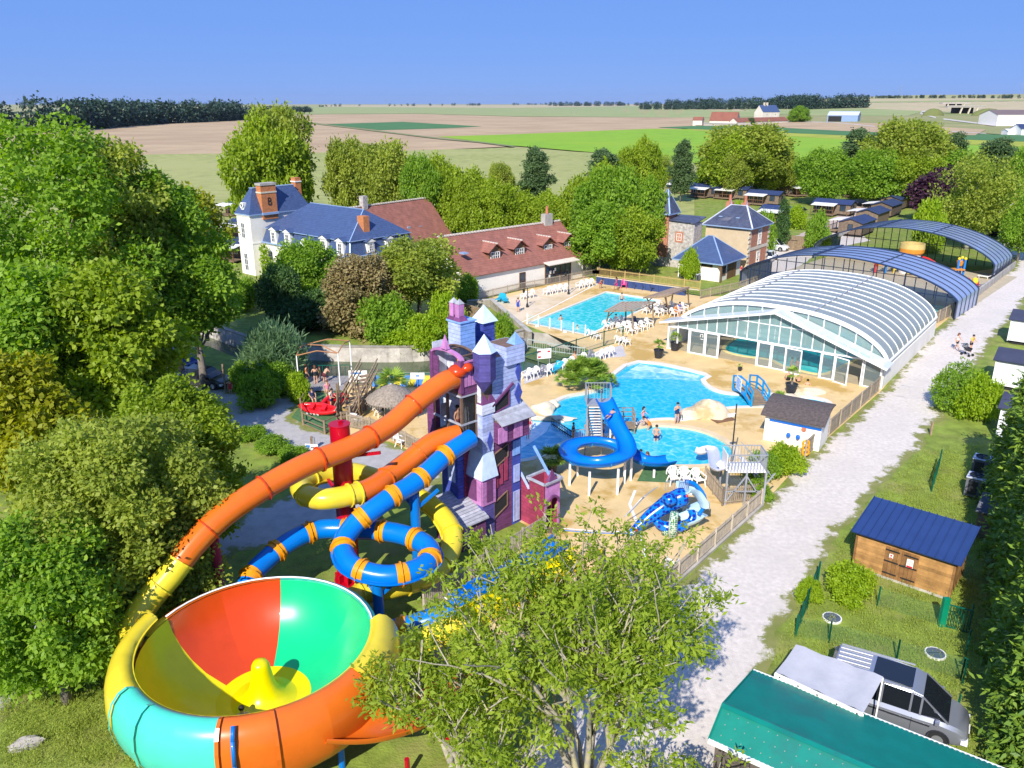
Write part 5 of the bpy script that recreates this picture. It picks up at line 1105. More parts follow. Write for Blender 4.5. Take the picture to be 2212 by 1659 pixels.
# ---------------------------------------------------------------- the painted castle tower
def c6(x, y): return (904.4+x*.3637, 603+y*.3637)
F = Fr(G(1044,1163), 43.0); CF = F
K = thing('castle_tower', 'tall wooden slide tower painted as a blue and purple fairytale castle', 'tower', F.o, F.a)
def pm(n, c): return mat(n, c, 0.75, 0.22, 3.0, 0.15, 20, rv=0.14)
p_lb = pm('lavender_plank', (0.40,0.47,0.74)); p_wh = pm('white_plank', (0.66,0.69,0.80)); p_bl = pm('royal_plank', (0.055,0.085,0.40)); p_vi = pm('violet_plank', (0.085,0.07,0.26)); p_pu = pm('purple_plank', (0.15,0.045,0.14)); p_pk = pm('pink_plank', (0.48,0.20,0.45)); p_rd = pm('crimson_plank', (0.30,0.04,0.09)); p_gy = pm('grey_plank', (0.36,0.37,0.42)); p_ice = mat('ice_blue_roof', (0.55,0.68,0.88), 0.5, 0.12, 3.0); p_sky = pm('sky_plank', (0.20,0.36,0.72)); p_br = pm('brown_plank', (0.18,0.11,0.075))
m_net = mat('black_net', (0.012,0.012,0.014), 0.9, 0.1, alpha=0.72)
def face(ax, fixed, a0, a1, z0, z1, m, h=.19, out=-1, back=True, nm='plank'):
    # boarded wall: ax 'y' is a wall facing -Y at y=fixed, ax 'x' a wall facing -X at x=fixed
    n = max(1, int(round((z1-z0)/h))); hh = (z1-z0)/n
    for k in range(n):
        z = z0+hh*(k+.5)
        if ax == 'y': piece(nm, m, K, (a0,fixed+out*.02,z), (a1,fixed+out*.02,z), .04, hh-.018)
        else: piece(nm, m, K, (fixed+out*.02,a0,z), (fixed+out*.02,a1,z), .04, hh-.018)
def core(name, x0, x1, y0, y1, z0, z1, m=None): return MB().bx(x0,x1,y0,y1,z0,z1).build(name, m or p_br, K)
def boarded(x0, x1, y0, y1, z0, z1, m, h=.19, mx=None, nm='wall'):
    core(nm, x0+.03, x1-.03, y0+.03, y1-.03, z0, z1); face('y', y0+.02, x0, x1, z0, z1, m, h); face('x', x0+.02, y0, y1, z0, z1, mx or m, h)
    for (ax,fx_,a,b) in (('y',y1-.02,x0,x1),('x',x1-.02,y0,y1)):
        q = MB(); (q.bx(a,b,fx_,fx_+.03,z0,z1) if ax == 'y' else q.bx(fx_,fx_+.03,a,b,z0,z1)); q.build('back_boarding', m, K)
def spike(x0, x1, y0, y1, z0, z1, m, nm='spire', of=.1):
    cx, cy = (x0+x1)/2, (y0+y1)/2; q = MB(); q.add([(x0-of,y0-of,z0),(x1+of,y0-of,z0),(x1+of,y1+of,z0),(x0-of,y1+of,z0),(cx,cy,z1)], [(0,1,4),(1,2,4),(2,3,4),(3,0,4),(3,2,1,0)]); return q.build(nm, m, K)
def diamond(x, z, w_, h, m, y=-.05):
    q = MB(); q.add([(x,y,z-h/2),(x+w_/2,y,z),(x,y,z+h/2),(x-w_/2,y,z),(x,y+.05,z-h/2),(x+w_/2,y+.05,z),(x,y+.05,z+h/2),(x-w_/2,y+.05,z)], [(0,1,2,3),(0,4,5,1),(1,5,6,2),(2,6,7,3),(3,7,4,0)]); return q.build('diamond', m, K)
def fy(cx, cy, y=0.0): return CF.py(*c6(cx,cy), y)
def fxx(cx, cy, x=0.0): return CF.px(*c6(cx,cy), x)
XR = fy(605,1440)[0]; ZT = fy(600,430)[1]-.0
zA = fy(445,950)[1]; zLed = fy(540,860)[1]; x1_ = fy(445,1400)[0]
# right-hand boarded body
WD = XR; DP = 3.4
core('wall', .06, WD-.03, .06, DP, 0, ZT-.05)
zc = fy(520,1000)[1]; zmid = fy(560,950)[1]
xs = fy(555,1200)[0]
face('y', .05, x1_, WD, zLed-.4, ZT, p_lb); face('y', .05, xs, WD, 0, zLed-.4, p_bl); face('y', .05, x1_, xs, 0, zLed-.4, p_pu)
face('x', .03, .05, DP, 5.2, ZT, p_wh); 
q = MB(); q.bx(WD-.02,WD+.02,.05,DP,0,ZT); q.build('back_boarding', p_bl, K); MB().bx(0,WD,DP,DP+.04,0,ZT).build('back_boarding', p_lb, K)
MB().bx(.1,WD-.05,.1,DP-.05,ZT-.5,ZT-.44).build('roof_net', m_net, K)
# parapet box at the top right, with little gable
xa, zt = fy(480,372); xb, zb = fy(618,455)
boarded(WD-1.15, WD+.12, -.12, 1.3, ZT-.55, ZT+.45, p_lb, .2); spike(WD-.55, WD+.1, -.1, .5, ZT+.46, ZT+1.05, p_sky, 'small_gable', .02)
# corner turret (hexagonal, hung on the corner)
zs1, zs0 = fy(418,312)[1], fy(418,415)[1]; zb1, zb0 = fy(418,580)[1], fy(418,640)[1]
hx = [(.55*math.cos(i*math.pi/3+.35)+.12, .55*math.sin(i*math.pi/3+.35)-.12) for i in range(6)]
q = MB(); q.prism([(a*.94,b*.94) for a,b in hx], zb1, zs0); q.build('turret_core', p_vi, K)
nrow = 20
for k in range(nrow):
    z = zb1+(zs0-zb1)*(k+.5)/nrow
    for i in range(6):
        a, b = hx[i], hx[(i+1)%6]; 
        if (a[0]+b[0])/2 < .55 or (a[1]+b[1])/2 < .1: piece('turret_plank', p_vi, K, (a[0],a[1],z), (b[0],b[1],z), .035, (zs0-zb1)/nrow-.012)
q = MB(); q.v = [(a,b,zb1) for a,b in hx]+[(.12,-.02,zb0-.25)]; q.f = [(i,(i+1)%6,6) for i in range(6)]; q.build('turret_corbel', p_vi, K)
q = MB(); q.v = [(a*1.12,b*1.12,zs0) for a,b in hx]+[(.12,-.12,zs1)]; q.f = [(i,(i+1)%6,6) for i in range(6)]+[tuple(range(5,-1,-1))]; q.build('spire', p_ice, K)
# diamonds and the net windows on the right face
x, z = fy(590,545); diamond(x, z, .42, 1.1, p_bl); x, z = fy(590,675); diamond(x, z, .55, 1.15, p_bl)
def netwin(pts, m=m_dark, nm='net_window', edge=None):
    P = [fy(*p, 0.0) for p in pts]; q = MB(); q.poly([(x,-.012,z) for x,z in P]); o = q.build(nm, m, K)
    if edge: 
        q = MB(); n = len(P)
        for i in range(n): q.bar((P[i][0],-.03,P[i][1]),(P[(i+1)%n][0],-.03,P[(i+1)%n][1]),.06)
        q.build('window_trim', edge, o)
    return o
netwin([(442,745),(535,650),(535,745),(442,800)], edge=p_pu); MB().bar((fy(430,755)[0],-.07,fy(430,755)[1]),(fy(555,615)[0],-.07,fy(555,615)[1]),.1,.12).build('sloping_rail', p_pu, K)
netwin([(447,1040),(528,975),(528,1050),(447,1125)], edge=p_br); netwin([(447,1330),(525,1255),(525,1340),(447,1420)], edge=p_br)
# shelf roof and overhanging box with pink shutters
xl_, zl = fy(450,870,-.45); xr_, zr_ = fy(622,790,-.45); zb_ = fy(540,960,-.45)[1]
boarded(x1_+.02, WD+.12, -.5, .02, zb_, zl, p_pu, .19)
MB().slab([(x1_-.1,-.85,zl+.0),(WD+.3,-.85,zl+.0),(WD+.3,.3,zl+.62),(x1_-.1,.3,zl+.62)],.05).build('shelf_roof', p_gy, K)
for k in range(6): piece('roof_plank', p_gy, K, (x1_-.1,-.78+k*.19,zl+.035+k*.102), (WD+.3,-.78+k*.19,zl+.035+k*.102), .18, .03, up=(0,-.5,.87))
for (ca, cb) in ((468,522),(560,612)):
    xa = fy(ca,900,-.5)[0]; xb = fy(cb,900,-.5)[0]
    for k in range(3): w_ = (xb-xa)/3; piece('shutter_board', p_pk, K, (xa+w_*(k+.5),-.56,zb_+.1), (xa+w_*(k+.5),-.56,zl-.2), w_-.02, .05, up=(0,1,0))
for (ca,cb,ya,yb) in ((556,600,955,1040),(562,598,1100,1200),(560,598,1255,1430)):
    xa = fy(ca,1000)[0]; xb = fy(cb,1000)[0]; z1 = fy(580,ya)[1]; z0 = fy(580,yb)[1]
    for k in range(3): w_ = (xb-xa)/3; piece('shutter_board', p_sky if ya < 1000 else p_lb, K, (xa+w_*(k+.5),-.03,z0), (xa+w_*(k+.5),-.03,z1), w_-.02, .05, up=(0,1,0))
for k,(ca,cb) in enumerate(((452,470),(480,498),(508,526))):
    xa = fy(ca,1200)[0]; xb = fy(cb,1200)[0]; piece('shutter_board', p_rd, K, ((xa+xb)/2,-.03,fy(460,1240)[1]+.12*k), ((xa+xb)/2,-.03,fy(460,1140)[1]+.3*k), xb-xa, .05, up=(0,1,0))
# lower square tower at the corner: base, pink lantern, skirt roof, slim upper shaft
T0, T1 = -.05, x1_; TY = fxx(290,1480)[0]; zl1 = CF.py(*c6(445,1160),0)[1]; zl0 = CF.py(*c6(445,1318),0)[1]; zsk = CF.py(*c6(385,1030),0)[1]; zcap = CF.py(*c6(400,800),0)[1]
boarded(T0-.02, T1, -.06, TY, 0, zl0, p_vi, .19); 
face('y', -.10, T0-.06, T1+.05, zl0, zl1, p_pk, .26); face('x', -.10, -.06, TY+.05, zl0, zl1, p_pk, .26); core('lantern_wall', -.08, T1, -.08, TY, zl0, zl1, p_pk)
for a, b in ((T1*.2,T1*.72),): 
    xa, xb = a, b; MB().bx(xa,xb,-.18,-.13,zl0+.2,zl1-.15).build('lantern_panel', p_pu, K)
MB().bx(-.19,-.13,TY*.25,TY*.75,zl0+.2,zl1-.15).build('lantern_panel', p_pu, K)
q = MB(); q.add([(-.25,-.25,zl1),(T1+.15,-.25,zl1),(T1+.15,TY+.15,zl1),(-.25,TY+.15,zl1),(.05,.0,zsk),(T1-.02,.0,zsk),(T1-.02,TY*.7,zsk),(.05,TY*.7,zsk)], [(0,1,5,4),(1,2,6,5),(2,3,7,6),(3,0,4,7),(3,2,1,0)]); q.build('skirt_roof', p_ice, K)
boarded(.0, T1, -.04, TY*.75, zsk-.02, zcap, p_lb, .19); boarded(-.06, T1+.05, -.10, TY*.85, zcap, zcap+.55, p_wh, .18)
x, z = fy(418,960); diamond(x, z, .4, 1.1, p_bl, -.09)
for px_, py_ in ((.2,-.05),(T1-.1,.0)): spike(px_-.22, px_+.22, -.08, .3, zcap+.55, zcap+1.15, p_pu, 'small_gable', .02)
spike(.0,.35,TY*.35,TY*.8,zcap+.55,zcap+1.5,p_lb,'small_spire',.0)
# balcony box with net dome on the left
xw = CF.py(*c6(250,600), .35)[0]; yw = CF.px(*c6(80,600), xw)[0]; zb0 = CF.py(*c6(300,665),.35)[1]; zb1 = CF.py(*c6(300,490),.35)[1]
yl = .35
core('balcony_floor', xw, .02, yl, yw, zb0-.12, zb0)
face('y', yl, xw, .02, zb0, zb1, p_pu, .19); face('y', yl, xw, .02, zb0-.25, zb0, p_pu, .12)
for k in range(4): xx = xw+.28+k*.24; piece('shutter_board', p_pk, K, (xx,yl-.06,zb0+.3), (xx,yl-.06,zb1-.25), .19, .04, up=(0,1,0))
MB().bar((xw,yl-.03,zb1+.03),(.02,yl-.03,zb1+.03),.08).build('balcony_rail', p_pk, K)
zd = CF.px(*c6(165,425), xw)[1]; ymid = (yl+yw)/2; ry = (yw-yl)/2
A = [(ymid-ry*math.cos(math.pi*i/16), zb1+.1+(zd-zb1-.1)*math.sin(math.pi*i/16)) for i in range(17)]
q = MB(); q.sweep([(xw,y,z) for y,z in A], [(-.06,-.02),(.06,-.02),(.06,.22),(-.06,.22)], capped=True, up=(1,0,0)); q.build('dome_arch', p_pk, K)
q = MB(); q.sweep([(-.05,y,z) for y,z in A], [(-.05,-.02),(.05,-.02),(.05,.1),(-.05,.1)], capped=True, up=(1,0,0)); q.build('dome_rib', p_br, K)
for sy in (yl+.03,yw-.03): MB().bx(xw-.06,xw+.12,sy-.12,sy+.12,zb0,zb1+.15).build('arch_leg', p_pu, K)
q = MB(); 
for y,z in A: q.v += [(xw+.05,y,z),(-.05,y,z)]
q.f = [(2*i,2*i+2,2*i+3,2*i+1) for i in range(16)]; q.build('dome_net', m_net, K)
for i in (3,8,13): MB().bar((xw,A[i][0],A[i][1]),(-.05,A[i][0],A[i][1]),.06).build('dome_purlin', p_br, K)
spike(xw-.08,xw+.08,ymid-.18,ymid+.18,zd+.1,zd+.85,p_pk,'small_gable',.05)
face('x', xw+.02, yl+.15, yl+.5, zb0, zb1, p_pu); face('x', xw+.02, yw-.6, yw, zb0, zb1, p_pu)
MB().bx(xw+.1,-.05,yw,yw+.04,zb0,zb1+.6).build('back_boarding', p_wh, K)
# lifebuoy
q = MB(); q.tube([(.24*math.cos(i*.3927),0,.24*math.sin(i*.3927)) for i in range(16)], .075, 8, True, up=(0,1,0)); lb_ = q.build('lifebuoy', g_am, K, smooth=True); lb_.location = (xw+.3,yl+.5,zb1-.1); lb_.rotation_euler=(0,0,.9)
# platform below the balcony: posts, floor, netting, purple side wall
zf = CF.px(*c6(165,935), xw)[1]
core('platform_floor', xw, .02, yl, yw+.2, zf-.15, zf)
for (xx,yy) in ((xw+.05,yl+.05),(xw+.05,yw),(-.05,yl+.02),(xw+.05,ymid)): MB().bx(xx-.06,xx+.06,yy-.06,yy+.06,zf,zb0-.13).build('post', p_br, K)
for z in (zf+1.0,zb0-.2): MB().bar((xw,yl,z),(.0,yl,z),.09).build('platform_rail', p_gy, K); MB().bar((xw,yl,z),(xw,yw,z),.09).build('platform_rail', p_gy, K)
MB().bx(xw+.02,.0,yl+.01,yl+.02,zf,zb0-.13).build('side_net', m_net, K)
face('x', xw-.02, yw-.1, yw+.45, zf-1.2, zb0, p_pu); MB().bx(xw,xw+.6,yw+.2,yw+.26,zf-1.2,zb0).build('back_boarding', p_pu, K)
MB().bx(-.5,-.42,yl+.5,yl+.56,zf+.2,zb0-.6).build('white_door', m_white, K)
for z in (zf+.9,): MB().bx(xw+.12,xw+.6,yw-.5,yw-.44,z,z+.7).build('notice_board', p_gy, K)
# legs and lower left support house
boarded(xw*.75, -.02, yl+.75, yl+2.0, 0, zf-.16, p_bl, .2, p_bl); 
for k in range(3): piece('shutter_board', p_lb, K, (xw*.75-.03,yl+1.0+k*.2,zf-2.6), (xw*.75-.03,yl+1.0+k*.2,zf-1.0), .18, .05, up=(1,0,0))
face('y', yl+.74, xw*.75+.4, xw*.75+.75, .4, zf-.2, p_rd, .2)
# lean-to annex with plank roof
an = CF.loc(G(998,1193)); ax0 = an.x; ay0 = an.y; ze_ = CF.py(997,1139,ay0)[1]; yu, zu = CF.px(941,1072,ax0); yu = min(yu, ay0+3.6); zu = max(zu, ze_+.6)
boarded(ax0, -.08, ay0, yu, 0, ze_-.05, p_pu, .2)
MB().slab([(ax0-.12,ay0-.2,ze_),(.0,ay0-.2,ze_),(.0,yu,zu),(ax0-.12,yu,zu)],.06).build('annex_roof', p_gy, K)
nr = 13
for k in range(nr):
    u = (k+.5)/nr; yy = ay0-.2+(yu-ay0+.2)*u; zz = ze_+(zu-ze_)*u+.03; piece('roof_plank', p_gy, K, (ax0-.12,yy,zz), (.0,yy,zz), (yu-ay0+.2)/nr-.01, .03, up=(0,-(zu-ze_),(yu-ay0)))
for yy in (ay0+.5,yu-1.2):
    for k in range(3): piece('shutter_board', p_pk, K, (ax0-.03,yy+k*.22,.4), (ax0-.03,yy+k*.22,min(1.75,ze_-.2)), .2, .05, up=(1,0,0))
MB().bx(ax0+.15,ax0+.5,ay0-.03,ay0,.4,1.5).build('annex_window', p_pk, K)
# top turrets: blue chimney house and slender spire
zq1 = CF.py(*c6(250,265),1.6)[1]; 
cx = CF.py(*c6(250,400),1.6)[0]; cx0 = CF.px(*c6(178,330),cx-.0)[0]
boarded(cx, cx+.95, 1.6, cx0, ZT-1.6, zq1, p_sky, .2, p_lb); MB().bx(cx-.08,cx+1.03,1.52,cx0+.08,zq1,zq1+.08).build('cornice', p_sky, K)
for yy in (1.75, cx0-.35):
    MB().bx(cx+.05,cx+.4,yy,yy+.3,zq1+.08,zq1+.95).build('chimney', p_pk, K); spike(cx-.02,cx+.5,yy-.12,yy+.42,zq1+.082,zq1+.6,p_pu,'small_gable',.03); spike(cx+.05,cx+.4,yy,yy+.3,zq1+.95,zq1+1.2,p_gy,'chimney_tip',.02)
sx = CF.py(*c6(388,280),DP-.5)[0]; zt2 = CF.py(*c6(388,150),DP-.5)[1]; zt1 = CF.py(*c6(388,245),DP-.5)[1]
boarded(sx-.4, sx+.4, DP-.9, DP-.1, ZT-.6, zt1, p_bl, .2); spike(sx-.4,sx+.4,DP-.9,DP-.1,zt1,zt2,p_ice,'spire',.14)
# stair wall and arched gateway on the right
g0 = CF.loc(G(*c6(745,1500))); g1 = CF.loc(G(*c6(820,1460)));
AXR = 1.15; gx, gy = g0.x, g0.y; zg = CF.py(*c6(745,1225), gy)[1]
G2 = 1.15
ya, za_ = CF.px(*c6(685,1265), gx); yb, zb_2 = CF.px(*c6(605,1150), gx); ya = max(ya, gy+G2)
n = 14
for k in range(n):
    hh = zb_2/n; z = hh*(k+.5); ye = yb if z > za_ else ya
    y0_ = ya if z < za_ else ya+(yb-ya)*(z-za_)/(zb_2-za_)
    piece('stair_plank', p_rd, K, (gx-.02,y0_,z), (gx-.02,yb+.5,z), .05, hh-.02)
MB().bar((gx-.03,ya,za_+.08),(gx-.03,yb,zb_2+.08),.09,.12).build('stair_capping', p_lb, K)
MB().bar((gx+1.0,ya-.5,za_+.75),(gx+1.0,yb,zb_2+1.3),.09,.14).build('stair_rail', p_sky, K)
for k in range(8): u = k/8; MB().bx(gx+.05,gx+1.0,yb+(ya-yb)*(u+.125),yb+(ya-yb)*u,0,(zb_2*(1-u)+za_*.6*u)*.85).build('step', p_gy, K)
MB().bx(gx+1.0,gx+1.05,ya,yb+.4,0,za_).build('back_boarding', p_rd, K)
face('x', gx, gy, gy+G2, 0, zg, p_rd, .2); MB().bx(gx+.04,gx+G2,gy+G2,gy+G2+.04,0,zg).build('back_boarding', p_rd, K); MB().bx(gx+G2-.04,gx+G2,gy,gy+G2,0,zg).build('back_boarding', p_rd, K)
a_r = G2*.36; xm = gx+G2/2; zsp = zg*.55
face('y', gy, gx, xm-a_r, 0, zsp, p_pk, .25); face('y', gy, xm+a_r, gx+G2, 0, zsp, p_pk, .25)
q = MB(); k_ = 12
q.v = [(xm-a_r*math.cos(math.pi*i/k_),gy-.03,zsp+a_r*math.sin(math.pi*i/k_)) for i in range(k_+1)]+[(gx+G2*i/k_,gy-.03,zg) for i in range(k_+1)]; q.f = [(i,i+1,k_+2+i,k_+1+i) for i in range(k_)]; q.f += []
q.add([(gx,gy-.03,zsp),(xm-a_r,gy-.03,zsp),(gx,gy-.03,zg)],[(0,1,2)]); q.add([(xm+a_r,gy-.03,zsp),(gx+G2,gy-.03,zsp),(gx+G2,gy-.03,zg)],[(0,1,2)]); q.build('gate_front', p_pk, K)
q = MB(); q.sweep([(xm-a_r*1.05*math.cos(math.pi*i/k_),gy-.06,zsp+a_r*1.05*math.sin(math.pi*i/k_)) for i in range(k_+1)], [(-.06,-.03),(.06,-.03),(.06,.09),(-.06,.09)], capped=True, up=(0,-1,0)); q.build('gate_arch', p_pu, K)
for a,b in (((gx-.1,gy-.1),(gx+G2+.1,gy-.1)),((gx+G2+.1,gy-.1),(gx+G2+.1,gy+G2+.1)),((gx+G2+.1,gy+G2+.1),(gx-.1,gy+G2+.1)),((gx-.1,gy+G2+.1),(gx-.1,gy-.1))): MB().bar((*a,zg+.05),(*b,zg+.05),.14,.1).build('gate_capping', p_gy, K)
spike(xm-.3,xm+.3,gy-.05,gy+.15,zg+.1,zg+.75,p_pu,'small_gable',.02)
MB().bx(gx+.15,gx+.3,gy+.2,gy+G2-.2,.0,zg*.8).build('inner_timber', p_gy, K)
MB().bx(gx+.1,gx+G2-.1,gy-.5,gy+.3,0,.12).build('gate_step', p_br, K)
# ---------------------------------------------------------------- trees and shrubs
lm_lime = leafmat('lime_leaf', (0.167,0.254,0.014), (0.377,0.478,0.041)); lm_mid = leafmat('green_leaf', (0.110,0.230,0.020), (0.339,0.499,0.048)); lm_oliv = leafmat('olive_leaf', (0.155,0.220,0.029), (0.440,0.496,0.074))
lm_yew = leafmat('yew_leaf', (0.028,0.078,0.023), (0.096,0.182,0.038), .2); lm_pop = leafmat('poplar_leaf', (0.072,0.138,0.051), (0.189,0.275,0.109)); lm_pur = leafmat('purple_leaf', (0.032,0.012,0.029), (0.087,0.035,0.061), .2)
lm_rose = leafmat('bronze_leaf', (0.160,0.152,0.051), (0.362,0.275,0.123), .25); lm_con = leafmat('conifer_leaf', (0.051,0.138,0.026), (0.290,0.420,0.043), .25); lm_wil = leafmat('willow_leaf', (0.087,0.174,0.087), (0.217,0.334,0.160)); lm_aut = leafmat('yellowing_leaf', (0.20,0.26,0.015), (0.42,0.40,0.025))
lm_ash = leafmat('ash_leaf', (0.152,0.239,0.017), (0.406,0.500,0.051)); lm_far = leafmat('far_wood_leaf', (0.022,0.052,0.042), (0.055,0.10,0.065), .15); lm_brt = leafmat('bright_leaf', (0.203,0.348,0.012), (0.392,0.500,0.029)); lm_palm = leafmat('palm_leaf', (0.113,0.226,0.022), (0.358,0.490,0.075), .25)
m_bark = mat('grey_bark', (0.20,0.17,0.14), 0.95, 0.3, 3.0, 0.5, 12); m_birch = mat('white_bark', (0.55,0.52,0.47), 0.9, 0.25, 4.0); m_ashb = mat('lichen_bark', (0.33,0.30,0.24), 0.95, 0.3, 5.0, 0.5, 18, col2=(0.42,0.38,0.2), c2scale=3.0)
_lib = {}
def proto(kind, R, H, z0, nl, nspr, k, Ls, Ws, sp, seed, m, bark=None, fr=.34, tr=None, **kw):
    lb = lobes_round(R, H, z0, nl, seed, fr, **{x: kw.pop(x) for x in ('flat','top') if x in kw})
    _lib[kind] = (foliage('crown', lb, nspr, k, Ls, Ws, sp, seed, m, **kw), trunk_mesh('trunk', z0+H*.75, tr or R*.055, lb, seed, bark or m_bark), R, z0+H)
proto('round_a', 5, 8.5, 1.2, 26, 5200, 5, .42, .28, .28, 1, lm_mid); proto('round_b', 5, 8, 1.0, 24, 5200, 5, .42, .28, .28, 2, lm_lime); proto('round_c', 5, 9, 1.4, 28, 5200, 5, .42, .28, .28, 3, lm_oliv)
proto('loose', 5, 9, 2.0, 22, 3600, 5, .42, .27, .34, 4, lm_oliv, fr=.28); proto('poplar', 2.2, 12, .6, 34, 4200, 5, .34, .22, .2, 5, lm_pop, fr=.42, top=.8); proto('purple', 4, 7, 1.0, 22, 2200, 5, .5, .36, .3, 6, lm_pur)
proto('birch', 4.2, 9, 1.5, 22, 2200, 5, .32, .2, .42, 7, lm_oliv, m_birch, fr=.25, tr=.26); proto('lowbush', 3, 3.4, .1, 20, 1800, 5, .36, .24, .22, 8, lm_mid, flat=1.1); proto('yellowbush', 3, 3.6, .1, 20, 1800, 5, .36, .24, .22, 9, lm_brt, flat=1.1)
proto('clipped', 1.7, 2.5, .0, 30, 3200, 5, .16, .10, .08, 10, lm_mid, fr=.5); proto('cone', 1.5, 5, .0, 40, 2600, 5, .2, .12, .08, 11, lm_yew, fr=.45, top=.45)
proto('autumn', 5, 8, 1.2, 24, 4600, 5, .42, .28, .3, 12, lm_aut)
def tree(lb, px, top, wpx, Y, kind, name='broadleaf_tree', group=None, base=0.0, rz=None, cat='tree'):
    cr, tk, R, H = _lib[kind]; p = V(px, top, Y); h = p.z-base; zc = Y*_c+(CAMH-p.z*.6)*_s; r = wpx*zc/FPX/2
    rr = random.Random(int(px*7+top)); t = thing(name, lb, cat, (p.x, Y, base), rr.uniform(0,6.28) if rz is None else rz, group)
    s = (r/R, r/R, h/H); link('crown', cr, t, scale=s); link('trunk', tk, t, scale=s); return t
GB = 'trees round the estate'
tree('tall green tree rising directly behind the chateau pavilion', 572, 275, 175, 132, 'round_b', group=GB); 
tree('airy crown topping the tall tree behind the chateau', 588, 236, 150, 138, 'loose', group=GB)
for (px,top,w_,Y,k,lb) in ((745,305,110,138,'loose','grey green tree left of the pair above the blue roof'),(835,318,130,136,'round_c','broad grey green tree above the brown barn roof'),(900,345,90,132,'round_a','dark tree above the brown barn ridge'),
  (955,352,110,134,'round_b','yellowing tree at the start of the row along the crop'),(1010,378,110,130,'round_b','second yellow green tree of the row along the crop'),(1055,400,110,126,'round_b','third yellow green tree of the row, above the house ridge'),(1110,415,120,128,'round_b','fourth tree of the row, right above the dormers'),(1170,425,110,126,'round_b','fifth tree of the row, behind the house chimney'),(1225,430,100,122,'round_b','last tree of the row, touching the huge round tree'),
  (1080,355,60,170,'loose','thin bare topped tree standing against the crop'),
  (1295,368,130,118,'round_b','huge round tree, its low half nearest the long house'),(1335,372,150,114,'round_a','huge round tree beside the turret'),(1384,392,96,116,'round_a','dark round tree touching the turret'),(1300,445,150,108,'round_a','low skirt of the huge round tree beside the long house'),
  (1362,458,124,108,'round_b','low lit tree just behind the boarded fence by the turret'),
  (1305,322,72,176,'poplar','short poplar behind the huge round trees'),(1385,310,90,182,'round_b','bright round topped tree beyond the turret'),(1440,335,60,225,'birch','thin pale birch next to the narrow poplar'),
  (1560,350,100,207,'round_a','dark green tree at the foot of the great plane'),(1625,277,200,208,'round_c','great plane tree in the middle of the lodges'),(1590,300,120,204,'round_b','bright flank of the great plane tree'),(1690,340,90,206,'round_c','smaller plane beside the great one'),
  (1588,330,60,198,'birch','bare white birch in front of the great plane tree'),(1797,328,110,186,'round_a','dark round tree between the plane and the pale poplars'),(1722,452,40,150,'yellowbush','bright shrub behind the broad awning lodge'),
  (1965,268,170,190,'round_c','tallest yellow green tree of the clump beyond the dark halls'),(1905,330,130,184,'round_a','dark tree filling the foot of the clump beyond the dark halls'),(1990,330,110,182,'round_b','bright tree inside the clump beyond the dark halls'),(2050,330,140,186,'round_a','dark tree right of the tall clump'),
  (2038,372,120,158,'purple','purple leaved tree beside the road lodges'),(2125,332,150,128,'birch','large birch with bare white limbs beside the white road'),(2085,420,90,140,'round_a','green tree below the large birch'),(2150,400,110,138,'round_a','green tree at the foot of the birch by the white road'),
  (2215,330,90,140,'round_a','dark tree at the far end of the white road'),(2225,430,80,118,'round_a','leafy tree hanging over the end of the white road'),(1480,402,70,240,'round_a','small tree between narrow poplar and lodges'),(2012,450,66,126,'yellowbush','yellow green young conifer by the purple tree')):
    tree(lb, px, top, w_, Y, k, group=GB)
for (px,top,w_,Y,lb) in ((1158,318,58,172,'dark poplar alone against the crop field'),(1478,302,44,192,'narrow poplar standing alone before the bright field'),(1862,278,78,204,'pale poplar on the edge of the bright field'),(1905,288,60,204,'second pale poplar beside the tall clump'),(2070,286,56,200,'pale poplar peeping over the dark tree'),(2163,298,80,190,'broad pale poplar behind the white birch'),(2200,322,50,165,'slim poplar at the end of the skyline trees')):
    tree(lb, px, top, w_, Y, 'poplar', 'poplar_tree', 'poplars along the field')
tree('clipped dark cone tree beside the broad awning lodge', 1697, 430, 34, 128, 'cone', 'cone_tree', cat='tree'); 
for (px,top,w_,Y,k,lb) in ((640,528,140,88,'round_a','dense rounded green tree in front of the chateau front'),(900,520,190,84,'loose','light green tree with a pale forked trunk before the long house'),(780,560,150,80,'round_c','bronze tinged shrub tree in the middle of the garden'),(1010,600,50,92,'lowbush','small leafy tree against the long house gable')):
    t = tree(lb, px, top, w_, Y, k, group='garden trees by the moat')
    if 'bronze' in lb:
        c = [x for x in t.children if x.name.startswith('crown')][0]; d = c.data.copy(); d.materials[0] = lm_rose; c.data = d
_lib['yew'] = (foliage('crown', lobes_round(3.4,6.2,.1,36,21,.36), 3800, 5, .36, .2, .22, 21, lm_yew, up=.1), trunk_mesh('trunk',3,.2,[],21,m_bark), 3.4, 6.3)
tree('dark spruce with drooping boughs above the moat wall', 598, 585, 90, 82, 'yew', 'spruce_tree', cat='tree'); tree('dark yew mass spilling over the moat wall', 640, 650, 120, 80, 'yew', 'yew_tree'); tree('dark yew beneath the dense rounded tree', 690, 630, 110, 82, 'yew', 'yew_tree')
_lib['conifer_sheet'] = None
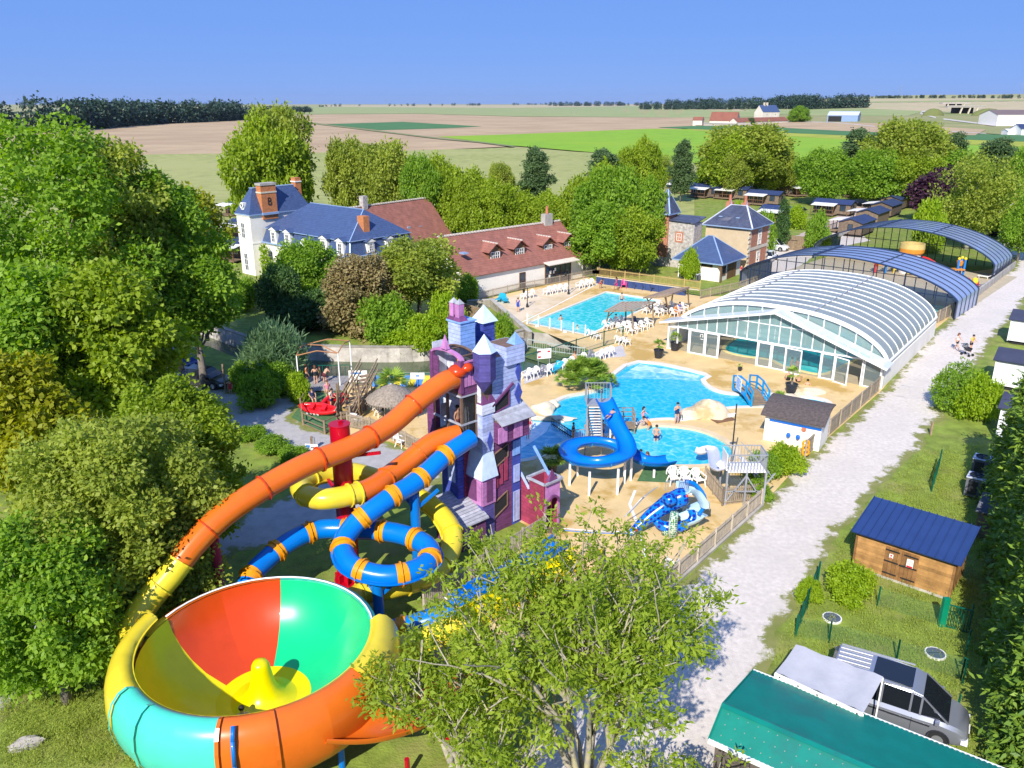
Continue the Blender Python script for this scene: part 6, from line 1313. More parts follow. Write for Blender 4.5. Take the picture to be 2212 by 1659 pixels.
for (px,top,w_,Y,k,lb) in ((760,645,130,79,'lowbush','bronze green shrub leaning on the moat wall'),(830,650,110,77,'lowbush','bright shrub next to the bronze one on the moat wall'),(530,612,60,92,'yellowbush','sunlit bush at the foot of the pavilion'),(520,610,60,88,'lowbush','bush beside the little garden lawn'),(960,650,70,76,'yellowbush','low hedge on the lawn behind the castle'),(920,690,80,74,'yellowbush','bright low shrub behind the castle turrets'),(1085,690,50,72,'lowbush','shrub growing between the two ramp walls'),(1060,705,40,71,'yellowbush','bright shrub at the foot of the ramp wall'),
   (590,790,90,61,'lowbush','shrub on the near bank beside the black car'),(530,790,70,62,'lowbush','shrub right behind the black car'),(640,815,50,59,'yellowbush','bright shrub by the jetty corner'),(555,815,80,58,'lowbush','low shrub between the parking post and the litter bin'),
   (585,948,70,49.4,'lowbush','low dark hedge shrub at the tip of the grass island'),(540,925,60,51.5,'lowbush','low dark hedge shrub under the leafy tree'),(632,968,60,48.0,'lowbush','last low shrub of the hedge by the little sign'),
   (1655,985,70,45.5,'lowbush','dark shrub beside the steel slide stairs'),(1697,970,70,46,'yellowbush','bright shrub in front of the kiosk corner'),(1640,1040,50,42.5,'lowbush','dark low shrub under the steel platform'),
   (1838,1232,95,32.6,'yellowbush','spreading bright bush before the wooden shed'),(1752,1258,46,32.2,'yellowbush','yellowish creeper on the green fence post'),
   (2080,802,92,57,'clipped','clipped dark laurel bush beside the white mobile home'),(2128,828,80,55,'yellowbush','bright clipped bush beside the dark laurel'),(1493,548,34,104,'yellowbush','ivy clump on the corner of the slate annex'),(1240,560,40,120,'lowbush','shrub behind the house end wall'),(1655,470,40,122,'lowbush','shrub beside the pale lodge awning'),(1770,470,50,124,'lowbush','shrub at the lodge corner by the path'),(1592,455,44,126,'yellowbush','shrub behind the stone house roof')):
    t = tree(lb, px, top, w_, Y, k, 'shrub', 'shrubs in the grounds', cat='shrub')
    if 'moat wall' in lb and 'bronze green' in lb:
        c = [x for x in t.children if x.name.startswith('crown')][0]; d = c.data.copy(); d.materials[0] = lm_rose; c.data = d
# silver willow by the water
me = foliage('crown', [(0,0,1.6,1.7,1.7,1.7),(-.8,.2,2.0,1.2,1.2,1.6),(.8,-.2,2.1,1.2,1.2,1.7),(0,0,2.8,1.0,1.0,1.4)], 1700, 5, .55, .10, .25, 31, lm_wil, droop=-1.1, up=.6)
t = thing('willow_bush', 'silvery upright willow bush standing in the moat bank', 'shrub', G(597,825)); link('crown', me, t, scale=(1.15,1.15,1.1)); link('trunk', trunk_mesh('trunk',1.5,.1,[(.6,0,2,1,1,1),(-.6,0,2,1,1,1)],31,m_bark), t)
# hanging ivy on the moat wall
me = foliage('leaves', [(0,0,.3,1.3,.5,.5),(-.2,-.3,-.6,1.0,.4,.7),(.1,-.4,-1.2,.6,.35,.5)], 700, 5, .22, .16, .12, 33, lm_brt)
p = G(868,742,.2); t = thing('ivy_curtain', 'bright ivy hanging over the moat wall towards the water', 'ivy', p); link('leaves', me, t, scale=1.25)
me = foliage('leaves', [(0,0,.6+.7*k,.45,.25,.5) for k in range(7)], 500, 5, .2, .15, .1, 34, lm_brt); t = thing('wall_ivy', 'ivy climbing the corner between the pavilion and chateau front', 'ivy', V(572,560,106.2)-Vector((0,0,3.5))); link('leaves', me, t)
# ---- the big trees on the left
def bigtree(lb, px, top, wpx, Y, zb, nl, nspr, k, Ls, Ws, sp, seed, m, fr=.30, name='broadleaf_tree', base=None, bark=None, tr=None, lean=0, cat='tree', **kw):
    p = V(px, top, Y); zc = Y*_c+(CAMH-p.z*.6)*_s; R = wpx*zc/FPX/2; H = p.z-zb; lb_ = lobes_round(R, H, zb, nl, seed, fr)
    t = thing(name, lb, cat, (p.x, Y, 0), 0, GB); link('crown', foliage('crown', lb_, nspr, k, Ls, Ws, sp, seed, m, **kw), t); link('trunk', trunk_mesh('trunk', zb+H*.7, tr or max(.18,R*.06), lb_, seed, bark or m_bark, 14), t); return t
LT = dict(Ls=.34, Ws=.24, sp=.24, k=6)
bigtree('tallest tree at the picture edge, reaching above the horizon', 60, 236, 420, 58, 4, 46, 6200, seed=41, m=lm_mid, **LT)
bigtree('tall tree with bare dead twigs behind the shaded car park', 215, 280, 240, 60, 4, 40, 4800, seed=42, m=lm_oliv, **LT)
bigtree('tree with pale trunk showing through a gap in its crown', 330, 356, 210, 63, 3, 36, 4200, seed=43, m=lm_mid, **LT)
bigtree('yellowing tree behind the left tree mass, near the chateau', 405, 400, 140, 76, 3, 30, 2600, seed=44, m=lm_aut, **LT)
bigtree('leafy tree above the parked blue car', 402, 525, 150, 62, 4.5, 32, 3600, seed=45, m=lm_mid, tr=.36, **LT)
bigtree('bright tree in the middle of the shaded parking', 205, 560, 260, 47, 2.5, 36, 4600, seed=46, m=lm_lime, **LT)
bigtree('dark tree over the turquoise car', 30, 560, 260, 46, 3, 30, 3600, seed=47, m=lm_mid, **LT)
bigtree('orange tinged low tree at the picture edge', 20, 760, 220, 40, 1.5, 26, 2600, seed=48, m=lm_aut, **LT)
NT = dict(Ls=.20, Ws=.135, sp=.17, k=6)
bigtree('bright lime tree overhanging the grass island', 330, 822, 250, 36.5, 1.2, 46, 8200, seed=51, m=lm_lime, fr=.26, **NT)
bigtree('small lime tree in front of the bright lime tree', 425, 872, 150, 36, 1.0, 26, 3000, seed=54, m=lm_lime, fr=.28, **NT)
bigtree('hornbeam beside the orange tube slide', 215, 905, 430, 29.5, 1.0, 70, 13500, seed=52, m=lm_oliv, fr=.23, **NT)
bigtree('low limbs of the hornbeam over the shaded road', 60, 1130, 330, 25.5, .8, 40, 6000, seed=53, m=lm_mid, fr=.26, **NT)
# ---- the feathery ash in front
def ash(lb, bx, by, seed, R, zt, nst, nspr, name='ash_tree', lo=2.6):
    rr = random.Random(seed); tips = []; mb = MB()
    def grow(p, d, ln, r, lv):
        P = [p]; q = p.copy(); dd = d.copy()
        for i in range(3):
            dd = (dd+Vector((rr.uniform(-.22,.22),rr.uniform(-.22,.22),rr.uniform(-.05,.16)))).normalized(); q = q+dd*ln/3; P.append(q.copy())
        mb.tube(P, [r, r*.85, r*.72, r*.6], 6 if lv < 2 else 4, False, False)
        if lv >= 1: tips.append(P[-1]); 
        if lv >= 2: tips.append(P[2])
        if lv >= 3: return
        for k in range(3 if lv else 4):
            a = rr.uniform(0,6.28); sp = rr.uniform(.45,.95) if lv else rr.uniform(.3,.8)
            nd = (dd+Vector((math.cos(a)*sp,math.sin(a)*sp,rr.uniform(-.1,.35)))).normalized()
            grow(P[-1] if k else P[2], nd, ln*rr.uniform(.6,.85), r*.6, lv+1)
    for s_ in range(nst):
        a = 6.28*s_/nst+rr.uniform(-.3,.3); tl = rr.uniform(.12,.62)
        grow(Vector((.3*math.cos(a),.3*math.sin(a),0)), Vector((math.cos(a)*tl,math.sin(a)*tl,1)).normalized(), zt*.42, .13*rr.uniform(.7,1.2), 0)
    t = thing(name, lb, 'tree', (bx,by,0), 0, GB)
    me = bpy.data.meshes.new('trunk'); me.from_pydata(mb.v, [], mb.f); me.materials.append(m_ashb); me.shade_smooth(); link('trunk', me, t)
    lb_ = [(p.x,p.y,p.z,.42,.42,.34) for p in tips if p.z > lo and rr.random() < .8]
    link('crown', foliage('crown', lb_, nspr, 17, .21, .08, .13, seed, lm_ash, droop=.3, shell=.3, up=.3), t); return t
ash('feathery ash tree hiding the ends of the run-out lanes', 2.5, 21.6, 61, 5, 8.3, 8, 3600)
ash('lower ash beside the bowl slide', -1.3, 20.2, 62, 4, 5.6, 5, 1700, lo=1.6)
ash('low ash sprouting under the cabin gutter', 5.0, 19.2, 63, 3, 3.4, 4, 500, lo=1.2)
# ---- conifer hedge on the right
def conifer_mesh(seed):
    lb = []; rr = random.Random(seed)
    for k in range(46):
        z = .3+7.2*k/46; r0 = 1.75*(1-(z/8.6)**1.6)+.15; a = k*2.4; lb.append((r0*.6*math.cos(a), r0*.6*math.sin(a), z, .75,.75,.62))
    return foliage('crown', lb, 5200, 6, .30, .12, .15, seed, lm_con, droop=.25, up=.2)
cm = [conifer_mesh(71), conifer_mesh(72)]; ct = trunk_mesh('trunk', 6, .16, [], 71, m_bark)
CL = ['conifer nearest the camera at the picture edge','second conifer of the hedge, beside the silver van','third conifer of the hedge, beside the green gate','fourth conifer of the hedge, behind the wooden shed','fifth conifer of the hedge, beside the small store','sixth conifer of the hedge, beside the fan units','seventh conifer of the hedge, before the mobile home','last conifer of the hedge, by the mobile homes']
for i, (x, y) in enumerate(((17.9,22.0),(19.4,24.6),(20.9,27.2),(22.4,29.9),(23.9,32.6),(25.4,35.4),(26.9,38.2),(28.4,41.2))):
    t = thing('conifer', CL[i], 'tree', (x+.9,y+.2,0), i*1.3, 'tall conifer hedge beside the gravel road'); link('crown', cm[i%2], t, scale=(1.12,1.12,.98+.06*(i%3))); link('trunk', ct, t)
# ---- palms
def fan(t, c, n, ln, seed, m=lm_palm, drop=.25):
    rr = random.Random(seed); q = MB(); vs = []
    for i in range(n):
        a = rr.uniform(0,6.28); el = rr.uniform(-.25,1.3); d = Vector((math.cos(a)*math.cos(el),math.sin(a)*math.cos(el),math.sin(el))); s = d.cross(Vector((0,0,1))).normalized(); u = s.cross(d); b = Vector(c)+d*ln*.45
        for j in range(9):
            f = (j-4)/4*1.15; e = (d*math.cos(f)+s*math.sin(f)); tip = b+e*ln*.62*(1-.15*abs(f))-Vector((0,0,drop*ln*.5*(.5+abs(f)*.4))); w_ = .04*ln; sd = (s*math.cos(f)-d*math.sin(f))
            mid = b.lerp(tip,.5)+u*.05*ln; q.add([b, mid+sd*w_, tip, mid-sd*w_], [(0,1,2,3)])
        q.add([Vector(c), Vector(c)+s*.012, b+s*.012, b], [(0,1,2,3)])
    me = bpy.data.meshes.new('fronds'); me.from_pydata(q.v, [], q.f); me.materials.append(m); at = me.attributes.new('v','FLOAT','FACE'); at.data.foreach_set('value', np.random.default_rng(seed).random(len(q.f)).astype(np.float32)); return link('fronds', me, t)
p = G(1262,838); t = thing('fan_palm_clump', 'large clump of fan palms beside the lagoon', 'palm', p)
for k in range(22): a = k*2.4; r = .2+.085*k; fan(t, (r*math.cos(a),.75*r*math.sin(a),.55+1.15*(1-(r/2.1)**2)+.3*math.sin(k*1.7)), 30, .95, 80+k, drop=.1)
def potted(lb, px, py, s=1.0, trunk=.3, pot=True, n=26, ln=.7, cat='potted palm', nm='potted_palm'):
    t = thing(nm, lb, cat, G(px,py)); z0 = .75*s if pot else .0
    if pot: MB().lathe([(.001,0),(.32*s,0),(.43*s,.72*s),(.47*s,.74*s),(.47*s,.8*s),(.40*s,.8*s),(.38*s,.7*s),(.001,.7*s)],18).build('pot', m_black, t, auto=40)
    MB().cyl((0,0,z0),(0,0,z0+trunk),.09*s,.07*s,8).build('trunk', m_bark, t); fan(t, (0,0,z0+trunk), n, ln*s, int(px)); return t
potted('potted palm with a leafy skirt outside the pool hall corner', 1422, 773, 1.0, .5); potted('potted palm just inside the pool hall glass', 1457, 757, 1.0, .5); potted('potted palm with bare trunk in front of the pool hall doors', 1708, 850, 1.05, .9, n=20); potted('tiny potted plant before the pool hall glazing', 1598, 801, .42, .1, n=12)
potted('palm growing behind the thatched parasol', 850, 868, 1.1, 1.5, False, 40, 1.4, 'palm', 'palm_tree'); potted('small palm beside the blue spiral slide', 1190, 1022, 1.0, .25, True, 40, 1.1); potted('palm tuft behind the kiosk roof', 1682, 893, 1.0, 1.0, False, 26, .9, 'palm', 'palm_tree')
# ---- far woods
def wood(lb_name, pts, n, seed, m=lm_far, cards=26, sz=1.0):
    rr = random.Random(seed); lobes = []
    L = [GT(x,y) for x,y,_ in pts]; hs = [HT(x, y-h, GT(x,y).y)-GT(x,y).z for x,y,h in pts]
    for i in range(n):
        f = rr.random()*(len(L)-1); j = min(int(f),len(L)-2); u = f-j; p = L[j].lerp(L[j+1],u); h = (hs[j]*(1-u)+hs[j+1]*u)*rr.uniform(.6,1.08); dp = rr.uniform(0, h*1.6)
        for zz in (.3,.72): lobes.append((p.x+rr.uniform(-1,1)*h*.2, p.y+dp, p.z+h*zz, h*.42, h*.42, h*.32))
    s = sum(hs)/len(hs); me = foliage(lb_name, lobes, n*cards*3, 4, s*.13*sz, s*.10*sz, s*.07, seed, m); o = link(lb_name, me); o['kind'] = 'stuff'; return o
wood('woods', [(-200,300,85),(100,285,62),(220,276,52),(330,268,44),(430,264,40),(520,259,34)], 150, 91); wood('woods', [(520,250,22),(600,244,14),(640,243,12),(672,242,9)], 50, 92)
wood('woods', [(0,229,8),(300,228,8),(520,228,6)], 60, 93); wood('woods', [(690,231,4),(740,230,6),(1010,228,5),(1040,228,5)], 40, 94); wood('woods', [(1185,229,8),(1290,229,9),(1380,228,8)], 60, 95); 
wood('woods', [(1385,236,14),(1480,236,20),(1570,236,20),(1700,235,25),(1760,236,27),(1872,233,26)], 190, 96); wood('woods', [(1870,212,6),(1960,212,6),(2060,212,7),(2230,213,9)], 90, 97); wood('woods', [(1106,227,4),(1200,226,4)], 24, 98)
tree('round tree next to the farm manor', 1728, 231, 44, GT(1728,264).y, 'round_a', base=0.0)
tree('dark little tree inside the farm yard', 1618, 256, 22, GT(1618,270).y, 'yew', 'spruce_tree')
# ---- rough grass, seeds of bare gravel along the road edge, lawn tufts
def tufts(px, n, m, s_, seed):
    rr = random.Random(seed); P = P2(px); x0=min(p.x for p in P); x1=max(p.x for p in P); y0=min(p.y for p in P); y1=max(p.y for p in P); lob=[]
    while len(lob) < n:
        x, y = rr.uniform(x0,x1), rr.uniform(y0,y1)
        if inpoly(x, y, P): lob.append((x,y,.0,.22*s_,.22*s_,.05*s_))
    me = foliage('grass', lob, n*7, 4, .10*s_, .022*s_, .12*s_, seed, m, droop=-1.2, up=3.0); o = link('grass', me); o['kind'] = 'stuff'
lm_grass = leafmat('grass_blade', (0.189,0.261,0.029), (0.435,0.493,0.087), .3)
tufts([(1660,1430),(1790,1215),(1850,1130),(1990,980),(2120,960),(2110,1659),(1900,1659)], 2600, lm_grass, 1.0, 101); tufts([(0,1500),(200,1330),(250,1300),(262,1500),(300,1659),(0,1659)], 1500, lm_grass, 1.0, 102)
def patches(line_, n, w_, seed, m, s_=(.15,.7), z=.013, nm='grass_patch'):
    rr = random.Random(seed); P = [G(x,y) for x,y in line_]; q = MB()
    for i in range(n):
        f = rr.random()*(len(P)-1); j = int(f); p = P[j].lerp(P[j+1], f-j); d = (P[j+1]-P[j]).normalized(); s = Vector((-d.y,d.x,0)); o = p+s*rr.gauss(0,w_); r = rr.uniform(*s_); k = 9
        q.add([(o.x+(d.x*math.cos(a)*r*1.7+s.x*math.sin(a)*r*.7)*b, o.y+(d.y*math.cos(a)*r*1.7+s.y*math.sin(a)*r*.7)*b, z+i*2e-5) for a,b in ((6.283*h/k, rr.uniform(.55,1.1)) for h in range(k))], [tuple(range(k))])
    o = q.build(nm, m); o['kind'] = 'stuff'
ER = [(2140,740),(2100,800),(2060,835),(2040,880),(2010,930),(1985,965),(1850,1110),(1785,1205),(1710,1330),(1662,1415)]; EL = [(2012,722),(1902,850),(1740,990),(1644,1100),(1420,1298),(1330,1380)]

# ---------------------------------------------------------------- fences
m_pick = mat('weathered_picket', (0.33,0.27,0.20), 0.9, 0.2, 4.0, 0.2, 20, rv=0.15); m_pale = mat('sun_bleached_picket', (0.43,0.37,0.29), 0.9, 0.18, 4.0, 0.2, 20, rv=0.12)
m_ochre = mat('ochre_rail', (0.45,0.32,0.12), 0.7, 0.15, 3.0, rv=0.1); m_grn = mat('green_wire', (0.0,0.10,0.06), 0.5, 0.1)
def mesh_mat(n, c, al): return mat(n, c, 0.6, 0.05, alpha=al)
m_mesh = mesh_mat('green_mesh', (0.02,0.16,0.11), .14); m_meshw = mesh_mat('pale_mesh', (0.4,0.5,0.5), .22)
def fence(nm, lb, pts, h=1.05, sp=.12, pw=.07, post=1.9, m=None, mp=None, z0=0.05, rails=(.2,.88), pz=0.0, solid=False, mesh=None, cat='fence', curb=None, postm=.1):
    P = [G(*p) if not isinstance(p, Vector) else p for p in pts]; m = m or m_pick; mp = mp or m
    t = thing(nm, lb, cat, P[0]); P = [p-P[0] for p in P]
    for a, b in zip(P[:-1], P[1:]):
        L_ = (b-a).length; d = (b-a)/L_; n = max(1, round(L_/post))
        for i in range(n+1):
            p = a+d*L_*i/n; piece('post', mp, t, p+Vector((0,0,pz)), p+Vector((0,0,pz+h+.07)), postm, postm)
        for r in rails: piece('rail', m, t, a+Vector((0,0,pz+h*r)), b+Vector((0,0,pz+h*r)), .045, .07)
        if sp:
            k = int(L_/sp); s = Vector((-d.y,d.x,0))*.04
            for i in range(k): p = a+d*(i+.5)*sp; piece('picket' if not solid else 'board', m, t, p+s+Vector((0,0,pz+z0)), p+s+Vector((0,0,pz+h)), pw, .022, up=(d.y,-d.x,0))
        if mesh: MB().poly([a+Vector((0,0,pz+z0)), b+Vector((0,0,pz+z0)), b+Vector((0,0,pz+h)), a+Vector((0,0,pz+h))]).build('wire_panel', mesh, t)
        if curb: MB().bar(a+Vector((0,0,.06)), b+Vector((0,0,.06)), curb, .14).build('curb', m_conc, t)
    return t
fence('picket_fence', 'long bleached picket fence on a low kerb between the sand deck and the gravel road', [(1330,1382),(1420,1294),(1643,1093)], 1.05, .125, .075, 1.9, m_pale, curb=.3)
fence('picket_fence', 'picket fence running down from the castle gateway beside the blue lane', [(1176,1152),(1024,1248),(916,1322)], 1.1, .125, .07, 1.8, m_pale)
fence('picket_fence', 'picket fence closing off the steel slide platform', [(1522,1046),(1560,1093),(1640,1083),(1648,1060)], 1.15, .12, .07, 1.7)
fence('board_fence', 'solid grey board fence between the pool hall and the gravel road', [(1738,990),(1812,922),(1897,846)], 1.25, .17, .16, 2.2, m_pick, rails=(.12,.92), solid=True)
fence('board_fence', 'board fence joining the pool hall to the concrete wall', [(2012,704),(2040,690),(2075,668)], 1.35, .17, .16, 2.2, m_pick, rails=(.12,.92), solid=True)
fence('bar_fence', 'thin barred fence between the terrace and the long house', [(1033,649),(1126,627),(1286,597)], 1.0, .14, .03, 2.2, mat('tan_metal', (0.33,0.28,0.22), 0.6, rv=.1), postm=.06)
fence('bar_fence', 'ochre barred fence above the dark blue wall', [(1289,612.2),(1510,643.2)], 1.15, .16, .04, 2.0, m_ochre, pz=.9, postm=.07)
fence('bar_fence', 'brown barred fence running behind the pool hall towards the annex', [(1512,646),(1597,627),(1640,612)], 1.1, .16, .04, 2.0, m_pick, postm=.07)
fence('picket_fence', 'picket fence along the yard below the thatched parasol', [(751,924),(800,934),(850,952),(905,982)], 1.1, .125, .07, 1.6, m_pick)
fence('slat_fence', 'close slatted fence beside the driftwood steps', [(757,912),(787,887),(812,866)], 1.15, .12, .10, 1.4, m_pick, solid=True)
t = fence('banner_fence', 'green wire fence carrying a blue and yellow striped banner by the moat', [(803,836),(870,836),(940,836)], 1.3, 0, 0, 1.6, m_grn, mesh=m_meshw, postm=.06)
m_bnb = mat('banner_blue', (0.06,0.22,0.62), 0.7); m_bny = mat('banner_yellow', (0.62,0.52,0.05), 0.7); LBN = (G(940,836)-G(803,836)).length
for k in range(9): x = k*LBN/9; MB().add([(x,-.03,.05),(x+LBN/9,-.03,.05),(x+LBN/9+.35,-.03,1.0),(x+.35,-.03,1.0)] if k < 8 else [(x,-.03,.05),(x+LBN/9,-.03,.05),(x+LBN/9,-.03,1.0),(x+.35,-.03,1.0)], [(0,1,2,3)]).build('banner_stripe', (m_bnb, m_bny)[k%2], t)
MB().bx(LBN*.62,LBN*.84,-.07,-.04,.7,1.25).build('notice', m_white, t); MB().bx(LBN*.70,LBN*.76,-.075,-.071,.92,1.05).build('notice_mark', m_bnb, t)
fence('wire_fence', 'tall green post wire fence between the moat and the white chairs', [(1131,803),(1188,786),(1244,767),(1304,748),(1345,738)], 1.5, 0, 0, 3.6, m_grn, mesh=m_mesh, postm=.09, rails=(.03,.97))
fence('wire_fence', 'lower green railing on the moat bank under the pool wall', [(1140,752),(1200,764),(1262,772)], 1.0, .25, .03, 2.5, m_meshw and mat('grey_rail2', (0.4,0.45,0.42), 0.6), postm=.05)
fence('wire_fence', 'short green mesh panel beside the fan units', [(2012,1062),(2022,1030),(2028,1008)], 1.15, 0, 0, 1.2, m_grn, mesh=mesh_mat('dense_green_mesh', (0.0,0.16,0.09), .75), postm=.06)
fence('wire_fence', 'green mesh fence panel at the road edge before the shed', [(1718,1376),(1742,1318),(1766,1256)], 1.05, 0, 0, 1.4, m_grn, mesh=MT['dense_green_mesh'], postm=.07)
fence('wire_fence', 'fine wire fence crossing the lawn behind the silver van', [(1718,1376),(1790,1388),(1936,1428),(2075,1468)], 1.0, 0, 0, 3.0, m_grn, mesh=m_mesh, postm=.055, rails=())
fence('wire_fence', 'wire fence from the shed door to the green gate', [(1895,1310),(2030,1352)], 1.0, 0, 0, 3.0, m_grn, mesh=m_mesh, postm=.055, rails=())
fence('wire_fence', 'dark green wire fence along the conifer hedge', [(2092,1358),(2078,1480),(2062,1560)], 1.2, 0, 0, 2.4, m_grn, mesh=m_mesh, postm=.055, rails=())
t = thing('wire_gate', 'green barred gate beside the wooden shed corner', 'gate', G(2034,1352)); e = G(2092,1368)-G(2034,1352)
for k in range(11): p = e*(k/10); piece('bar', m_grn, t, p, p+Vector((0,0,1.15)), .03, .03)
for z in (.05,1.15): MB().bar((0,0,z),(e.x,e.y,z),.05).build('rail', m_grn, t)
MB().bx(-.15,.12,-.1,.1,0,1.45).build('gate_post', mat('green_box', (0.0,0.22,0.12), 0.5), t)
t = thing('boundary_wall', 'low concrete wall with a barred rail beside the gravel road', 'wall', G(2075,668)); e = G(2190,578)-G(2075,668); MB().bar((0,0,.45),(e.x,e.y,.45),.25,.9).build('wall', m_conc, t)
for k in range(30): p = e*(.55+k*.015); piece('bar', m_iron, t, p+Vector((0,0,.9)), p+Vector((0,0,1.7)), .03, .03)
MB().bar(e*.55+Vector((0,0,1.7)), e+Vector((0,0,1.7)), .04).build('rail', m_iron, t)
t = thing('blue_wall', 'dark blue retaining wall behind the rectangular pool', 'wall', G(1289,612)); e = G(1510,643)-G(1289,612)
for k in range(8): MB().bar(e*(k/8)+Vector((0,0,.45)), e*((k+.985)/8)+Vector((0,0,.45)), .25, .9).build('wall_panel', mat('navy_wall', (0.03,0.06,0.18), 0.7, .15), t)
MB().bar((0,0,.92),(e.x,e.y,.92),.32,.06).build('coping', m_quoin, t)
for f_ in (.62,.86): MB().bx(-.6,.6,-.2,-.15,1.3,1.75).build('sign_panel', m_white, t); t.children[-1].location = e*f_; MB().bx(-.4,.4,-.215,-.205,1.45,1.6).build('sign_print', MT['banner_blue'], t); t.children[-1].location = e*f_
# pool wall, glass screen and ramp walls by the moat
t = thing('pool_wall', 'ochre stained wall holding the rectangular pool above the moat', 'wall', (PA.x,PA.y,0)); e = PD-PA; d_ = e.normalized(); nn_ = Vector((d_.y,-d_.x,0))
a0_ = nn_*.55; MB().bar(a0_+Vector((0,0,-.62)), e+a0_+Vector((0,0,-.62)), .25, 1.28).build('wall', mat('stained_render', (0.55,0.42,0.25), 0.9, 0.25, 1.0, 0.2, 8, col2=(0.36,0.27,0.17), c2scale=.8), t)
for k in range(6): p = e*(k/5)+nn_*.5; MB().bar(p+Vector((0,0,0)), p+Vector((0,0,1.15)), .10).build('screen_post', m_alu, t)
for k in range(5):
    a, b = e*(k/5)+nn_*.5+d_*.08, e*((k+1)/5)+nn_*.5-d_*.08; MB().poly([a+Vector((0,0,.1)), b+Vector((0,0,.1)), b+Vector((0,0,1.1)), a+Vector((0,0,1.1))]).build('glass_panel', mat('screen_glass', (0.45,0.7,0.75), 0.05, 0.02, spec=.6, alpha=.22), t)
for k in (1,3.4): p = e*(k/5)+nn_*.72+Vector((0,0,-.35)); MB().ball((p.x,p.y,p.z+.3),.24,12,6).build('figure_sign', m_white, t); MB().ball((p.x,p.y,p.z-.1),.28,12,6,.34).build('figure_sign', m_white, t); MB().ball((p.x+.05,p.y-.24,p.z+.3),.09,8,5).build('figure_mark', m_iron, t)
struct(sheet('moat_ledge', [Vector((p.x,p.y)) for p in (G(1140,705),G(1285,762),G(1262,770),G(1200,768),G(1134,748))], -1.1, mat('algae_ledge', (0.11,0.15,0.045), 0.9, .3)))
m_ramp = mat('mossy_concrete', (0.33,0.30,0.25), 0.95, 0.25, 1.2, 0.4, 9, col2=(0.13,0.12,0.09), c2scale=1.1, c2lo=.5, c2hi=.7)
def slopewall(lb, p0, p1, h0, h1, w_=.4, zb=-1.6):
    a, b = G(*p0), G(*p1); F = Fr(a, math.degrees(math.atan2(b.y-a.y,b.x-a.x))); L_ = (b-a).length; t = thing('ramp_wall', lb, 'wall', F.o, F.a, None)
    q = MB(); q.add([(0,-w_/2,zb),(L_,-w_/2,zb),(L_,w_/2,zb),(0,w_/2,zb),(0,-w_/2,h0),(L_,-w_/2,h1),(L_,w_/2,h1),(0,w_/2,h0)], [(3,2,1,0),(4,5,6,7),(0,1,5,4),(1,2,6,5),(2,3,7,6),(3,0,4,7)]); q.build('wall', m_ramp, t)
    q = MB(); q.bar((0,0,h0+.06),(L_,0,h1+.06),w_+.1,.1); q.build('coping', m_conc, t)
slopewall('sloping mossy ramp wall from the terrace down to the moat', (1062,664), (1145,722), .9, .2); slopewall('lower ramp wall beside the little shrubs above the moat', (1040,690), (1136,735), .5, -.2); slopewall('retaining wall under the terrace corner', (1010,660), (1066,664), .5, .9)
t = thing('log_bank', 'horizontal timber retaining bank under the house gable', 'bank', G(962,664)); e = G(1040,690)-G(962,664)
for k in range(6): piece('log', m_wood, t, (0,0,.1+k*.2), (e.x,e.y,.1+k*.2), .2, .19)
# the stone moat wall on the garden side: coursed blocks
t = thing('moat_wall', 'long curving stained stone wall on the garden side of the moat', 'wall', (MOAT[0].x,MOAT[0].y,0)); 
W0 = resample(smooth_path([Vector((p.x,p.y,0)) for p in MOAT[:9]], 4), 1.1); m_mw = mat('moat_stone', (0.50,0.46,0.41), 0.95, 0.25, 1.0, 0.5, 6, col2=(0.24,0.22,0.19), c2scale=.7, c2lo=.48, c2hi=.72, rv=.1)
for i in range(len(W0)-1):
    a, b = W0[i]-t.location, W0[i+1]-t.location
    piece('wall_panel', m_mw, t, a+Vector((0,-.1,-.72)), b+Vector((0,-.1,-.72)), .35, 1.75); piece('capstone', m_ramp, t, a+Vector((0,-.08,.2)), b+Vector((0,-.08,.2)), .5, .1)
# ---------------------------------------------------------------- chairs
def chair_proto(nm, cat):
    t = thing(nm, 'white chair', cat, (0,0,0)); m = m_white
    MB().slab([(-.24,-.24,.42),(.24,-.24,.42),(.22,.20,.38),(-.22,.20,.38)],.04).build('seat', m, t)
    q = MB()
    for k in range(5): a = (k-2)*.2; q.bar((math.sin(a)*.18+ (k-2)*.02,.20,.38),(math.sin(a)*.42+(k-2)*.02,.38,.40+.46*math.cos(a)),.055,.03)
    P = [(.30*math.sin(a_),.39,.52+.36*math.cos(a_)) for a_ in [(-1.9+3.8*i/12) for i in range(13)]]; q.tube(P, .032, 5); q.build('backrest', m, t)
    for sx in (-1,1):
        for y0_, y1_ in ((-.22,-.28),(.18,.30)): MB().bar((sx*.22,y0_,.42),(sx*.29,y1_,0),.055).build('leg', m, t)
        q = MB(); q.bar((sx*.28,-.26,.62),(sx*.27,.30,.66),.06,.035); q.bar((sx*.27,-.25,.40),(sx*.28,-.26,.62),.05); q.build('armrest', m, t)
    return t
CH = chair_proto('garden_chair', 'chair'); chair_used = []
m_greyp = mat('grey_plastic', (0.17,0.18,0.22), 0.5); m_navyp2 = mat('navy_plastic', (0.05,0.07,0.17), 0.4); m_turq = mat('turquoise_fabric', (0.01,0.33,0.48), 0.7); m_pinkp = mat('pink_plastic', (0.72,0.06,0.25), 0.4); m_greenp = mat('dark_green_plastic', (0.0,0.14,0.07), 0.4); m_lime2 = mat('lime_plastic', (0.3,0.6,0.1), 0.4)
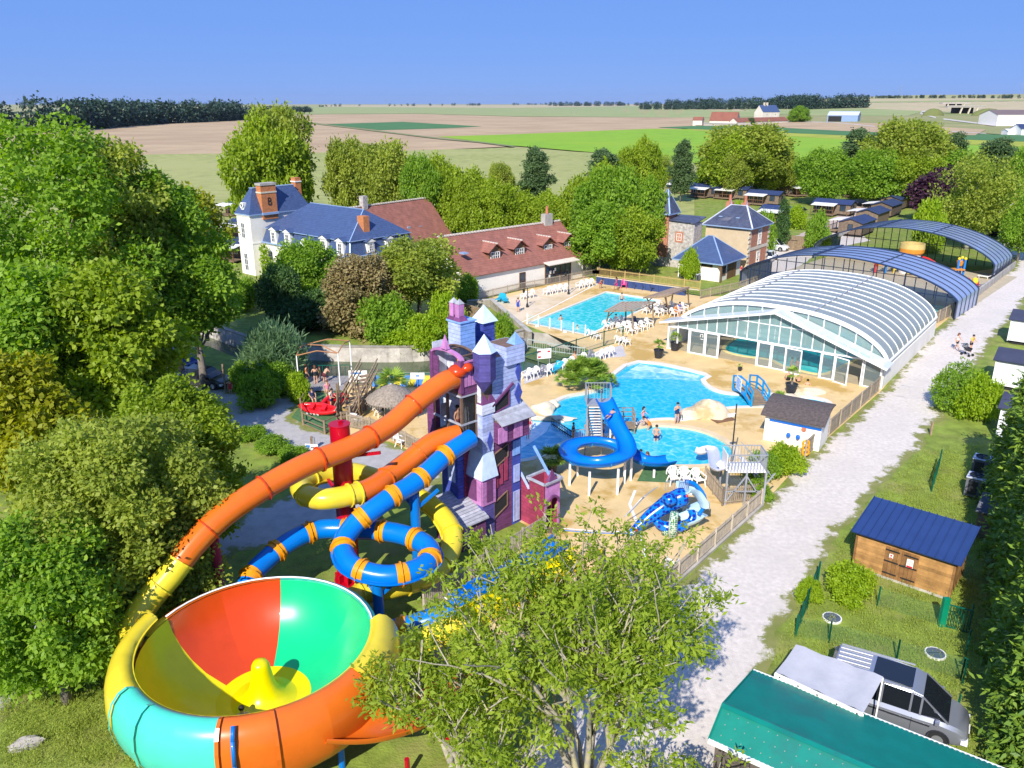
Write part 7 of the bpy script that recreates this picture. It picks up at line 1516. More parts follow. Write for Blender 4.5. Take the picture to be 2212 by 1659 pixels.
def chair(px, py, deg, lb, gp, m=None, s=1.0, p=None):
    loc = p or G(px,py); loc = Vector((loc.x,loc.y,loc.z+.025))
    if not chair_used: chair_used.append(1); CH.location = loc; CH.rotation_euler = (0,0,math.radians(deg)); CH['label'] = lb; CH['group'] = gp; return CH
    return clone(CH, loc, math.radians(deg), lb, gp, s, {'white_paint': m} if m else None)
ORD = ['first','second','third','fourth','fifth','sixth','seventh','eighth','ninth','tenth','eleventh','twelfth','thirteenth','fourteenth']
def c3(x, y): return (1025+x*.2726, 512.6+y*.2726)
g1_ = 'white chairs along the terrace fence'
for i, p in enumerate(((390,492),(440,482),(573,458),(617,448),(660,440),(707,436),(830,408),(872,400),(910,392))): chair(*c3(*p), -48, f'{ORD[i]} white terrace chair counted from the turquoise lounger', g1_, s=1.15)
for i, p in enumerate(((1280,408),(1342,416),(1410,428))): chair(*c3(*p), 8, f'{ORD[i]} navy armchair counted from the pink chair along the blue wall', 'navy armchairs against the blue wall', m_navyp2, 1.15)
chair(*c3(1183,402), -10, 'bright pink round backed chair next to the navy armchairs', 'single coloured chairs', m_pinkp, 1.15)
for i, (p, mm) in enumerate((((412,1128),None),((467,1112),None),((520,1100),m_greyp),((572,1096),None),((695,1052),None),((750,1032),None),((845,1000),None),((900,975),m_greyp),((990,972),None),((1030,958),None),((1065,948),None))):
    chair(*c3(*p), -42, f'{ORD[i]} {"grey" if mm else "white"} armchair counted from the castle along the moat fence', 'armchairs along the moat fence', mm, 1.05)
ii = 0
for row, L_ in (('edge row beside the pool',((1050,735),(1095,720),(1135,708),(1180,694),(1360,608),(1402,598),(1435,585),(1470,570))),('middle row under the sunshades',((1160,756),(1203,745),(1240,730),(1285,704),(1455,626),(1497,614),(1535,600),(1578,576))),('outer row facing the pool hall',((1247,772),(1292,755),(1337,738),(1382,716),(1580,632),(1625,612),(1662,588)))):
    for i, p in enumerate(L_): chair(*c3(*p), 40, f'{ORD[i]} white chair from the glass screen in the {row}', 'white chairs under the sunshades', m_navyp2 if (row[0] == 'm' and i in (3,6)) else None, 1.1)
for i, p in enumerate(((925,795),(968,812),(1148,846),(1200,858))): chair(*c3(*p), 120, f'{ORD[i]} white chair of the loose group behind the wire fence', 'loose chairs behind the wire fence', None, 1.05)
for i, (x, y) in enumerate(((1455,1046),(1481,1047),(1508,1050))): chair(x, y, 8+i*6, f'{ORD[i]} fan backed white chair on the green mat, counted from the blue slide', 'fan backed chairs on the green mat', None, 1.15)
for i, (x, y) in enumerate(((1424,1258),(1449,1234))): chair(x, y, 150, f'{ORD[i]} white chair tucked behind the long picket fence', 'chairs behind the long picket fence')
chair(820, 900, 40, 'white chair alone beside the thatched parasol', 'single coloured chairs'); chair(772, 920, 60, 'stacked white chair behind the yard pickets', 'single coloured chairs'); chair(866, 965, 60, 'second stacked white chair behind the yard pickets', 'single coloured chairs')
chair(520, 664, 0, 'lime green chair alone on the garden lawn', 'single coloured chairs', m_lime2, 1.2); chair(2033,1569,-20,'dark green chair on the cabin deck','single coloured chairs',m_greenp, p=Vector((*CABIN.wld(5.0,CAB_HB+.75).xy,.38)))
def lounger(px, py, deg, lb, m, gp='sun loungers'):
    t = thing('sun_lounger', lb, 'lounger', G(px,py)+Vector((0,0,.02)), math.radians(deg), gp)
    MB().slab([(-.32,-.9,.36),(.32,-.9,.36),(.32,.35,.32),(-.32,.35,.32)],.05).build('bed', m, t); MB().slab([(-.32,.35,.33),(.32,.35,.33),(.32,.95,.75),(-.32,.95,.75)],.05).build('backrest', m, t)
    for x_ in (-.28,.28):
        for y_ in (-.7,.3): MB().bar((x_,y_,0),(x_,y_,.33),.06).build('leg', m, t)
    return t
lounger(*c3(640,1068), -30, 'turquoise lounge bed between the white armchairs by the moat fence', m_turq); lounger(*c3(200,505), -20, 'turquoise lounge bed at the ramp end of the terrace', m_turq); lounger(*c3(240,515), 10, 'second turquoise lounge bed at the ramp end of the terrace', m_turq)
for i, (x, y) in enumerate(((2100,632),(2112,620),(2128,602))): lounger(x, y, -130, f'{ORD[i]} white lounger along the concrete wall beside the dark halls', m_white if i != 1 else m_greyp)
# ---------------------------------------------------------------- blue spiral slide
t = thing('spiral_slide', 'blue spiral water slide with steel stair tower over the round pool', 'water slide', (5.6,48.5,0)); O = t.location.copy(); O.z = 0
def gz_(x, y, z): return G(x, y, z)-O
pth = [gz_(1303,868,4.0),gz_(1310,882,3.75),gz_(1330,925,2.9),gz_(1350,962,2.2),gz_(1352,986,1.95),gz_(1328,1000,1.8),gz_(1288,1006,1.68),gz_(1248,1001,1.58),gz_(1227,985,1.48),gz_(1238,968,1.4),gz_(1272,960,1.3),gz_(1315,964,1.15),gz_(1352,980,.95),gz_(1385,999,.75),gz_(1418,1004,.6),gz_(1448,1000,.5)]
up_ = Uprof(.54,.40,.05,9); m_rimb = gloss('deep_blue_rim', (0.0,0.10,0.42))
path = resample(smooth_path(pth, 8), .22); n0 = len(path); ncut = 9
for i in range(ncut):
    q = MB(); seg = path[max(0,i*n0//ncut-(1 if i else 0)):(i+1)*n0//ncut+1]; q.sweep(seg, [(a,b-.1) for a,b in up_], capped=True); q.build('trough_section', g_bl, t, auto=35)
    for sx in (-.54,.54): q = MB(); q.sweep(seg, [(sx-.05,.27),(sx+.05,.27),(sx+.05,.34),(sx-.05,.34)], capped=True); q.build('rim', m_rimb, t)
    if i: p = path[i*n0//ncut]; q = MB(); q.sweep([p, p+(path[i*n0//ncut+1]-p).normalized()*.05], [(a*1.1,b*1.06-.13) for a,b in up_], capped=True); q.build('flange', g_lb, t)
for px_, py_ in ((1230,1049),(1272,1071),(1333,1069),(1348,1044),(1247,1028),(1362,1038),(1412,1032)):
    g_ = gz_(px_,py_,0); zt = min(((p-g_).xy.length, p.z) for p in path); MB().bar(g_, (g_.x,g_.y,max(.5,zt[1]-.1)), .13).build('leg', m_white, t)
MB().bar(gz_(1317,953,0), (*gz_(1317,953,0).xy,2.6), .13).build('leg', m_white, t)
m_galv = mat('galvanised', (0.36,0.38,0.42), 0.45, 0.1, 2.0, metal=.3); m_gmesh = mesh_mat('steel_mesh', (0.35,0.37,0.4), .35)
pc = gz_(1293,872,3.6); pb = gz_(1286,952,0)
MB().box((pc.x,pc.y+.3,3.6),(1.6,1.2,.08)).build('platform', m_galv, t)
dd = (Vector((pc.x-.3,pc.y-.3,3.6))-pb); ns = 13
for k in range(ns): p = pb+dd*((k+.5)/ns); MB().box((p.x,p.y,p.z),(.75,.26,.05)).build('stair_tread', m_white, t)
for sx in (-.42,.42):
    MB().bar(pb+Vector((sx,0,.05)), pb+dd+Vector((sx,0,.0)), .06, .2).build('stringer', m_galv, t); MB().bar(pb+Vector((sx,0,1.0)), pb+dd+Vector((sx,0,1.0)), .05).build('handrail', m_galv, t)
    MB().poly([pb+Vector((sx,0,.1)), pb+dd+Vector((sx,0,.1)), pb+dd+Vector((sx,0,1.0)), pb+Vector((sx,0,1.0))]).build('side_mesh', m_gmesh, t)
    for k in range(1,4): p = pb+dd*(k/3.2); MB().bar((p.x+sx*1.3,p.y,0),(p.x+sx*1.1,p.y,p.z),.08).build('tower_leg', m_galv, t)
for (a,b) in (((-.8,.9),(.8,.9)),((-.8,-.3),(-.8,.9)),((.8,-.1),(.8,.9))):
    A_, B_ = Vector((pc.x+a[0],pc.y+a[1],3.62)), Vector((pc.x+b[0],pc.y+b[1],3.62)); MB().bar(A_+Vector((0,0,1.1)), B_+Vector((0,0,1.1)), .05).build('guard_rail', m_galv, t)
    for k in range(9): p = A_.lerp(B_, k/8); piece('baluster', m_galv, t, p, p+Vector((0,0,1.1)), .025, .025)
for k in range(10): p = pb+Vector((-1.6+k*.15,-.25+.02*k,0)); piece('baluster', m_galv, t, p, p+Vector((0,0,.9)), .03, .03)
MB().bar(pb+Vector((-1.6,-.25,.9)), pb+Vector((-.2,-.05,.9)), .05).build('queue_rail', m_galv, t)
t = thing('pool_steps_platform', 'small timber platform with rails standing in the lagoon beside the spiral slide', 'platform', G(1345,928)); MB().bx(-.8,.8,-.6,.6,.3,.4).build('deck', m_wood, t)
for x_,y_ in ((-.75,.55),(.1,.55),(.75,.55),(.75,-.55)): MB().bar((x_,y_,-.1),(x_,y_,1.5),.09).build('post', m_wood, t)
for z in (.8,1.15,1.45): MB().bar((-.75,.55,z),(.75,.55,z),.05).build('rail', m_wood, t); MB().bar((.75,.55,z),(.75,-.55,z),.05).build('rail', m_wood, t)
# ---------------------------------------------------------------- white steel slide
t = thing('white_slide', 'white pool slide with grey steel platform and stairs behind the pickets', 'water slide', (13.4,42.4,0)); O = t.location.copy()
x0,x1,y0,y1 = -1.1,1.1,-.7,.7
for k in range(12): piece('deck_slat', m_white, t, (x0+.09+k*.185,y0,2.1), (x0+.09+k*.185,y1,2.1), .15, .05)
for x_,y_ in ((x0,y0),(x1,y0),(x0,y1),(x1,y1),(0,y0)): MB().bar((x_,y_,0),(x_,y_,2.1),.1).build('leg', m_galv, t)
for a,b in (((x0,y0),(x1,y0)),((x1,y0),(x1,y1)),((x0,y1),(x1,y1))):
    A_,B_ = Vector((*a,2.12)), Vector((*b,2.12)); MB().bar(A_+Vector((0,0,1.05)), B_+Vector((0,0,1.05)), .05).build('guard_rail', m_galv, t)
    for k in range(13): p = A_.lerp(B_, k/12); piece('baluster', m_galv, t, p, p+Vector((0,0,1.05)), .025, .025)
for a,b in (((x0,y0,.2),(0,y0,1.9)),((x1,y0,.2),(0,y0,1.9)),((x1,y0,1.3),(x1+.5,y0,2.05)),((x0,y0,.9),(x1,y0,.9))): MB().bar(a,b,.07).build('brace', m_galv, t)
q = MB(); a = G(1503,985,.55)-O; a.z = .55; q.sweep(smooth_path([(x0+.1,.1,2.15),(x0-.4,.25,1.75),(a.x+.9,a.y-.3,1.0),(a.x+.25,a.y-.1,.72),(a.x-.1,a.y,.82)], 6), [(p_[0],p_[1]) for p_ in Uprof(.38,.26,.04,8)], capped=True); q.build('trough', mat('pearl_fibreglass', (0.62,0.63,0.72), 0.35, 0.05, coat=.2), t, auto=35)
MB().slab([(x0,-.5,2.1),(x0,.6,2.1),(x0,.6,3.1),(x0,-.5,3.1)],.04).build('entry_panel', m_white, t)
for k in range(8): MB().box((.3+k*.22,y1+.5,2.0-k*.25),(.25,.8,.04)).build('stair_tread', m_white, t)
for s in (.12,.9): MB().bar((.2,y1+s,2.05),(2.1,y1+s,.0),.05,.16).build('stringer', m_galv, t); MB().bar((.2,y1+s,3.0),(2.1,y1+s,1.0),.04).build('handrail', m_galv, t)
t = thing('camera_mast', 'slim mast with a white camera beside the steel slide platform', 'mast', G(1577,1020)); MB().cyl((0,0,0),(0,0,4.6),.05,.04,8).build('mast', m_iron, t); MB().box((-.3,-.1,3.9),(.4,.16,.18),.4).build('camera', m_white, t); MB().bar((0,0,4.0),(-.25,-.08,3.95),.05).build('bracket', m_white, t)
# ---------------------------------------------------------------- blue creature slide
def spots(nm, a, b, sc=5.5):
    m = bpy.data.materials.new(nm); m.use_nodes = True; N = m.node_tree.nodes; L = m.node_tree.links; p = N['Principled BSDF']; g = N.new('ShaderNodeNewGeometry'); v = N.new('ShaderNodeTexVoronoi'); v.inputs['Scale'].default_value = sc; v.inputs['Randomness'].default_value = .45; L.new(g.outputs['Position'], v.inputs['Vector'])
    r = N.new('ShaderNodeMapRange'); r.inputs[1].default_value = .43; r.inputs[2].default_value = .50; L.new(v.outputs['Distance'], r.inputs[0]); x = N.new('ShaderNodeMix'); x.data_type = 'RGBA'; L.new(r.outputs[0], x.inputs[0]); x.inputs[6].default_value = (*a,1); x.inputs[7].default_value = (*b,1); L.new(x.outputs[2], p.inputs['Base Color']); p.inputs['Roughness'].default_value = .25; MT[nm] = m; return m
m_snake = spots('scale_blue', (0.005,0.02,0.26), (0.0,0.17,0.68), 4.6); m_mos = spots('pebble_mosaic', (0.02,0.17,0.10), (0.5,0.58,0.48), 9)
t = thing('snake_slide', 'blue spotted serpent slide curling round a mosaic post on the sand deck', 'slide', G(1440,1150)); O = t.location.copy()
def gs(x, y, z): return G(x, y, z)-O
bp = smooth_path([gs(1358,1156,.1),gs(1378,1138,.45),gs(1408,1112,1.0),gs(1440,1090,1.5),gs(1466,1076,1.9),gs(1482,1070,2.05)], 6); n_ = len(bp)
q = MB(); q.tube(bp, [.14+.38*min(1,(i/n_)*1.6)-.12*max(0,i/n_-.85)/.15 for i in range(n_)], 14); q.build('body', m_snake, t, smooth=True)
q = MB(); q.ball(gs(1446,1078,2.15), .42, 12, 8, .34); q.build('head', m_snake, t, smooth=True)
q = MB(); q.sweep(smooth_path([gs(1472,1064,2.25),gs(1492,1066,2.05),gs(1508,1084,1.5),gs(1512,1106,.9),gs(1500,1124,.5),gs(1478,1134,.3)], 6), Uprof(.62,.42,.07,8), capped=True); q.build('chute', mat('chute_pale_blue', (0.45,0.65,0.78), 0.3, 0.05, coat=.2), t, auto=35)
q = MB(); q.tube([p+Vector((0,0,.45)) for p in smooth_path([gs(1480,1056,2.25),gs(1500,1062,2.0),gs(1518,1084,1.5),gs(1521,1106,.9),gs(1508,1128,.5)], 6)], .11, 8); q.build('chute_edge', g_bl, t, smooth=True)
q = MB(); q.tube(smooth_path([gs(1416,1124,.75),gs(1432,1136,.45),gs(1460,1140,.4),gs(1486,1130,.5),gs(1496,1116,.8),gs(1494,1104,1.0)], 6), [.2+.12*math.sin(math.pi*min(1,i/20)) for i in range(31)], 12); q.build('tail_coil', m_snake, t, smooth=True)
q = MB(); g_ = gs(1452,1158,0); q.tube([g_, g_+Vector((0,0,.7)), g_+Vector((.05,.05,1.45))], [.3,.24,.22], 12); q.build('mosaic_post', m_mos, t, smooth=True); q = MB(); g_ = gs(1440,1154,0); q.tube([g_, g_+Vector((0,0,.55))], [.3,.24], 12); q.build('mosaic_post', m_mos, t, smooth=True); q = MB(); g_ = gs(1466,1128,0); q.tube([g_, g_+Vector((0,0,2.0))], [.17,.17], 12); q.build('mosaic_post', m_mos, t, smooth=True)
for s in (0,.7):
    q = MB(); q.tube([p+Vector((-.45+s*.3,.25+s*.3,.5)) for p in (gs(1366,1140,.2),gs(1405,1098,1.2),gs(1432,1078,1.9))], .025, 6); q.build('ladder_rail', m_galv, t)
for c_ in (gs(1437,1060,2.3),gs(1466,1058,2.3)): q = MB(); q.tube([c_,c_+Vector((0,0,.55)),c_+Vector((.5,.1,.6)),c_+Vector((.5,.1,0))], .025, 6); q.build('grab_rail', m_galv, t); [MB().bar(c_+Vector((.1*k,.02*k,0)), c_+Vector((.1*k,.02*k,.57)), .02).build('grab_bar', m_galv, t) for k in range(1,5)]
for f_, m_, of in ((.12,m_white,(.03,-.15,.05)),(.16,m_red,(.06,-.18,.12)),(.62,m_red,(.1,-.42,.2)),(.68,m_white,(.14,-.40,.32)),(.70,g_gn,(.2,-.45,.08)),(.93,m_red,(.1,-.36,.2)),(.97,m_white,(.2,-.3,.25))): p = bp[int(f_*(n_-1))]+Vector(of); MB().ball(p,.09,8,5).build('coloured_spot', m_, t)
# ---------------------------------------------------------------- rocks, bridge, little things round the pools
m_rock = mat('cream_rock', (0.68,0.58,0.42), 0.9, 0.15, 1.2, 0.5, 7, col2=(0.5,0.38,0.2), c2scale=.6); m_grock = mat('grey_boulder', (0.36,0.33,0.31), 0.95, 0.2, 1.5, 0.6, 8)
def rock(lb, px, py, rx, ry, rz_, seed, m=m_rock, z=0, gp='rocks round the lagoon', rot=0):
    q = MB(); q.ball((0,0,0),1.0,18,11); v2 = []
    for v in q.v: n_ = noise.noise(Vector(v)*1.6+Vector((seed*7.3,0,0)))*.30+noise.noise(Vector(v)*4+Vector((0,seed*3.1,0)))*.10; v2.append((v[0]*rx*(1+n_), v[1]*ry*(1+n_), max(-.15,v[2]*rz_*(1+n_))))
    q.v = v2; o = q.build('rock', m, None, auto=50); o.location = G(px,py)+Vector((0,0,z)); o.rotation_euler = (0,0,rot); return tag(o, lb, 'rock', gp)
rock('big pale rounded rock at the end of the lagoon tongue', 1530, 897, 1.35, 1.1, 1.15, 1); rock('ochre lower rock leaning against the big pale rock', 1494, 898, 1.0, .9, .6, 2); rock('pale rock on the tongue between the pools', 1174, 886, .95, .7, .55, 3); rock('smaller pale rock touching the tongue rock', 1194, 876, .6, .5, .45, 4); rock('flat pale slab rock by the paddling bay', 1742, 849, 1.5, .7, .4, 5)
rock('low ochre rock edging the paddling bay', 1702, 858, .9, .5, .25, 6); rock('grey boulder alone on the lawn', 60, 1610, .62, .3, .34, 7, m_grock, gp='boulders on the lawn', rot=.4); rock('grey boulder in the shade of the hornbeam', 108, 1475, .6, .35, .25, 8, m_grock, gp='boulders on the lawn', rot=.8); rock('pale tongue stone dividing the splash pool', 1200, 905, 1.5, .35, .22, 9)
a, b = G(1600,843), G(1637,876); F = Fr(a, math.degrees(math.atan2(b.y-a.y,b.x-a.x))); LB_ = (b-a).length+.3
t = thing('blue_footbridge', 'arched footbridge with bright blue railings across the lagoon', 'bridge', F.o, F.a); m_brb = mat('bridge_blue', (0.0,0.27,0.60), 0.4, .1)
def bz(u): return .18+.45*math.sin(math.pi*min(1,max(0,u)))
for k in range(18): u = (k+.5)/18; piece('plank', m_wood, t, (LB_*u,-.65,bz(u)), (LB_*u,.65,bz(u)), LB_/18-.02, .06)
for s in (-.68,.68):
    q = MB(); q.sweep([(LB_*u,s,bz(u)-.08) for u in [i/12 for i in range(13)]], [(-.05,-.14),(.05,-.14),(.05,.1),(-.05,.1)], capped=True); q.build('side_beam', m_brb, t)
    for u in (0,.36,.68,1.0): MB().bar((LB_*u,s,bz(u)-.1),(LB_*u,s,bz(u)+1.15),.12).build('post', m_brb, t)
    for dz in (.55,1.1):
        for u0,u1 in ((0,.36),(.36,.68),(.68,1)): MB().bar((LB_*u0,s,bz(u0)+dz),(LB_*u1,s,bz(u1)+dz),.07,.12).build('rail', m_brb, t)
MB().slab([(.35*LB_-.5,-.78,.5),(.35*LB_+.5,-.78,.5),(.35*LB_+.5,-.78,1.6),(.35*LB_-.5,-.78,1.6)],.03).build('rules_board', m_white, t)
for k in range(9): MB().bx(.35*LB_-.42,.35*LB_+.38-.2*(k%3==2),-.79,-.784,.62+k*.1,.66+k*.1).build('print_line', m_bnb, t)
t = thing('divider_net', 'dark floating fence between splash pool and lagoon', 'fence', G(1192,918)); e = G(1236,947)-G(1192,918)
for k in range(14): p = e*(k/13); piece('post', m_iron, t, p+Vector((0,0,-.2)), p+Vector((0,0,.55)), .04, .04)
for z in (.1,.5): MB().bar((0,0,z),(e.x,e.y,z),.06).build('rail', m_iron, t)
t = thing('drain_cover', 'brown square cover beside the big pale rock', 'cover', G(1560,906)); MB().box((0,0,.03),(1.7,1.1,.05),.4).build('plate', m_oak, t); MB().lathe([(.001,.06),(.12,.06),(.12,.05)],12).build('knob', m_galv, t)
for (px,py,lb) in ((1797,1337,'round manhole cover on the lawn nearest the road'),(2020,1414,'round manhole cover on the lawn behind the van')):
    t = thing('manhole_cover', lb, 'manhole', G(px,py), 0, 'manhole covers on the lawn'); MB().lathe([(.001,.10),(.36,.10),(.37,.08)],20).build('lid', mat('slate_plastic', (0.09,0.11,0.15), 0.6), t); MB().lathe([(.37,.0),(.42,.0),(.42,.09),(.37,.09)],20).build('ring', m_white, t); MB().bar((-.35,0,.105),(.35,0,.105),.015).build('joint', m_iron, t)
# sunshades
def shade(lb, c, posts):
    P = [G(x,y,z) for x,y,z in c]; O = G(*posts[0]); t = thing('sunshade', lb, 'sunshade', O, 0, 'reed sunshades by the rectangular pool'); P = [p-O for p in P]
    ns = 16
    for k in range(ns):
        a = P[0].lerp(P[3], (k+.04)/ns); b = P[0].lerp(P[3], (k+.96)/ns); c_ = P[1].lerp(P[2], (k+.96)/ns); d_ = P[1].lerp(P[2], (k+.04)/ns); dz = Vector((0,0,.05*(k%2))); MB().slab([a+dz,b+dz,c_+dz,d_+dz],.04).build('reed_strip', mat('reed_mat', (0.36,0.27,0.20), 0.9, 0.2, 4.0, rv=.1), t)
    for i, pp in enumerate(posts):
        g_ = G(*pp)-O; tg = [P[0].lerp(P[3],.15), P[0].lerp(P[3],.9), P[1].lerp(P[2],.9), P[1].lerp(P[2],.15)][i%4]
        MB().cyl(g_, tg-Vector((0,0,.05)), .09, .07, 8).build('post', m_wood, t); c_ = (P[0]+P[1]+P[2]+P[3])/4; MB().cyl(g_.lerp(tg,.62), tg.lerp(c_,.35)-Vector((0,0,.08)), .06, .05, 6).build('brace', m_wood, t)
    for a,b in ((0,1),(3,2),(0,3),(1,2)): MB().bar(P[a]-Vector((0,0,.1)), P[b]-Vector((0,0,.1)), .09).build('beam', m_wood, t)
shade('reed sunshade nearest the glass screen', ((1306,671,2.3),(1340,652,2.5),(1417,651,2.6),(1373,669,2.4)), ((1308,706),(1366,722),(1412,702),(1352,692)))
shade('reed sunshade nearest the blue wall', ((1389,642,2.4),(1449,623,2.5),(1490,620,2.6),(1441,639,2.5)), ((1406,664),(1447,678),(1488,664),(1450,655)))
# lamps, signs, posts, bin
def lamp(lb, px, py, pyt):
    a = G(px,py); h = HT(px,pyt,a.y); t = thing('lamp_post', lb, 'lamp post', a, 0, 'black lamp posts on the terrace'); MB().lathe([(.16,0),(.14,.3),(.07,.5),(.05,.6),(.045,h)],10).build('post', m_iron, t, auto=40); q = MB(); q.tube([(-.02,0,h),(-.12,0,h+.2),(-.35,0,h+.15),(-.4,0,h-.1)], .03, 6); q.build('bracket', m_iron, t); MB().lathe([(.05,-.1),(.16,-.16),(.11,-.5),(.001,-.55)],8,(-.4,0,h-.05)).build('lantern', m_iron, t)
lamp('black lamp post nearest the ramp on the terrace', 1139, 664, 622); lamp('black lamp post in front of the shop awning', 1228, 636, 586); 
t = thing('lamp_post', 'short black lantern beside the thatched parasol', 'lamp post', G(829,915), 0, 'black lamp posts on the terrace'); MB().cyl((0,0,0),(0,0,1.0),.07,.05,8).build('post', m_iron, t); MB().lathe([(.06,1.0),(.17,1.05),(.13,1.4),(.2,1.42),(.02,1.6)],8).build('lantern', m_iron, t)
def board(nm, lb, px, py, w_, z0_, z1_, deg, marks, cat='sign', m=m_white):
    t = thing(nm, lb, cat, G(px,py), math.radians(deg)); MB().bx(-w_/2,w_/2,-.02,.02,z0_,z1_).build('panel', m, t)
    for x_ in (-w_*.4,w_*.4): MB().bx(x_-.03,x_+.03,.021,.07,0,z1_).build('post', m_galv, t)
    for (a,b,c,d,mm) in marks: MB().bx(a,b,-.03,-.021,c,d).build('sign_mark', mm, t)
board('rules_sign', 'white sign with red marks hanging on the moat fence', 1175, 792, 1.3, .75, 1.65, 16, [(-.55,-.3,1.35,1.5,m_red),(.3,.55,1.3,1.45,m_red),(-.55,-.3,.85,1.0,m_red),(-.2,.2,1.1,1.14,m_conc),(-.2,.2,1.0,1.04,m_conc)])
board('direction_sign', 'small white lettered sign beside the grey road', 675, 985, .9, .25, .85, -10, [(-.38,-.1,.6,.78,m_bnb),(-.05,.35,.6,.66,m_iron),(-.38,.2,.35,.42,m_bnb)]); board('notice_sign', 'white notice with red border on the yard pickets', 766, 924, .55, .6, 1.1, -20, [(-.22,.22,.75,.78,m_red),(-.2,.2,.85,.95,m_red)])
board('notice_board', 'white notice board behind the driftwood steps', 775, 838, 1.5, .5, 1.5, 0, [(-.6,.3,1.2,1.35,m_bnb),(-.6,.6,.8,.84,m_conc)])
t = thing('parking_post', 'tall timber post beside the black car', 'post', G(488,848)); MB().bar((0,0,0),(0,0,2.4),.13).build('post', m_wood, t)
t = thing('bollard_light', 'timber bollard light at the tip of the grass island', 'bollard', G(675,970)); MB().bar((0,0,0),(0,0,.9),.16).build('post', m_wood, t); MB().bx(.08,.2,-.08,.08,.35,.85).build('glass', m_galv, t)
for (px,py,lb) in ((2010,940,'short timber post at the lawn edge beside the road'),(2205,545,'timber post by the far bend of the white road'),(1665,505,'thin post beside the bin enclosure')): t = thing('marker_post', lb, 'post', G(px,py), 0, 'marker posts'); MB().bar((0,0,0),(0,0,1.0),.12).build('post', m_wood, t)
t = thing('litter_bin', 'round timber clad litter bin on the near bank', 'bin', G(617,848)); 
for k in range(14): a = k*6.283/14; piece('stave', m_wood, t, (.36*math.cos(a),.36*math.sin(a),.05), (.36*math.cos(a),.36*math.sin(a),1.15), .15, .04, up=(math.cos(a),math.sin(a),0))
MB().lathe([(.001,1.15),(.38,1.15),(.38,1.2),(.001,1.22)],14).build('lid', m_oak, t); MB().bx(-.18,.18,-.4,-.38,.5,.95).build('label', m_bnb, t)
# thatched parasol, jetty, driftwood steps, kayaks
t = thing('thatched_parasol', 'round thatched parasol on a pale post in the yard', 'parasol', G(848,905)); zt = HT(847,829,G(848,905).y); MB().cyl((0,0,0),(0,0,zt),.08,.07,8).build('post', m_alu, t); m_tha = mat('thatch', (0.30,0.25,0.20), 0.95, .35, 6.0, 1.0, 25)
for k, (r0, z0_, r1, z1_) in enumerate(((.05,zt,.95,zt-.42),(.8,zt-.3,1.55,zt-.85),(1.4,zt-.72,1.85,zt-1.15))): MB().lathe([(r0,z0_),(r1,z1_),(r1-.05,z1_-.06),(r0,z0_-.08)],24).build('thatch_layer', m_tha, t)
sl2 = MB(); rr = random.Random(5)
for k in range(220): a = rr.uniform(0,6.28); r = rr.uniform(1.5,1.9); sl2.bar((r*.9*math.cos(a),r*.9*math.sin(a),zt-.95),(r*1.05*math.cos(a),r*1.05*math.sin(a),zt-1.25-rr.uniform(0,.1)),.03)
sl2.build('straw_fringe', m_tha, t)
t = thing('jetty', 'grey plank jetty with blue green railings on the moat', 'jetty', G(645,848)); e = G(742,846)-G(645,848); f_ = G(668,818)-G(645,848); nj = 26
for k in range(nj): p = e*((k+.5)/nj); piece('plank', mat('grey_decking', (0.30,0.28,0.27), 0.9, .2, 3.0, rv=.15), t, p+Vector((0,0,.12)), p+f_*1.05+Vector((0,0,.12)), e.length/nj-.015, .05)
for a,b in ((f_*1.05,f_*1.05+e*.95),(f_*.2,f_*1.05)):
    for k in range(10): p = a.lerp(b,k/9); piece('baluster', m_grn, t, p+Vector((0,0,.1)), p+Vector((0,0,1.1)), .035, .035)
    MB().bar(a+Vector((0,0,1.1)), b+Vector((0,0,1.1)), .05).build('rail', m_grn, t)
t = thing('frame_canopy', 'rust and white pipe frame over the jetty without its cover', 'frame', G(645,845)); O = t.location.copy()
cs_ = [G(647,842)-O, G(667,815)-O, G(735,836)-O, G(760,806)-O]
for c_ in cs_: MB().bar((c_.x,c_.y,0),(c_.x,c_.y,2.9),.08).build('post', m_alu, t)
for a,b in ((0,2),(1,3),(0,1),(2,3),(1,2)): q = MB(); A_,B_ = cs_[a]+Vector((0,0,2.9)), cs_[b]+Vector((0,0,2.9)); q.tube([A_, A_.lerp(B_,.5)+Vector((0,0,.3)), B_], .05, 6); q.build('hoop', mat('rusty_pipe', (0.42,0.2,0.09), 0.8), t)
t = thing('driftwood_steps', 'driftwood play steps with rough branch posts beside the slatted fence', 'steps', G(745,915)); O = t.location.copy(); e = G(802,852)-O; rr = random.Random(8)
for k in range(11): p = e*(k/11); MB().box((p.x,p.y,.2+k*.16),(1.3,.42,.07),.6).build('tread', m_wood, t)
for k in range(16): p = e*rr.random()+Vector((rr.choice((-.7,.7))+rr.uniform(-.1,.1),rr.uniform(-.2,.2),0)); MB().cyl(p, p+Vector((rr.uniform(-.3,.3),rr.uniform(-.2,.2),rr.uniform(1.6,3.0))), .08, .05, 6).build('branch_post', m_wood, t)
for s in (-.65,.65): 
    for dz in (.5,1.0,1.4): MB().bar((s,0,dz),(e.x+s,e.y,1.6+dz),.08).build('rail', m_wood, t)
t = fence('post_rail_fence', 'rustic post and rail fence around the kayak mat', [(738,920),(702,938),(655,918),(651,888),(668,860)], 1.0, 0, 0, 2.2, m_wood, rails=(.45,.95,.1), postm=.13)
m_kay = mat('kayak_red', (0.60,0.01,0.015), 0.35, .08, coat=.3)
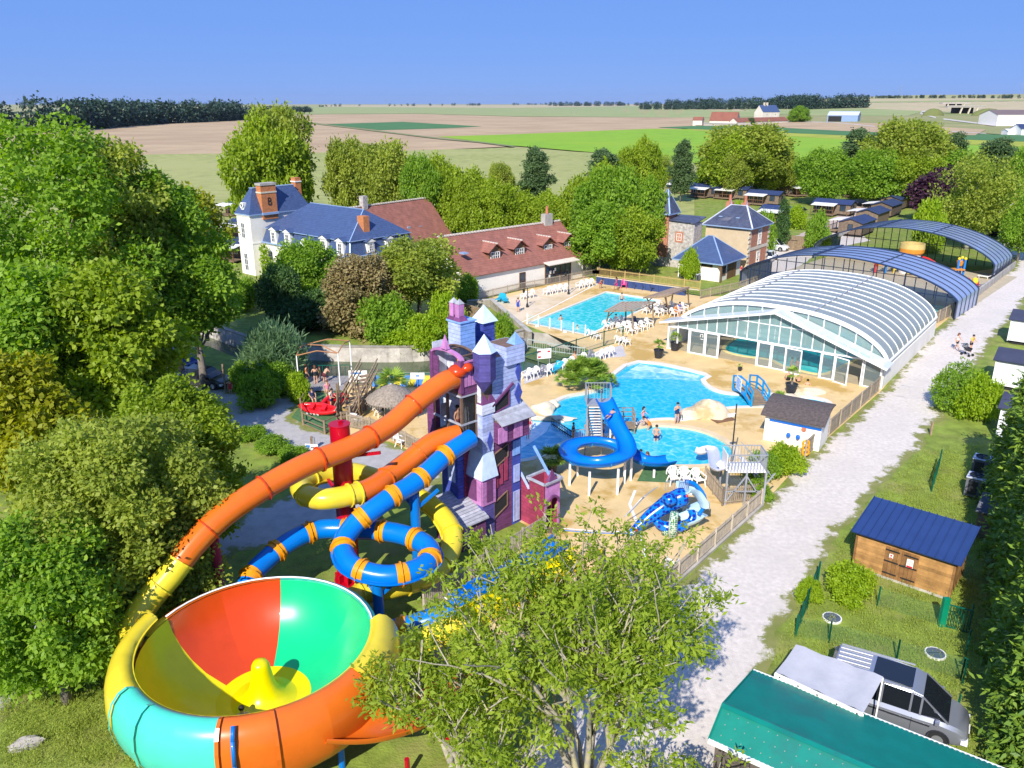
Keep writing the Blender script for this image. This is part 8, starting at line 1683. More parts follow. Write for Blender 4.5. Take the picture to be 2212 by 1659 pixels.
def kayak(lb, px, py, deg, tilt, L_=3.0):
    t = thing('inflatable_kayak', lb, 'kayak', G(px,py)+Vector((0,0,.45)), math.radians(deg), 'red inflatable kayaks'); t.rotation_euler = (tilt,0,math.radians(deg)); P = [(L_/2*math.cos(a),.42*math.sin(a)*(1-.3*abs(math.cos(a))),.12*abs(math.cos(a))**4) for a in [i*6.283/20 for i in range(20)]]
    q = MB(); q.tube(P, .17, 8, True); q.build('side_tube', m_kay, t, smooth=True); MB().slab([(-L_*.42,-.3,-.02),(L_*.42,-.3,-.02),(L_*.42,.3,-.02),(-L_*.42,.3,-.02)],.1).build('floor', m_kay, t)
    for x_ in (-.5,.5): MB().box((x_,0,.15),(.35,.5,.25)).build('seat', m_kay, t)
    for x_ in (-.8,-.5,-.2,.1): MB().bx(x_,x_+.18,-.605,-.59,-.06,.1).build('letter_mark', m_white, t)
kayak('red inflatable kayak lying on the green mat', 690, 895, -18, .5); kayak('red inflatable kayak carried upright by the man in white', 722, 878, 55, 1.2, 2.6)
# heat pumps and fan units
def fans(lb, px, py, n, L_, D_, H_, deg, nm='fan_unit', gp='fan units by the hedge'):
    t = thing(nm, lb, 'fan unit', G(px,py), math.radians(deg), gp); MB().bx(0,L_,0,D_,.1,H_).build('case', mat('unit_grey', (0.12,0.13,0.15), 0.6), t); MB().bx(-.03,L_+.03,-.03,D_+.03,H_,H_+.05).build('top_panel', mat('unit_white', (0.55,0.58,0.66), 0.5), t)
    for k in range(n):
        c_ = (L_*(k+.5)/n,D_/2,H_+.052); MB().lathe([(.001,0),(.36,0),(.36,.02),(.001,.02)],18,c_).build('fan_opening', m_dark, t); q = MB()
        for b_ in range(5): a = b_*1.2566; q.add([(c_[0]+.05*math.cos(a),c_[1]+.05*math.sin(a),c_[2]+.03),(c_[0]+.33*math.cos(a),c_[1]+.33*math.sin(a),c_[2]+.03),(c_[0]+.33*math.cos(a+.6),c_[1]+.33*math.sin(a+.6),c_[2]+.05)],[(0,1,2)])
        q.build('fan_blade', m_black, t); MB().lathe([(.36,.02),(.39,.02),(.39,.06),(.36,.06)],18,c_).build('fan_ring', m_black, t)
    for k in range(4): MB().bx(.15+k*L_/4,.1+(k+.8)*L_/4,-.02,-.001,.25,H_-.15).build('grille', m_black, t)
fans('fan unit row nearest the small garden store', 2080, 1072, 3, 2.7, .95, 1.25, -38); fans('fan unit row farther from the small garden store', 2094, 1030, 3, 2.7, .95, 1.25, -38); fans('pale fan unit by the slate annex wall', 1466, 601, 2, 1.6, .9, 1.2, -38, gp='heat pumps by the annex'); fans('lower pale fan unit beside the first by the annex', 1490, 606, 1, 1.1, .8, .9, -38, gp='heat pumps by the annex')
# ---------------------------------------------------------------- toys under the dark halls
t = thing('toy_castle', 'toy castle of moulded plastic with a red slide beside the far dark hall', 'play structure', G(1962,590)); m_ora = mat('toy_orange', (0.65,0.26,0.03), 0.4); m_yel = mat('toy_yellow', (0.75,0.55,0.03), 0.4); m_toyr = mat('toy_red', (0.6,0.02,0.02), 0.35); m_toyb = mat('toy_blue', (0.02,0.2,0.6), 0.4)
MB().lathe([(1.3,0),(1.25,2.0),(1.2,2.6)],20).build('drum', m_white, t, auto=40); MB().lathe([(1.2,2.6),(1.55,2.9),(1.6,3.4),(1.6,3.41)],20).build('crown_band', m_ora, t, auto=40); MB().lathe([(1.6,3.41),(1.55,4.1),(1.4,4.1),(1.4,3.5)],20).build('crown_top', mat('toy_sand', (0.55,0.42,0.15), 0.5), t, auto=40)
MB().bx(-.8,.9,-1.6,-1.25,.2,1.5).build('yellow_gate', m_yel, t); q = MB(); q.sweep(smooth_path([(1.2,-.4,2.0),(2.2,-.6,1.7),(3.0,-1.0,1.1),(3.1,-1.9,.6)],6), Uprof(.5,.4,.06,8), capped=True); q.build('red_chute', m_toyr, t, auto=35)
for x_,m_ in ((-3.2,m_toyb),(-2.0,m_yel),(-4.6,m_toyr)): MB().bar((x_,0,0),(x_,0,2.4),.25).build('turret', m_, t); MB().ball((x_,0,2.6),.25,8,6).build('turret_ball', m_yel, t); MB().box((x_,0,1.6),(.8,.6,.5)).build('basket', m_toyr, t)
MB().bar((-4.6,0,1.2),(-1.2,0,1.2),.9,.12).build('walkway', m_ora, t)
t = thing('toy_tower', 'blue and yellow spray tower with plastic basket near the concrete wall', 'play structure', G(2066,612))
for x_,y_ in ((-.4,-.4),(.4,-.4),(.4,.4)): MB().bar((x_,y_,0),(x_,y_,3.1),.2).build('post', m_toyb, t); MB().ball((x_,y_,3.25),.2,8,6).build('post_ball', m_yel, t)
MB().box((-.3,-.3,1.9),(1.3,1.1,.12)).build('platform', m_ora, t); MB().lathe([(.3,2.3),(.45,2.9)],10,(0,0,0)).build('barrel', m_ora, t)
t = thing('toy_seesaw', 'cluster of red blue and yellow spray drums on the deck', 'play structure', G(2095,622))
for k,(x_,y_,m_,mb_) in enumerate(((-.9,.3,m_toyr,m_yel),(.3,-.4,m_toyr,m_yel),(.9,.7,m_toyr,m_yel),(-.1,.6,m_yel,m_toyr))): MB().cyl((x_,y_,0),(x_,y_,.7),.45,.45,12).build('drum', m_, t); MB().ball((x_,y_,.85),.35,10,6).build('dome', mb_, t)
for a,b in (((-.9,.3),(.3,-.4)),((.3,-.4),(.9,.7))): MB().bar((*a,.3),(*b,.3),.3).build('pipe', m_toyb, t)
rr = random.Random(4); t = thing('play_mats', 'rows of coloured foam blocks seen through the nearer dark hall', 'play blocks', F2.wld(9,3.5), F2.a)
for k in range(14):
    for r_ in range(3): MB().box((k*.95-2,r_*.8,.35+.3*(r_==2)),(.85,.7,.6+.5*(r_==2))).build('foam_block', (m_yel,m_ora,mat('toy_lime',(0.35,0.55,0.03),.5),m_toyb if r_==2 else m_yel)[rr.randrange(4)], t)
# ---------------------------------------------------------------- cars
m_tyre = mat('tyre', (0.018,0.018,0.02), 0.85); m_rim = mat('rim', (0.4,0.41,0.43), 0.35, metal=.6); m_head = mat('headlight', (0.75,0.77,0.8), 0.1, coat=.5); m_tail = mat('tail_light', (0.4,0.01,0.01), 0.25); m_cglass = mat('car_glass', (0.012,0.015,0.02), 0.05, .05, spec=.7)
def car(nm, lb, loc, deg, L_, W_, H_, st, gh, paint, cat='car', gp=None):
    # st: body stations (x, bottom, belt, half width); gh: greenhouse (x, belt, roof, half width at roof)
    t = thing(nm, lb, cat, loc, math.radians(deg), gp); q = MB(); n = 8; vs = []
    for x,zb,zt,hw in st: vs += [(x*L_,-hw*.92,zb),(x*L_,-hw,zb+.15),(x*L_,-hw,zt-.12),(x*L_,-hw*.86,zt),(x*L_,hw*.86,zt),(x*L_,hw,zt-.12),(x*L_,hw,zb+.15),(x*L_,hw*.92,zb)]
    fs = [(i*n+j,(i+1)*n+j,(i+1)*n+(j+1)%n,i*n+(j+1)%n) for i in range(len(st)-1) for j in range(n)]+[tuple(range(n)),tuple(range(len(st)*n-1,(len(st)-1)*n-1,-1))]
    q.add(vs, fs); q.build('body', paint, t, auto=38)
    q = MB(); m = len(gh); vs = []
    for x,zb,zr,hw in gh: b_ = W_*.43; vs += [(x*L_,-b_,zb),(x*L_,-hw,zr),(x*L_,hw,zr),(x*L_,b_,zb)]
    q.add(vs, [(i*4+j,(i+1)*4+j,(i+1)*4+j+1,i*4+j+1) for i in range(m-1) for j in range(3)]+[(0,1,2,3),(m*4-1,m*4-2,m*4-3,m*4-4)]); q.build('cabin_glass', m_cglass, t)
    rf = [g for g in gh if g[2] > H_*.93]
    if len(rf) > 1:
        q = MB(); vs = []
        for x,zb,zr,hw in rf: vs += [(x*L_,-hw-.012,zr-.04),(x*L_,-hw*.95,zr+.03),(x*L_,hw*.95,zr+.03),(x*L_,hw+.012,zr-.04)]
        q.add(vs, [(i*4+j,(i+1)*4+j,(i+1)*4+j+1,i*4+j+1) for i in range(len(rf)-1) for j in range(3)]); q.build('roof', paint, t)
    for i in range(m):
        x,zb,zr,hw = gh[i]
        if zr-zb > .2:
            for s in (-1,1): MB().bar((x*L_,s*W_*.435,zb),(x*L_,s*(hw+.008),zr),.07,.03).build('pillar', paint, t)
    x0_ = gh[-1]; 
    for s in (-1,1):
        MB().bar((gh[-1][0]*L_,s*W_*.435,gh[-1][1]),(rf[-1][0]*L_,s*(rf[-1][3]+.01),rf[-1][2]),.06,.04).build('pillar', paint, t)
        MB().box((gh[-1][0]*L_-.35,s*(W_/2+.08),gh[-1][1]+.05),(.14,.2,.14)).build('mirror', paint, t)
        for x_ in (.31,-.31):
            q = MB(); c_ = (x_*L_,s*(W_/2-.09),.33); q.cyl((c_[0],c_[1]-.1,.33),(c_[0],c_[1]+.1,.33),.33,.33,18); w_ = q.build('wheel', m_tyre, t, auto=40); MB().cyl((c_[0],c_[1]+s*.095,.33),(c_[0],c_[1]+s*.112,.33),.2,.2,12).build('rim', m_rim, w_)
            q = MB(); q.tube([(c_[0]+.37*math.cos(a),s*(W_/2-.005),.33+.37*math.sin(a)) for a in [i*math.pi/10 for i in range(11)]], .035, 5); q.build('arch_trim', m_black, t)
        MB().box((st[-1][0]*L_-.1,s*W_*.36,st[-1][2]-.14),(.22,.34,.15)).build('headlight', m_head, t); MB().box((st[0][0]*L_+.02,s*W_*.42,st[0][2]-.15),(.08,.18,.3)).build('tail_light', m_tail, t)
        MB().box((-.02*L_,s*(W_/2+.003),.78),(.2,.03,.04)).build('door_handle', m_black, t); 
        for x_ in (.12,-.12,-.33): MB().box((x_*L_,s*(W_/2-.004),.62),(.015,.02,.62)).build('door_gap', m_black, t)
    MB().box((st[-1][0]*L_+.005,0,.42),(.05,W_*.6,.2)).build('grille', m_black, t); MB().box((st[-1][0]*L_+.02,0,.5),(.03,.5,.11)).build('number_plate', m_white, t); return t
def hatch(lb, px, py, deg, paint, L_=4.1, gp='cars parked in the grounds', p=None):
    w_ = .88; st = [(-.5,.35,.75,w_*.8),(-.48,.25,.92,w_*.95),(-.3,.2,.96,w_),(.15,.2,.94,w_),(.33,.2,.88,w_*.97),(.46,.22,.74,w_*.9),(.5,.3,.62,w_*.75)]
    gh = [(-.47,.92,.95,.6),(-.36,.94,1.44,.60),(-.05,.95,1.5,.62),(.06,.94,1.46,.6),(.26,.9,.93,.62)]
    return car('parked_car', lb, p or G(px,py), deg, L_, 1.76, 1.5, st, gh, paint, 'car', gp)
def paint(n, c): return mat(n, c, 0.3, 0.03, 1.0, coat=.6, spec=.5)
hatch('black hatchback parked by the moat shrubs', 447, 832, -20, paint('black_paint', (0.012,0.013,0.018)), 4.3); hatch('blue hatchback half under the leafy tree', 383, 792, -30, paint('blue_paint', (0.01,0.045,0.26))); hatch('turquoise car deep in the shaded parking', 75, 862, 20, paint('teal_paint', (0.02,0.22,0.26))); hatch('second dark car in the shaded parking', 300, 775, -30, paint('grey_paint', (0.1,0.1,0.12)))
hatch('white car behind the brick corner of the stone house', 1661, 562, 60, paint('white_car_paint', (0.75,0.76,0.78))); hatch('dark blue car against the dark vaulted hall', 1765, 533, 50, MT['blue_paint']); hatch('white car behind the plank enclosure', 1658, 515, 60, MT['white_car_paint'])
for i,(px,py) in enumerate(((2150,508),(2165,488),(2178,470),(2186,456),(2190,446))): hatch(f'{ORD[i]} parked car from the dark hall along the white road', px, py, 55, [MT['black_paint'],MT['grey_paint'],MT['blue_paint'],MT['white_car_paint'],MT['black_paint']][i])
hatch('dark car parked on the verge across the white road', 2225, 520, 55, MT['grey_paint']); hatch('second dark car on the verge across the white road', 2222, 468, 55, MT['black_paint'])
w_ = .9
car('white_van', 'small white panel van beside the plank enclosure', G(1672,540), -40, 4.3, 1.82, 1.85, [(-.5,.3,1.75,w_*.93),(-.45,.25,1.83,w_),(.02,.22,1.82,w_),(.08,.22,1.0,w_),(.36,.22,.92,w_*.95),(.48,.25,.75,w_*.85),(.5,.3,.65,w_*.7)], [(-.02,1.0,1.8,.7),(.1,1.0,1.76,.68),(.3,.95,.98,.66)], MT['white_car_paint'], 'van')
van = car('silver_van', 'silver people carrier parked beside the green roofed cabin', G(1797,1412,1.85).xy.to_3d()+Vector((math.cos(math.radians(-31)),math.sin(math.radians(-31)),0))*2.45, -31, 4.9, 1.9, 1.88,
    [(-.5,.3,.95,w_*.96),(-.48,.25,1.02,w_*1.02),(-.2,.22,1.04,w_*1.05),(.15,.22,1.04,w_*1.05),(.3,.22,1.06,w_*1.03),(.42,.24,.95,w_*.97),(.48,.26,.78,w_*.86),(.5,.32,.6,w_*.7)],
    [(-.49,1.02,1.7,.74),(-.46,1.02,1.84,.76),(-.1,1.04,1.9,.78),(.1,1.04,1.86,.77),(.17,1.04,1.78,.74),(.36,1.05,1.08,.68)], mat('silver_paint', (0.36,0.38,0.44), 0.28, 0.03, 1.0, metal=.55, coat=.6), 'van')
MB().bx(-.9,.45,-.62,.62,1.925,1.94).build('glass_roof', m_cglass, van)
for k in range(5): MB().bar((-2.2,-.55+k*.27,1.90),(-1.05,-.55+k*.27,1.95),.03).build('roof_rib', m_white, van)
for s in (-1,1): MB().bar((-2.2,s*.76,1.9),(.4,s*.78,1.96),.04,.05).build('roof_rail', m_galv, van); MB().box((-.1,s*.955,.8),(2.6,.03,.06)).build('side_moulding', m_black, van)
MB().bx(-2.3,-1.35,-.96,-.955,1.05,1.1).build('waist_line', m_black, van)
# ---------------------------------------------------------------- people
m_skin = mat('skin', (0.58,0.33,0.22), 0.6, .05); m_skin2 = mat('tanned_skin', (0.36,0.19,0.12), 0.6, .05); m_hairb = mat('dark_hair', (0.02,0.014,0.01), 0.7); m_hairr = mat('auburn_hair', (0.14,0.05,0.02), 0.7); m_hairg = mat('grey_hair', (0.4,0.38,0.36), 0.7)
POSES = {
 'stand': dict(pel=(0,0,.93), ch=(0,.0,1.28), nk=(0,0,1.46), hd=(0,-.02,1.60), sh=.18, el=((-.27,.03,1.14),(.27,.03,1.14)), wr=((-.26,-.08,.90),(.26,-.08,.90)), hip=.09, kn=((-.11,-.03,.49),(.11,-.03,.49)), an=((-.11,.04,.08),(.12,.04,.08))),
 'walk': dict(pel=(0,0,.92), ch=(0,-.03,1.27), nk=(0,-.03,1.45), hd=(0,-.06,1.59), sh=.18, el=((-.26,.12,1.14),(.26,-.08,1.14)), wr=((-.27,.05,.92),(.25,-.28,1.0)), hip=.09, kn=((-.10,-.18,.52),(.10,.04,.49)), an=((-.10,-.28,.1),(.10,.32,.14))),
 'sit': dict(pel=(0,0,.50), ch=(0,.08,.86), nk=(0,.06,1.03), hd=(0,.02,1.17), sh=.18, el=((-.26,-.02,.74),(.26,-.02,.74)), wr=((-.2,-.24,.66),(.2,-.24,.66)), hip=.09, kn=((-.12,-.44,.52),(.12,-.44,.52)), an=((-.12,-.5,.08),(.12,-.5,.08))),
 'carry': dict(pel=(0,0,.93), ch=(0,-.04,1.27), nk=(0,-.06,1.44), hd=(0,-.12,1.57), sh=.19, el=((-.27,-.12,1.12),(.27,-.12,1.12)), wr=((-.16,-.36,1.08),(.16,-.36,1.08)), hip=.09, kn=((-.11,-.05,.49),(.11,.0,.49)), an=((-.11,.02,.08),(.13,.06,.08))),
 'bend': dict(pel=(0,.05,.86), ch=(0,-.22,1.10), nk=(0,-.36,1.2), hd=(0,-.46,1.28), sh=.18, el=((-.24,-.38,.98),(.24,-.38,.98)), wr=((-.14,-.55,.82),(.14,-.55,.82)), hip=.09, kn=((-.11,-.06,.46),(.11,-.06,.46)), an=((-.11,.06,.08),(.12,.06,.08))),
 'phone': dict(pel=(0,0,.93), ch=(0,0,1.28), nk=(0,0,1.46), hd=(0,-.04,1.60), sh=.18, el=((-.27,-.02,1.12),(.28,.0,1.14)), wr=((-.10,-.22,1.34),(.26,-.1,.9)), hip=.09, kn=((-.11,-.03,.49),(.11,-.03,.49)), an=((-.11,.04,.08),(.12,.04,.08))),
 'prone': dict(pel=(0,0,.18), ch=(0,-.36,.24), nk=(0,-.53,.28), hd=(0,-.68,.32), sh=.18, el=((-.3,-.6,.12),(.3,-.6,.12)), wr=((-.2,-.85,.1),(.2,-.85,.1)), hip=.09, kn=((-.12,.42,.16),(.12,.42,.16)), an=((-.13,.82,.18),(.13,.82,.18)))}
def skin_mesh(name, verts, edges, m, root=0):
    me = bpy.data.meshes.new(name); me.from_pydata([v[:3] for v in verts], edges, []); o = bpy.data.objects.new(name, me); C.objects.link(o); md = o.modifiers.new('Skin','SKIN'); md.use_smooth_shade = True
    for i, v in enumerate(verts): me.skin_vertices[0].data[i].radius = (v[3], v[4] if len(v) > 4 else v[3]); me.skin_vertices[0].data[i].use_root = (i == root)
    o.modifiers.new('Sub','SUBSURF').levels = 1; dg = bpy.context.evaluated_depsgraph_get(); dg.update(); r = bpy.data.meshes.new_from_object(o.evaluated_get(dg)); r.name = name; bpy.data.objects.remove(o); bpy.data.meshes.remove(me); r.materials.clear(); r.materials.append(m); return r
_pm = {}
def body_mesh(pose):
    if pose in _pm: return _pm[pose]
    P = POSES[pose]; V_ = []; E_ = []
    def av(p, r, r2=None): V_.append((*p, r, r2 or r)); return len(V_)-1
    pel = av(P['pel'],.145,.115); mid = av(tuple((a+b)/2 for a,b in zip(P['pel'],P['ch'])),.125,.10); ch = av(P['ch'],.155,.115); nk = av(P['nk'],.058); hd0 = av(tuple(a+(b-a)*.55 for a,b in zip(P['nk'],P['hd'])),.075,.08); hd = av(P['hd'],.095,.105); top = av((P['hd'][0],P['hd'][1],P['hd'][2]+.09),.07)
    E_ += [(pel,mid),(mid,ch),(ch,nk),(nk,hd0),(hd0,hd),(hd,top)]
    for i, s in ((0,-1),(1,1)):
        sh = av((P['ch'][0]+s*P['sh'],P['nk'][1],P['nk'][2]-.07 if pose != 'prone' else P['nk'][2]-.02),.058); el = av(P['el'][i],.042); wr = av(P['wr'][i],.028); E_ += [(ch,sh),(sh,el),(el,wr)]
        d = (Vector(P['wr'][i])-Vector(P['el'][i])).normalized(); sd = d.cross(Vector((0,0,1))); sd = sd.normalized() if sd.length > .1 else Vector((1,0,0)); pm_ = av(tuple(Vector(P['wr'][i])+d*.07),.030,.018); E_.append((wr,pm_))
        for k in range(4): f0 = Vector(P['wr'][i])+d*(.13+.012*(1-abs(k-1.5)))+sd*(k-1.5)*.02; a_ = av(tuple(f0),.009); b_ = av(tuple(f0+d*.03-Vector((0,0,.012))),.007); E_ += [(pm_,a_),(a_,b_)]
        th = av(tuple(Vector(P['wr'][i])+d*.07+sd*.05*s),.010); E_.append((wr,th))
        hp_ = av((P['pel'][0]+s*P['hip'],P['pel'][1],P['pel'][2]-.05),.10); kn = av(P['kn'][i],.060); mc = av(tuple(a*.62+b*.38 for a,b in zip(P['kn'][i],P['an'][i])),.058); an = av(P['an'][i],.036); d2 = Vector((0,-.14,-.045)) if pose != 'prone' else Vector((0,.14,-.03)); toe = av(tuple(Vector(P['an'][i])+d2),.032,.026); E_ += [(pel,hp_),(hp_,kn),(kn,mc),(mc,an),(an,toe)]
    me = skin_mesh('body', V_, E_, m_skin); _pm[pose] = me; return me
def cloth_mesh(pose, kind):
    key = (pose, kind)
    if key in _pm: return _pm[key]
    P = POSES[pose]; V_ = []; E_ = []
    def av(p, r, r2=None): V_.append((*p, r, r2 or r)); return len(V_)-1
    pel = av(P['pel'],.162,.132)
    if kind in ('shorts','suit','dress'):
        for i, s in ((0,-1),(1,1)):
            f = {'shorts':.62,'suit':.15,'dress':.75}[kind]; h = (P['pel'][0]+s*P['hip'],P['pel'][1],P['pel'][2]-.05); hp_ = av(h,.114); k = av(tuple(a+(b-a)*f for a,b in zip(h,P['kn'][i])),.092 if kind != 'suit' else .108); E_ += [(pel,hp_),(hp_,k)]
    if kind in ('suit','dress','top'):
        if kind == 'top': V_[pel] = (*P['pel'],.150,.122)
        mid = av(tuple((a+b)/2 for a,b in zip(P['pel'],P['ch'])),.138,.114); ch = av(P['ch'],.168,.128); E_ += [(pel,mid),(mid,ch)]
        if kind in ('top','dress'):
            for i, s in ((0,-1),(1,1)):
                shp = (P['ch'][0]+s*P['sh'],P['nk'][1],P['nk'][2]-.07); sh = av(shp,.07); e = av(tuple(a+(b-a)*.55 for a,b in zip(shp,P['el'][i])),.062); E_ += [(ch,sh),(sh,e)]
    if kind == 'shorts': w_ = av(tuple(a+(b-a)*.35 for a,b in zip(P['pel'],P['ch'])),.138,.112); E_.append((pel,w_))
    me = skin_mesh(kind, V_, E_, m_white); _pm[key] = me; return me
_cl = {}
def dye(me, m):
    k = (me.name, m.name)
    if k not in _cl: d = me.copy(); d.materials[0] = m; _cl[k] = d
    return _cl[k]
def clothm(n, c): return mat('cloth_'+n, c, 0.85, .08)
c_nav = clothm('navy', (0.02,0.03,0.10)); c_blk = clothm('black', (0.015,0.015,0.02)); c_org = clothm('orange', (0.75,0.20,0.02)); c_pnk = clothm('pink', (0.75,0.25,0.35)); c_mag = clothm('magenta', (0.55,0.02,0.18)); c_red = clothm('red', (0.6,0.03,0.04)); c_blu = clothm('blue', (0.02,0.07,0.45)); c_wht = clothm('white', (0.78,0.78,0.78)); c_yel = clothm('yellow', (0.75,0.55,0.02)); c_brn = clothm('wine', (0.12,0.02,0.03))
def person(lb, px, py, deg, pose='stand', clothes=(('shorts',c_nav),), hair=m_hairb, skin=None, s=1.0, z=0.0, long=False, gp=None, p=None):
    loc = p or G(px, py, 0); t = thing('person', lb, 'person', (loc.x,loc.y,(loc.z if p else 0)+z), math.radians(deg), gp); t.scale = (s,s,s)
    b = body_mesh(pose); link('body', dye(b, skin) if skin else b, t)
    for k, m in clothes: link({'shorts':'shorts','suit':'swimsuit','dress':'dress','top':'shirt'}[k], dye(cloth_mesh(pose,k), m), t)
    h = POSES[pose]['hd']; q = MB(); q.ball((h[0],h[1]+.025,h[2]+.045),.112,10,7,.105); 
    if long: q.ball((h[0],h[1]+.085,h[2]-.10),.10,8,6,.19)
    q.build('hair', hair, t, smooth=True)
    q = MB(); q.ball((h[0]-.035,h[1]-.098,h[2]+.01),.014,5,4); q.ball((h[0]+.035,h[1]-.098,h[2]+.01),.014,5,4); q.build('eyes', m_iron, t); MB().ball((h[0],h[1]-.108,h[2]-.02),.018,5,4).build('nose', skin or m_skin, t); return t
SP = lambda x, y: (1145.7+x*.2545, 753.8+y*.2545)
person('woman in white top and black shorts walking down the gravel road', 2065, 757, 30, 'walk', (('shorts',c_blk),('top',c_wht)), m_hairr, long=True)
person('person in bright yellow top pushing the pram on the gravel road', 2095, 760, 25, 'carry', (('shorts',c_blk),('top',c_yel)), m_hairb)
t = thing('pram', 'black pram pushed along the gravel road', 'pram', G(2088,768), math.radians(25)); q = MB(); q.lathe([(.001,.45),(.22,.48),(.3,.75)],12,sx=.9,sy=1.5); q.build('basket', m_black, t); q = MB(); q.lathe([(.31,.75),(.28,.98),(.15,1.1),(.001,1.14)],12,(0,.2,0),0,math.pi,1.0,1.2); q.build('hood', m_greyp, t)
for x_ in (-.26,.26):
    for y_ in (-.4,.35): MB().cyl((x_-.03,y_,.13),(x_+.03,y_,.13),.13,.13,10).build('wheel', m_tyre, t)
    MB().bar((x_,-.35,.15),(x_*.9,.6,1.0),.03).build('frame', m_galv, t)
MB().bar((-.24,.6,1.0),(.24,.6,1.0),.04).build('handle', m_black, t)
person('woman in navy swimsuit standing on the path between the pools', 1461, 917, 20, 'phone', (('suit',c_nav),), m_hairb, gp=None); person('child in pale pink swimsuit running along the path between the pools', 1388, 917, 70, 'walk', (('suit',c_pnk),), m_hairb, s=.82, long=True)
person('woman in orange and black swimsuit bending at the round pool edge', 1402, 926, -120, 'bend', (('suit',c_org),), m_hairb, s=.95, z=-.45); person('bearded man wading in the round pool with a yellow toy', 1417, 950, -10, 'carry', (('shorts',c_nav),), m_hairb, z=-.55)
person('child in dark swimwear balancing beside the stair tower', 1238, 950, 60, 'stand', (('suit',c_nav),), m_hairb, m_skin2, .75); person('toddler in red swimsuit playing in the splash pool', 1145, 925, 10, 'stand', (('suit',c_red),), m_hairr, s=.62, z=-.2); person('toddler in pink swimsuit wading in the splash pool', 1140, 946, 0, 'stand', (('suit',c_pnk),), m_hairr, s=.62, z=-.15)
person('swimmer with dark hair in the round pool behind the slide end', 1384, 985, 60, 'stand', (('top',c_wht),), m_hairb, z=-1.25); person('swimmer facing the other behind the slide end', 1398, 990, -60, 'stand', (('suit',c_blk),), m_hairr, z=-1.25, long=True)
person('shirtless man climbing the slide stairs', 1287, 950, 185, 'stand', (('shorts',c_nav),), m_hairb, m_skin2, z=.35); person('child waiting at the foot of the slide stairs', 1266, 948, 120, 'stand', (('shorts',c_blu),), m_hairr, s=.75); person('second bather waiting at the foot of the slide stairs', 1300, 952, 170, 'stand', (('shorts',c_blu),), m_hairb, s=.9)
person('boy in dark blue trunks sliding head first down the blue slide', 0, 0, 150, 'prone', (('shorts',c_blu),), m_hairb, s=.8, p=G(1318,900,3.4)); person('child in red halfway up the slide stairs', 0, 0, 180, 'stand', (('shorts',c_red),), m_hairr, m_skin2, .7, p=G(1287,912,1.75))
person('bather swimming along the pale pool edge in the rectangular pool', 1211, 690, 30, 'stand', (('shorts',c_nav),), m_hairb, z=-1.2); person('swimmer by the floats in the rectangular pool', 1247, 708, 120, 'stand', (('shorts',c_nav),), m_hairb, z=-1.4); person('tanned bather standing waist deep beside the sunshade post', 1330, 694, 160, 'stand', (('shorts',c_nav),), m_hairb, m_skin2, z=-.9); person('bather leaning on the far edge of the rectangular pool', 1343, 646, 0, 'stand', (('shorts',c_nav),), m_hairb, z=-.95)
person('woman in magenta swimsuit walking before the blue wall', 1331, 628, -80, 'walk', (('dress',c_mag),), m_hairb, m_skin2, long=True); person('man in red trunks at the terrace corner', 1297, 624, 20, 'bend', (('shorts',c_red),), m_hairb, m_skin2); person('girl in blue dress at the top of the ramp wall', 1119, 674, 150, 'stand', (('dress',c_blu),), m_hairr, s=.95)
person('woman in red sunbathing on the chairs by the palm clump', 1240, 789, -42, 'sit', (('suit',c_red),), m_hairr, long=True); person('bather in orange resting on the outer chair row', 1459, 682, 40, 'sit', (('dress',c_org),), m_hairr); person('bather in blue resting on the outer chair row', 1468, 677, 40, 'sit', (('dress',c_blu),), m_hairb)
person('bather in red trunks inside the pool hall', 1709, 795, 60, 'stand', (('shorts',c_red),), m_hairb, m_skin2, z=-.7); person('bather with dark hair inside the pool hall', 1721, 797, -60, 'stand', (('shorts',c_nav),), m_hairb, m_skin2, z=-.7); person('grey haired swimmer seen from behind, nearer the palm pot', 1702, 822, 180, 'sit', (('suit',c_blk),), m_hairg, z=-.35); person('grey haired man seen from behind at the hall pool edge', 1725, 826, 180, 'sit', (('shorts',c_blk),), m_hairg, z=-.35); person('dark haired head low at the hall pool edge', 1744, 832, 170, 'stand', (('shorts',c_blk),), m_hairb, z=-1.2)
person('person in orange life jacket on the jetty', 664, 830, 120, 'stand', (('shorts',c_blk),('top',c_org)), m_hairr); person('woman in black swimsuit on the jetty', 683, 832, -150, 'carry', (('suit',c_blk),), m_hairr, long=True); person('shirtless man in wine trunks on the jetty', 702, 829, 150, 'bend', (('shorts',c_brn),), m_hairb); person('child in yellow life jacket on the jetty', 692, 824, 90, 'stand', (('top',c_yel),), m_hairr, s=.75)
person('man in white shirt holding the upright red kayak', 717, 884, 60, 'carry', (('shorts',c_nav),('top',c_wht)), m_hairb); person('companion behind the man in the white shirt', 709, 866, 40, 'stand', (('top',c_pnk),), m_hairr); person('person in navy shirt sitting in the red kayak', 676, 872, 30, 'sit', (('top',c_nav),('shorts',c_nav)), m_hairb); person('child in red beside the timber parking post', 499, 852, 0, 'stand', (('dress',c_red),), m_hairb, s=.7)
person('child in white by the brick corner of the stone house', 1634, 584, 0, 'stand', (('top',c_wht),), m_hairb, s=.9); person('person in red by the annex door', 1600, 597, 30, 'stand', (('top',c_red),), m_hairb, s=.95); person('woman in blue on the last white lounger by the dark halls', 2093, 640, -130, 'sit', (('suit',c_blu),), m_hairr, long=True)
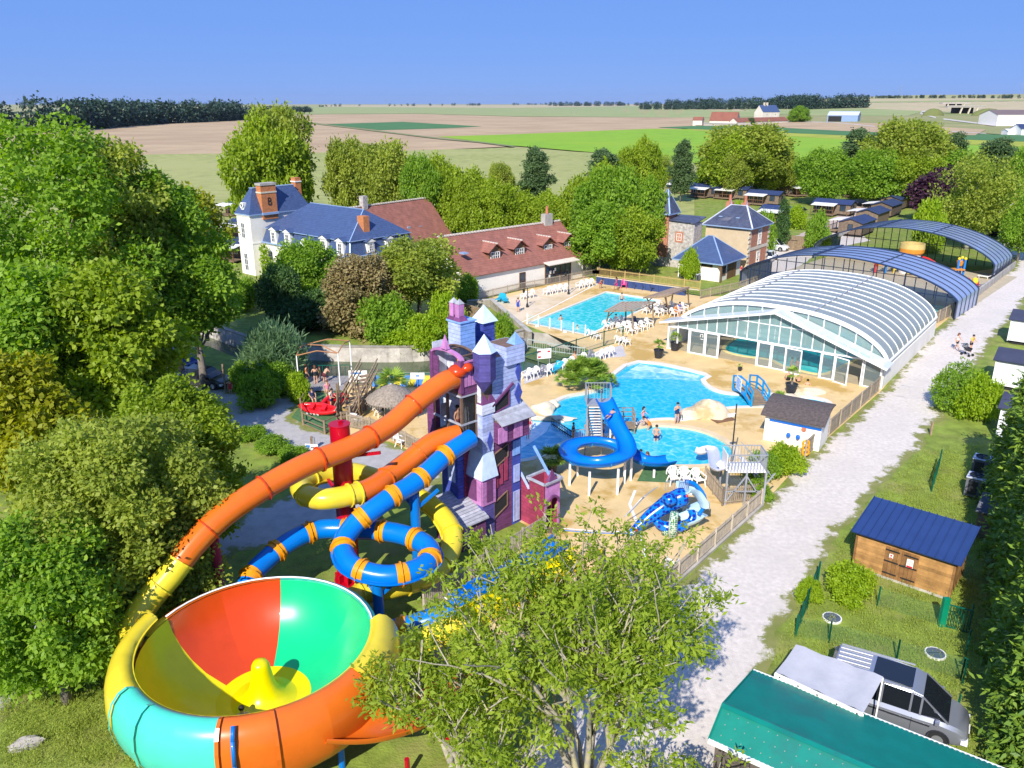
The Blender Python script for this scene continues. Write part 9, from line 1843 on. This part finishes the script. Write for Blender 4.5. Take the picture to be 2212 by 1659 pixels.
pq = CF.wld((xw or -1)+.75, ymid, zb0); person('bather crouching under the castle dome net', 0, 0, 60, 'bend', (('shorts',c_red),), m_hairb, m_skin2, p=pq); pq = CF.wld(-.55, yl+.9, zf); person('bather waiting on the castle middle platform', 0, 0, 60, 'stand', (('shorts',c_brn),), m_hairb, m_skin2, p=pq)
person('rider with dark hair at the bottom of the bowl', 0, 0, 200, 'sit', (('shorts',c_blk),), m_hairb, p=Vector((-9.6,23.2,.55)))
t = thing('orange_swim_ring', 'orange swim rings hung on the board fence end', 'swim ring', G(1735,985)); 
for k in range(3): q = MB(); q.tube([(.2*math.cos(i*.5236),.05*k-.3,.4+.3*k+.2*math.sin(i*.5236)) for i in range(12)], .08, 8, True, up=(0,1,0)); q.build('ring', g_am, t, smooth=True)
t = thing('hose', 'white flexible hose hanging beside the coiled slide', 'hose', G(930,1290)); q = MB(); q.tube(smooth_path([(-.2,.3,2.3),(-.35,.1,1.5),(-.2,0,.7),(.3,-.1,.15),(.9,-.2,.05)],6), .045, 8); q.build('pipe', m_alu, t, smooth=True)
t = thing('sun_bench', 'white slatted deck bench behind the cabin handrail', 'bench', CABIN.wld(6.3,CAB_HB+.35,.38), CABIN.a)
for k in range(10): piece('slat', m_white, t, (k*.16,.0,.3), (k*.16,.65,.3), .09, .04)
for y_ in (0,.65): MB().bar((-.05,y_,.28),(1.5,y_,.28),.05).build('frame', m_white, t)
for k in range(4): MB().bx(.4+k*.14,.48+k*.14,.1,.6,.325,.335).build('towel_stripe', c_mag, t)
flush_pieces()
# ---------------------------------------------------------------- air
hz = MB().bx(-14500,14500,-14500,14500,-4,120).build('haze'); hz['kind'] = 'stuff'
hm = bpy.data.materials.new('haze'); hm.use_nodes = True; hn = hm.node_tree; hn.nodes.clear(); ho = hn.nodes.new('ShaderNodeOutputMaterial'); hv = hn.nodes.new('ShaderNodeVolumePrincipled'); hv.inputs['Color'].default_value = (.8,.88,1,1); hv.inputs['Density'].default_value = 2.5e-5; hv.inputs['Anisotropy'].default_value = .3
hn.links.new(hv.outputs[0], ho.inputs['Volume']); hz.data.materials.append(hm)
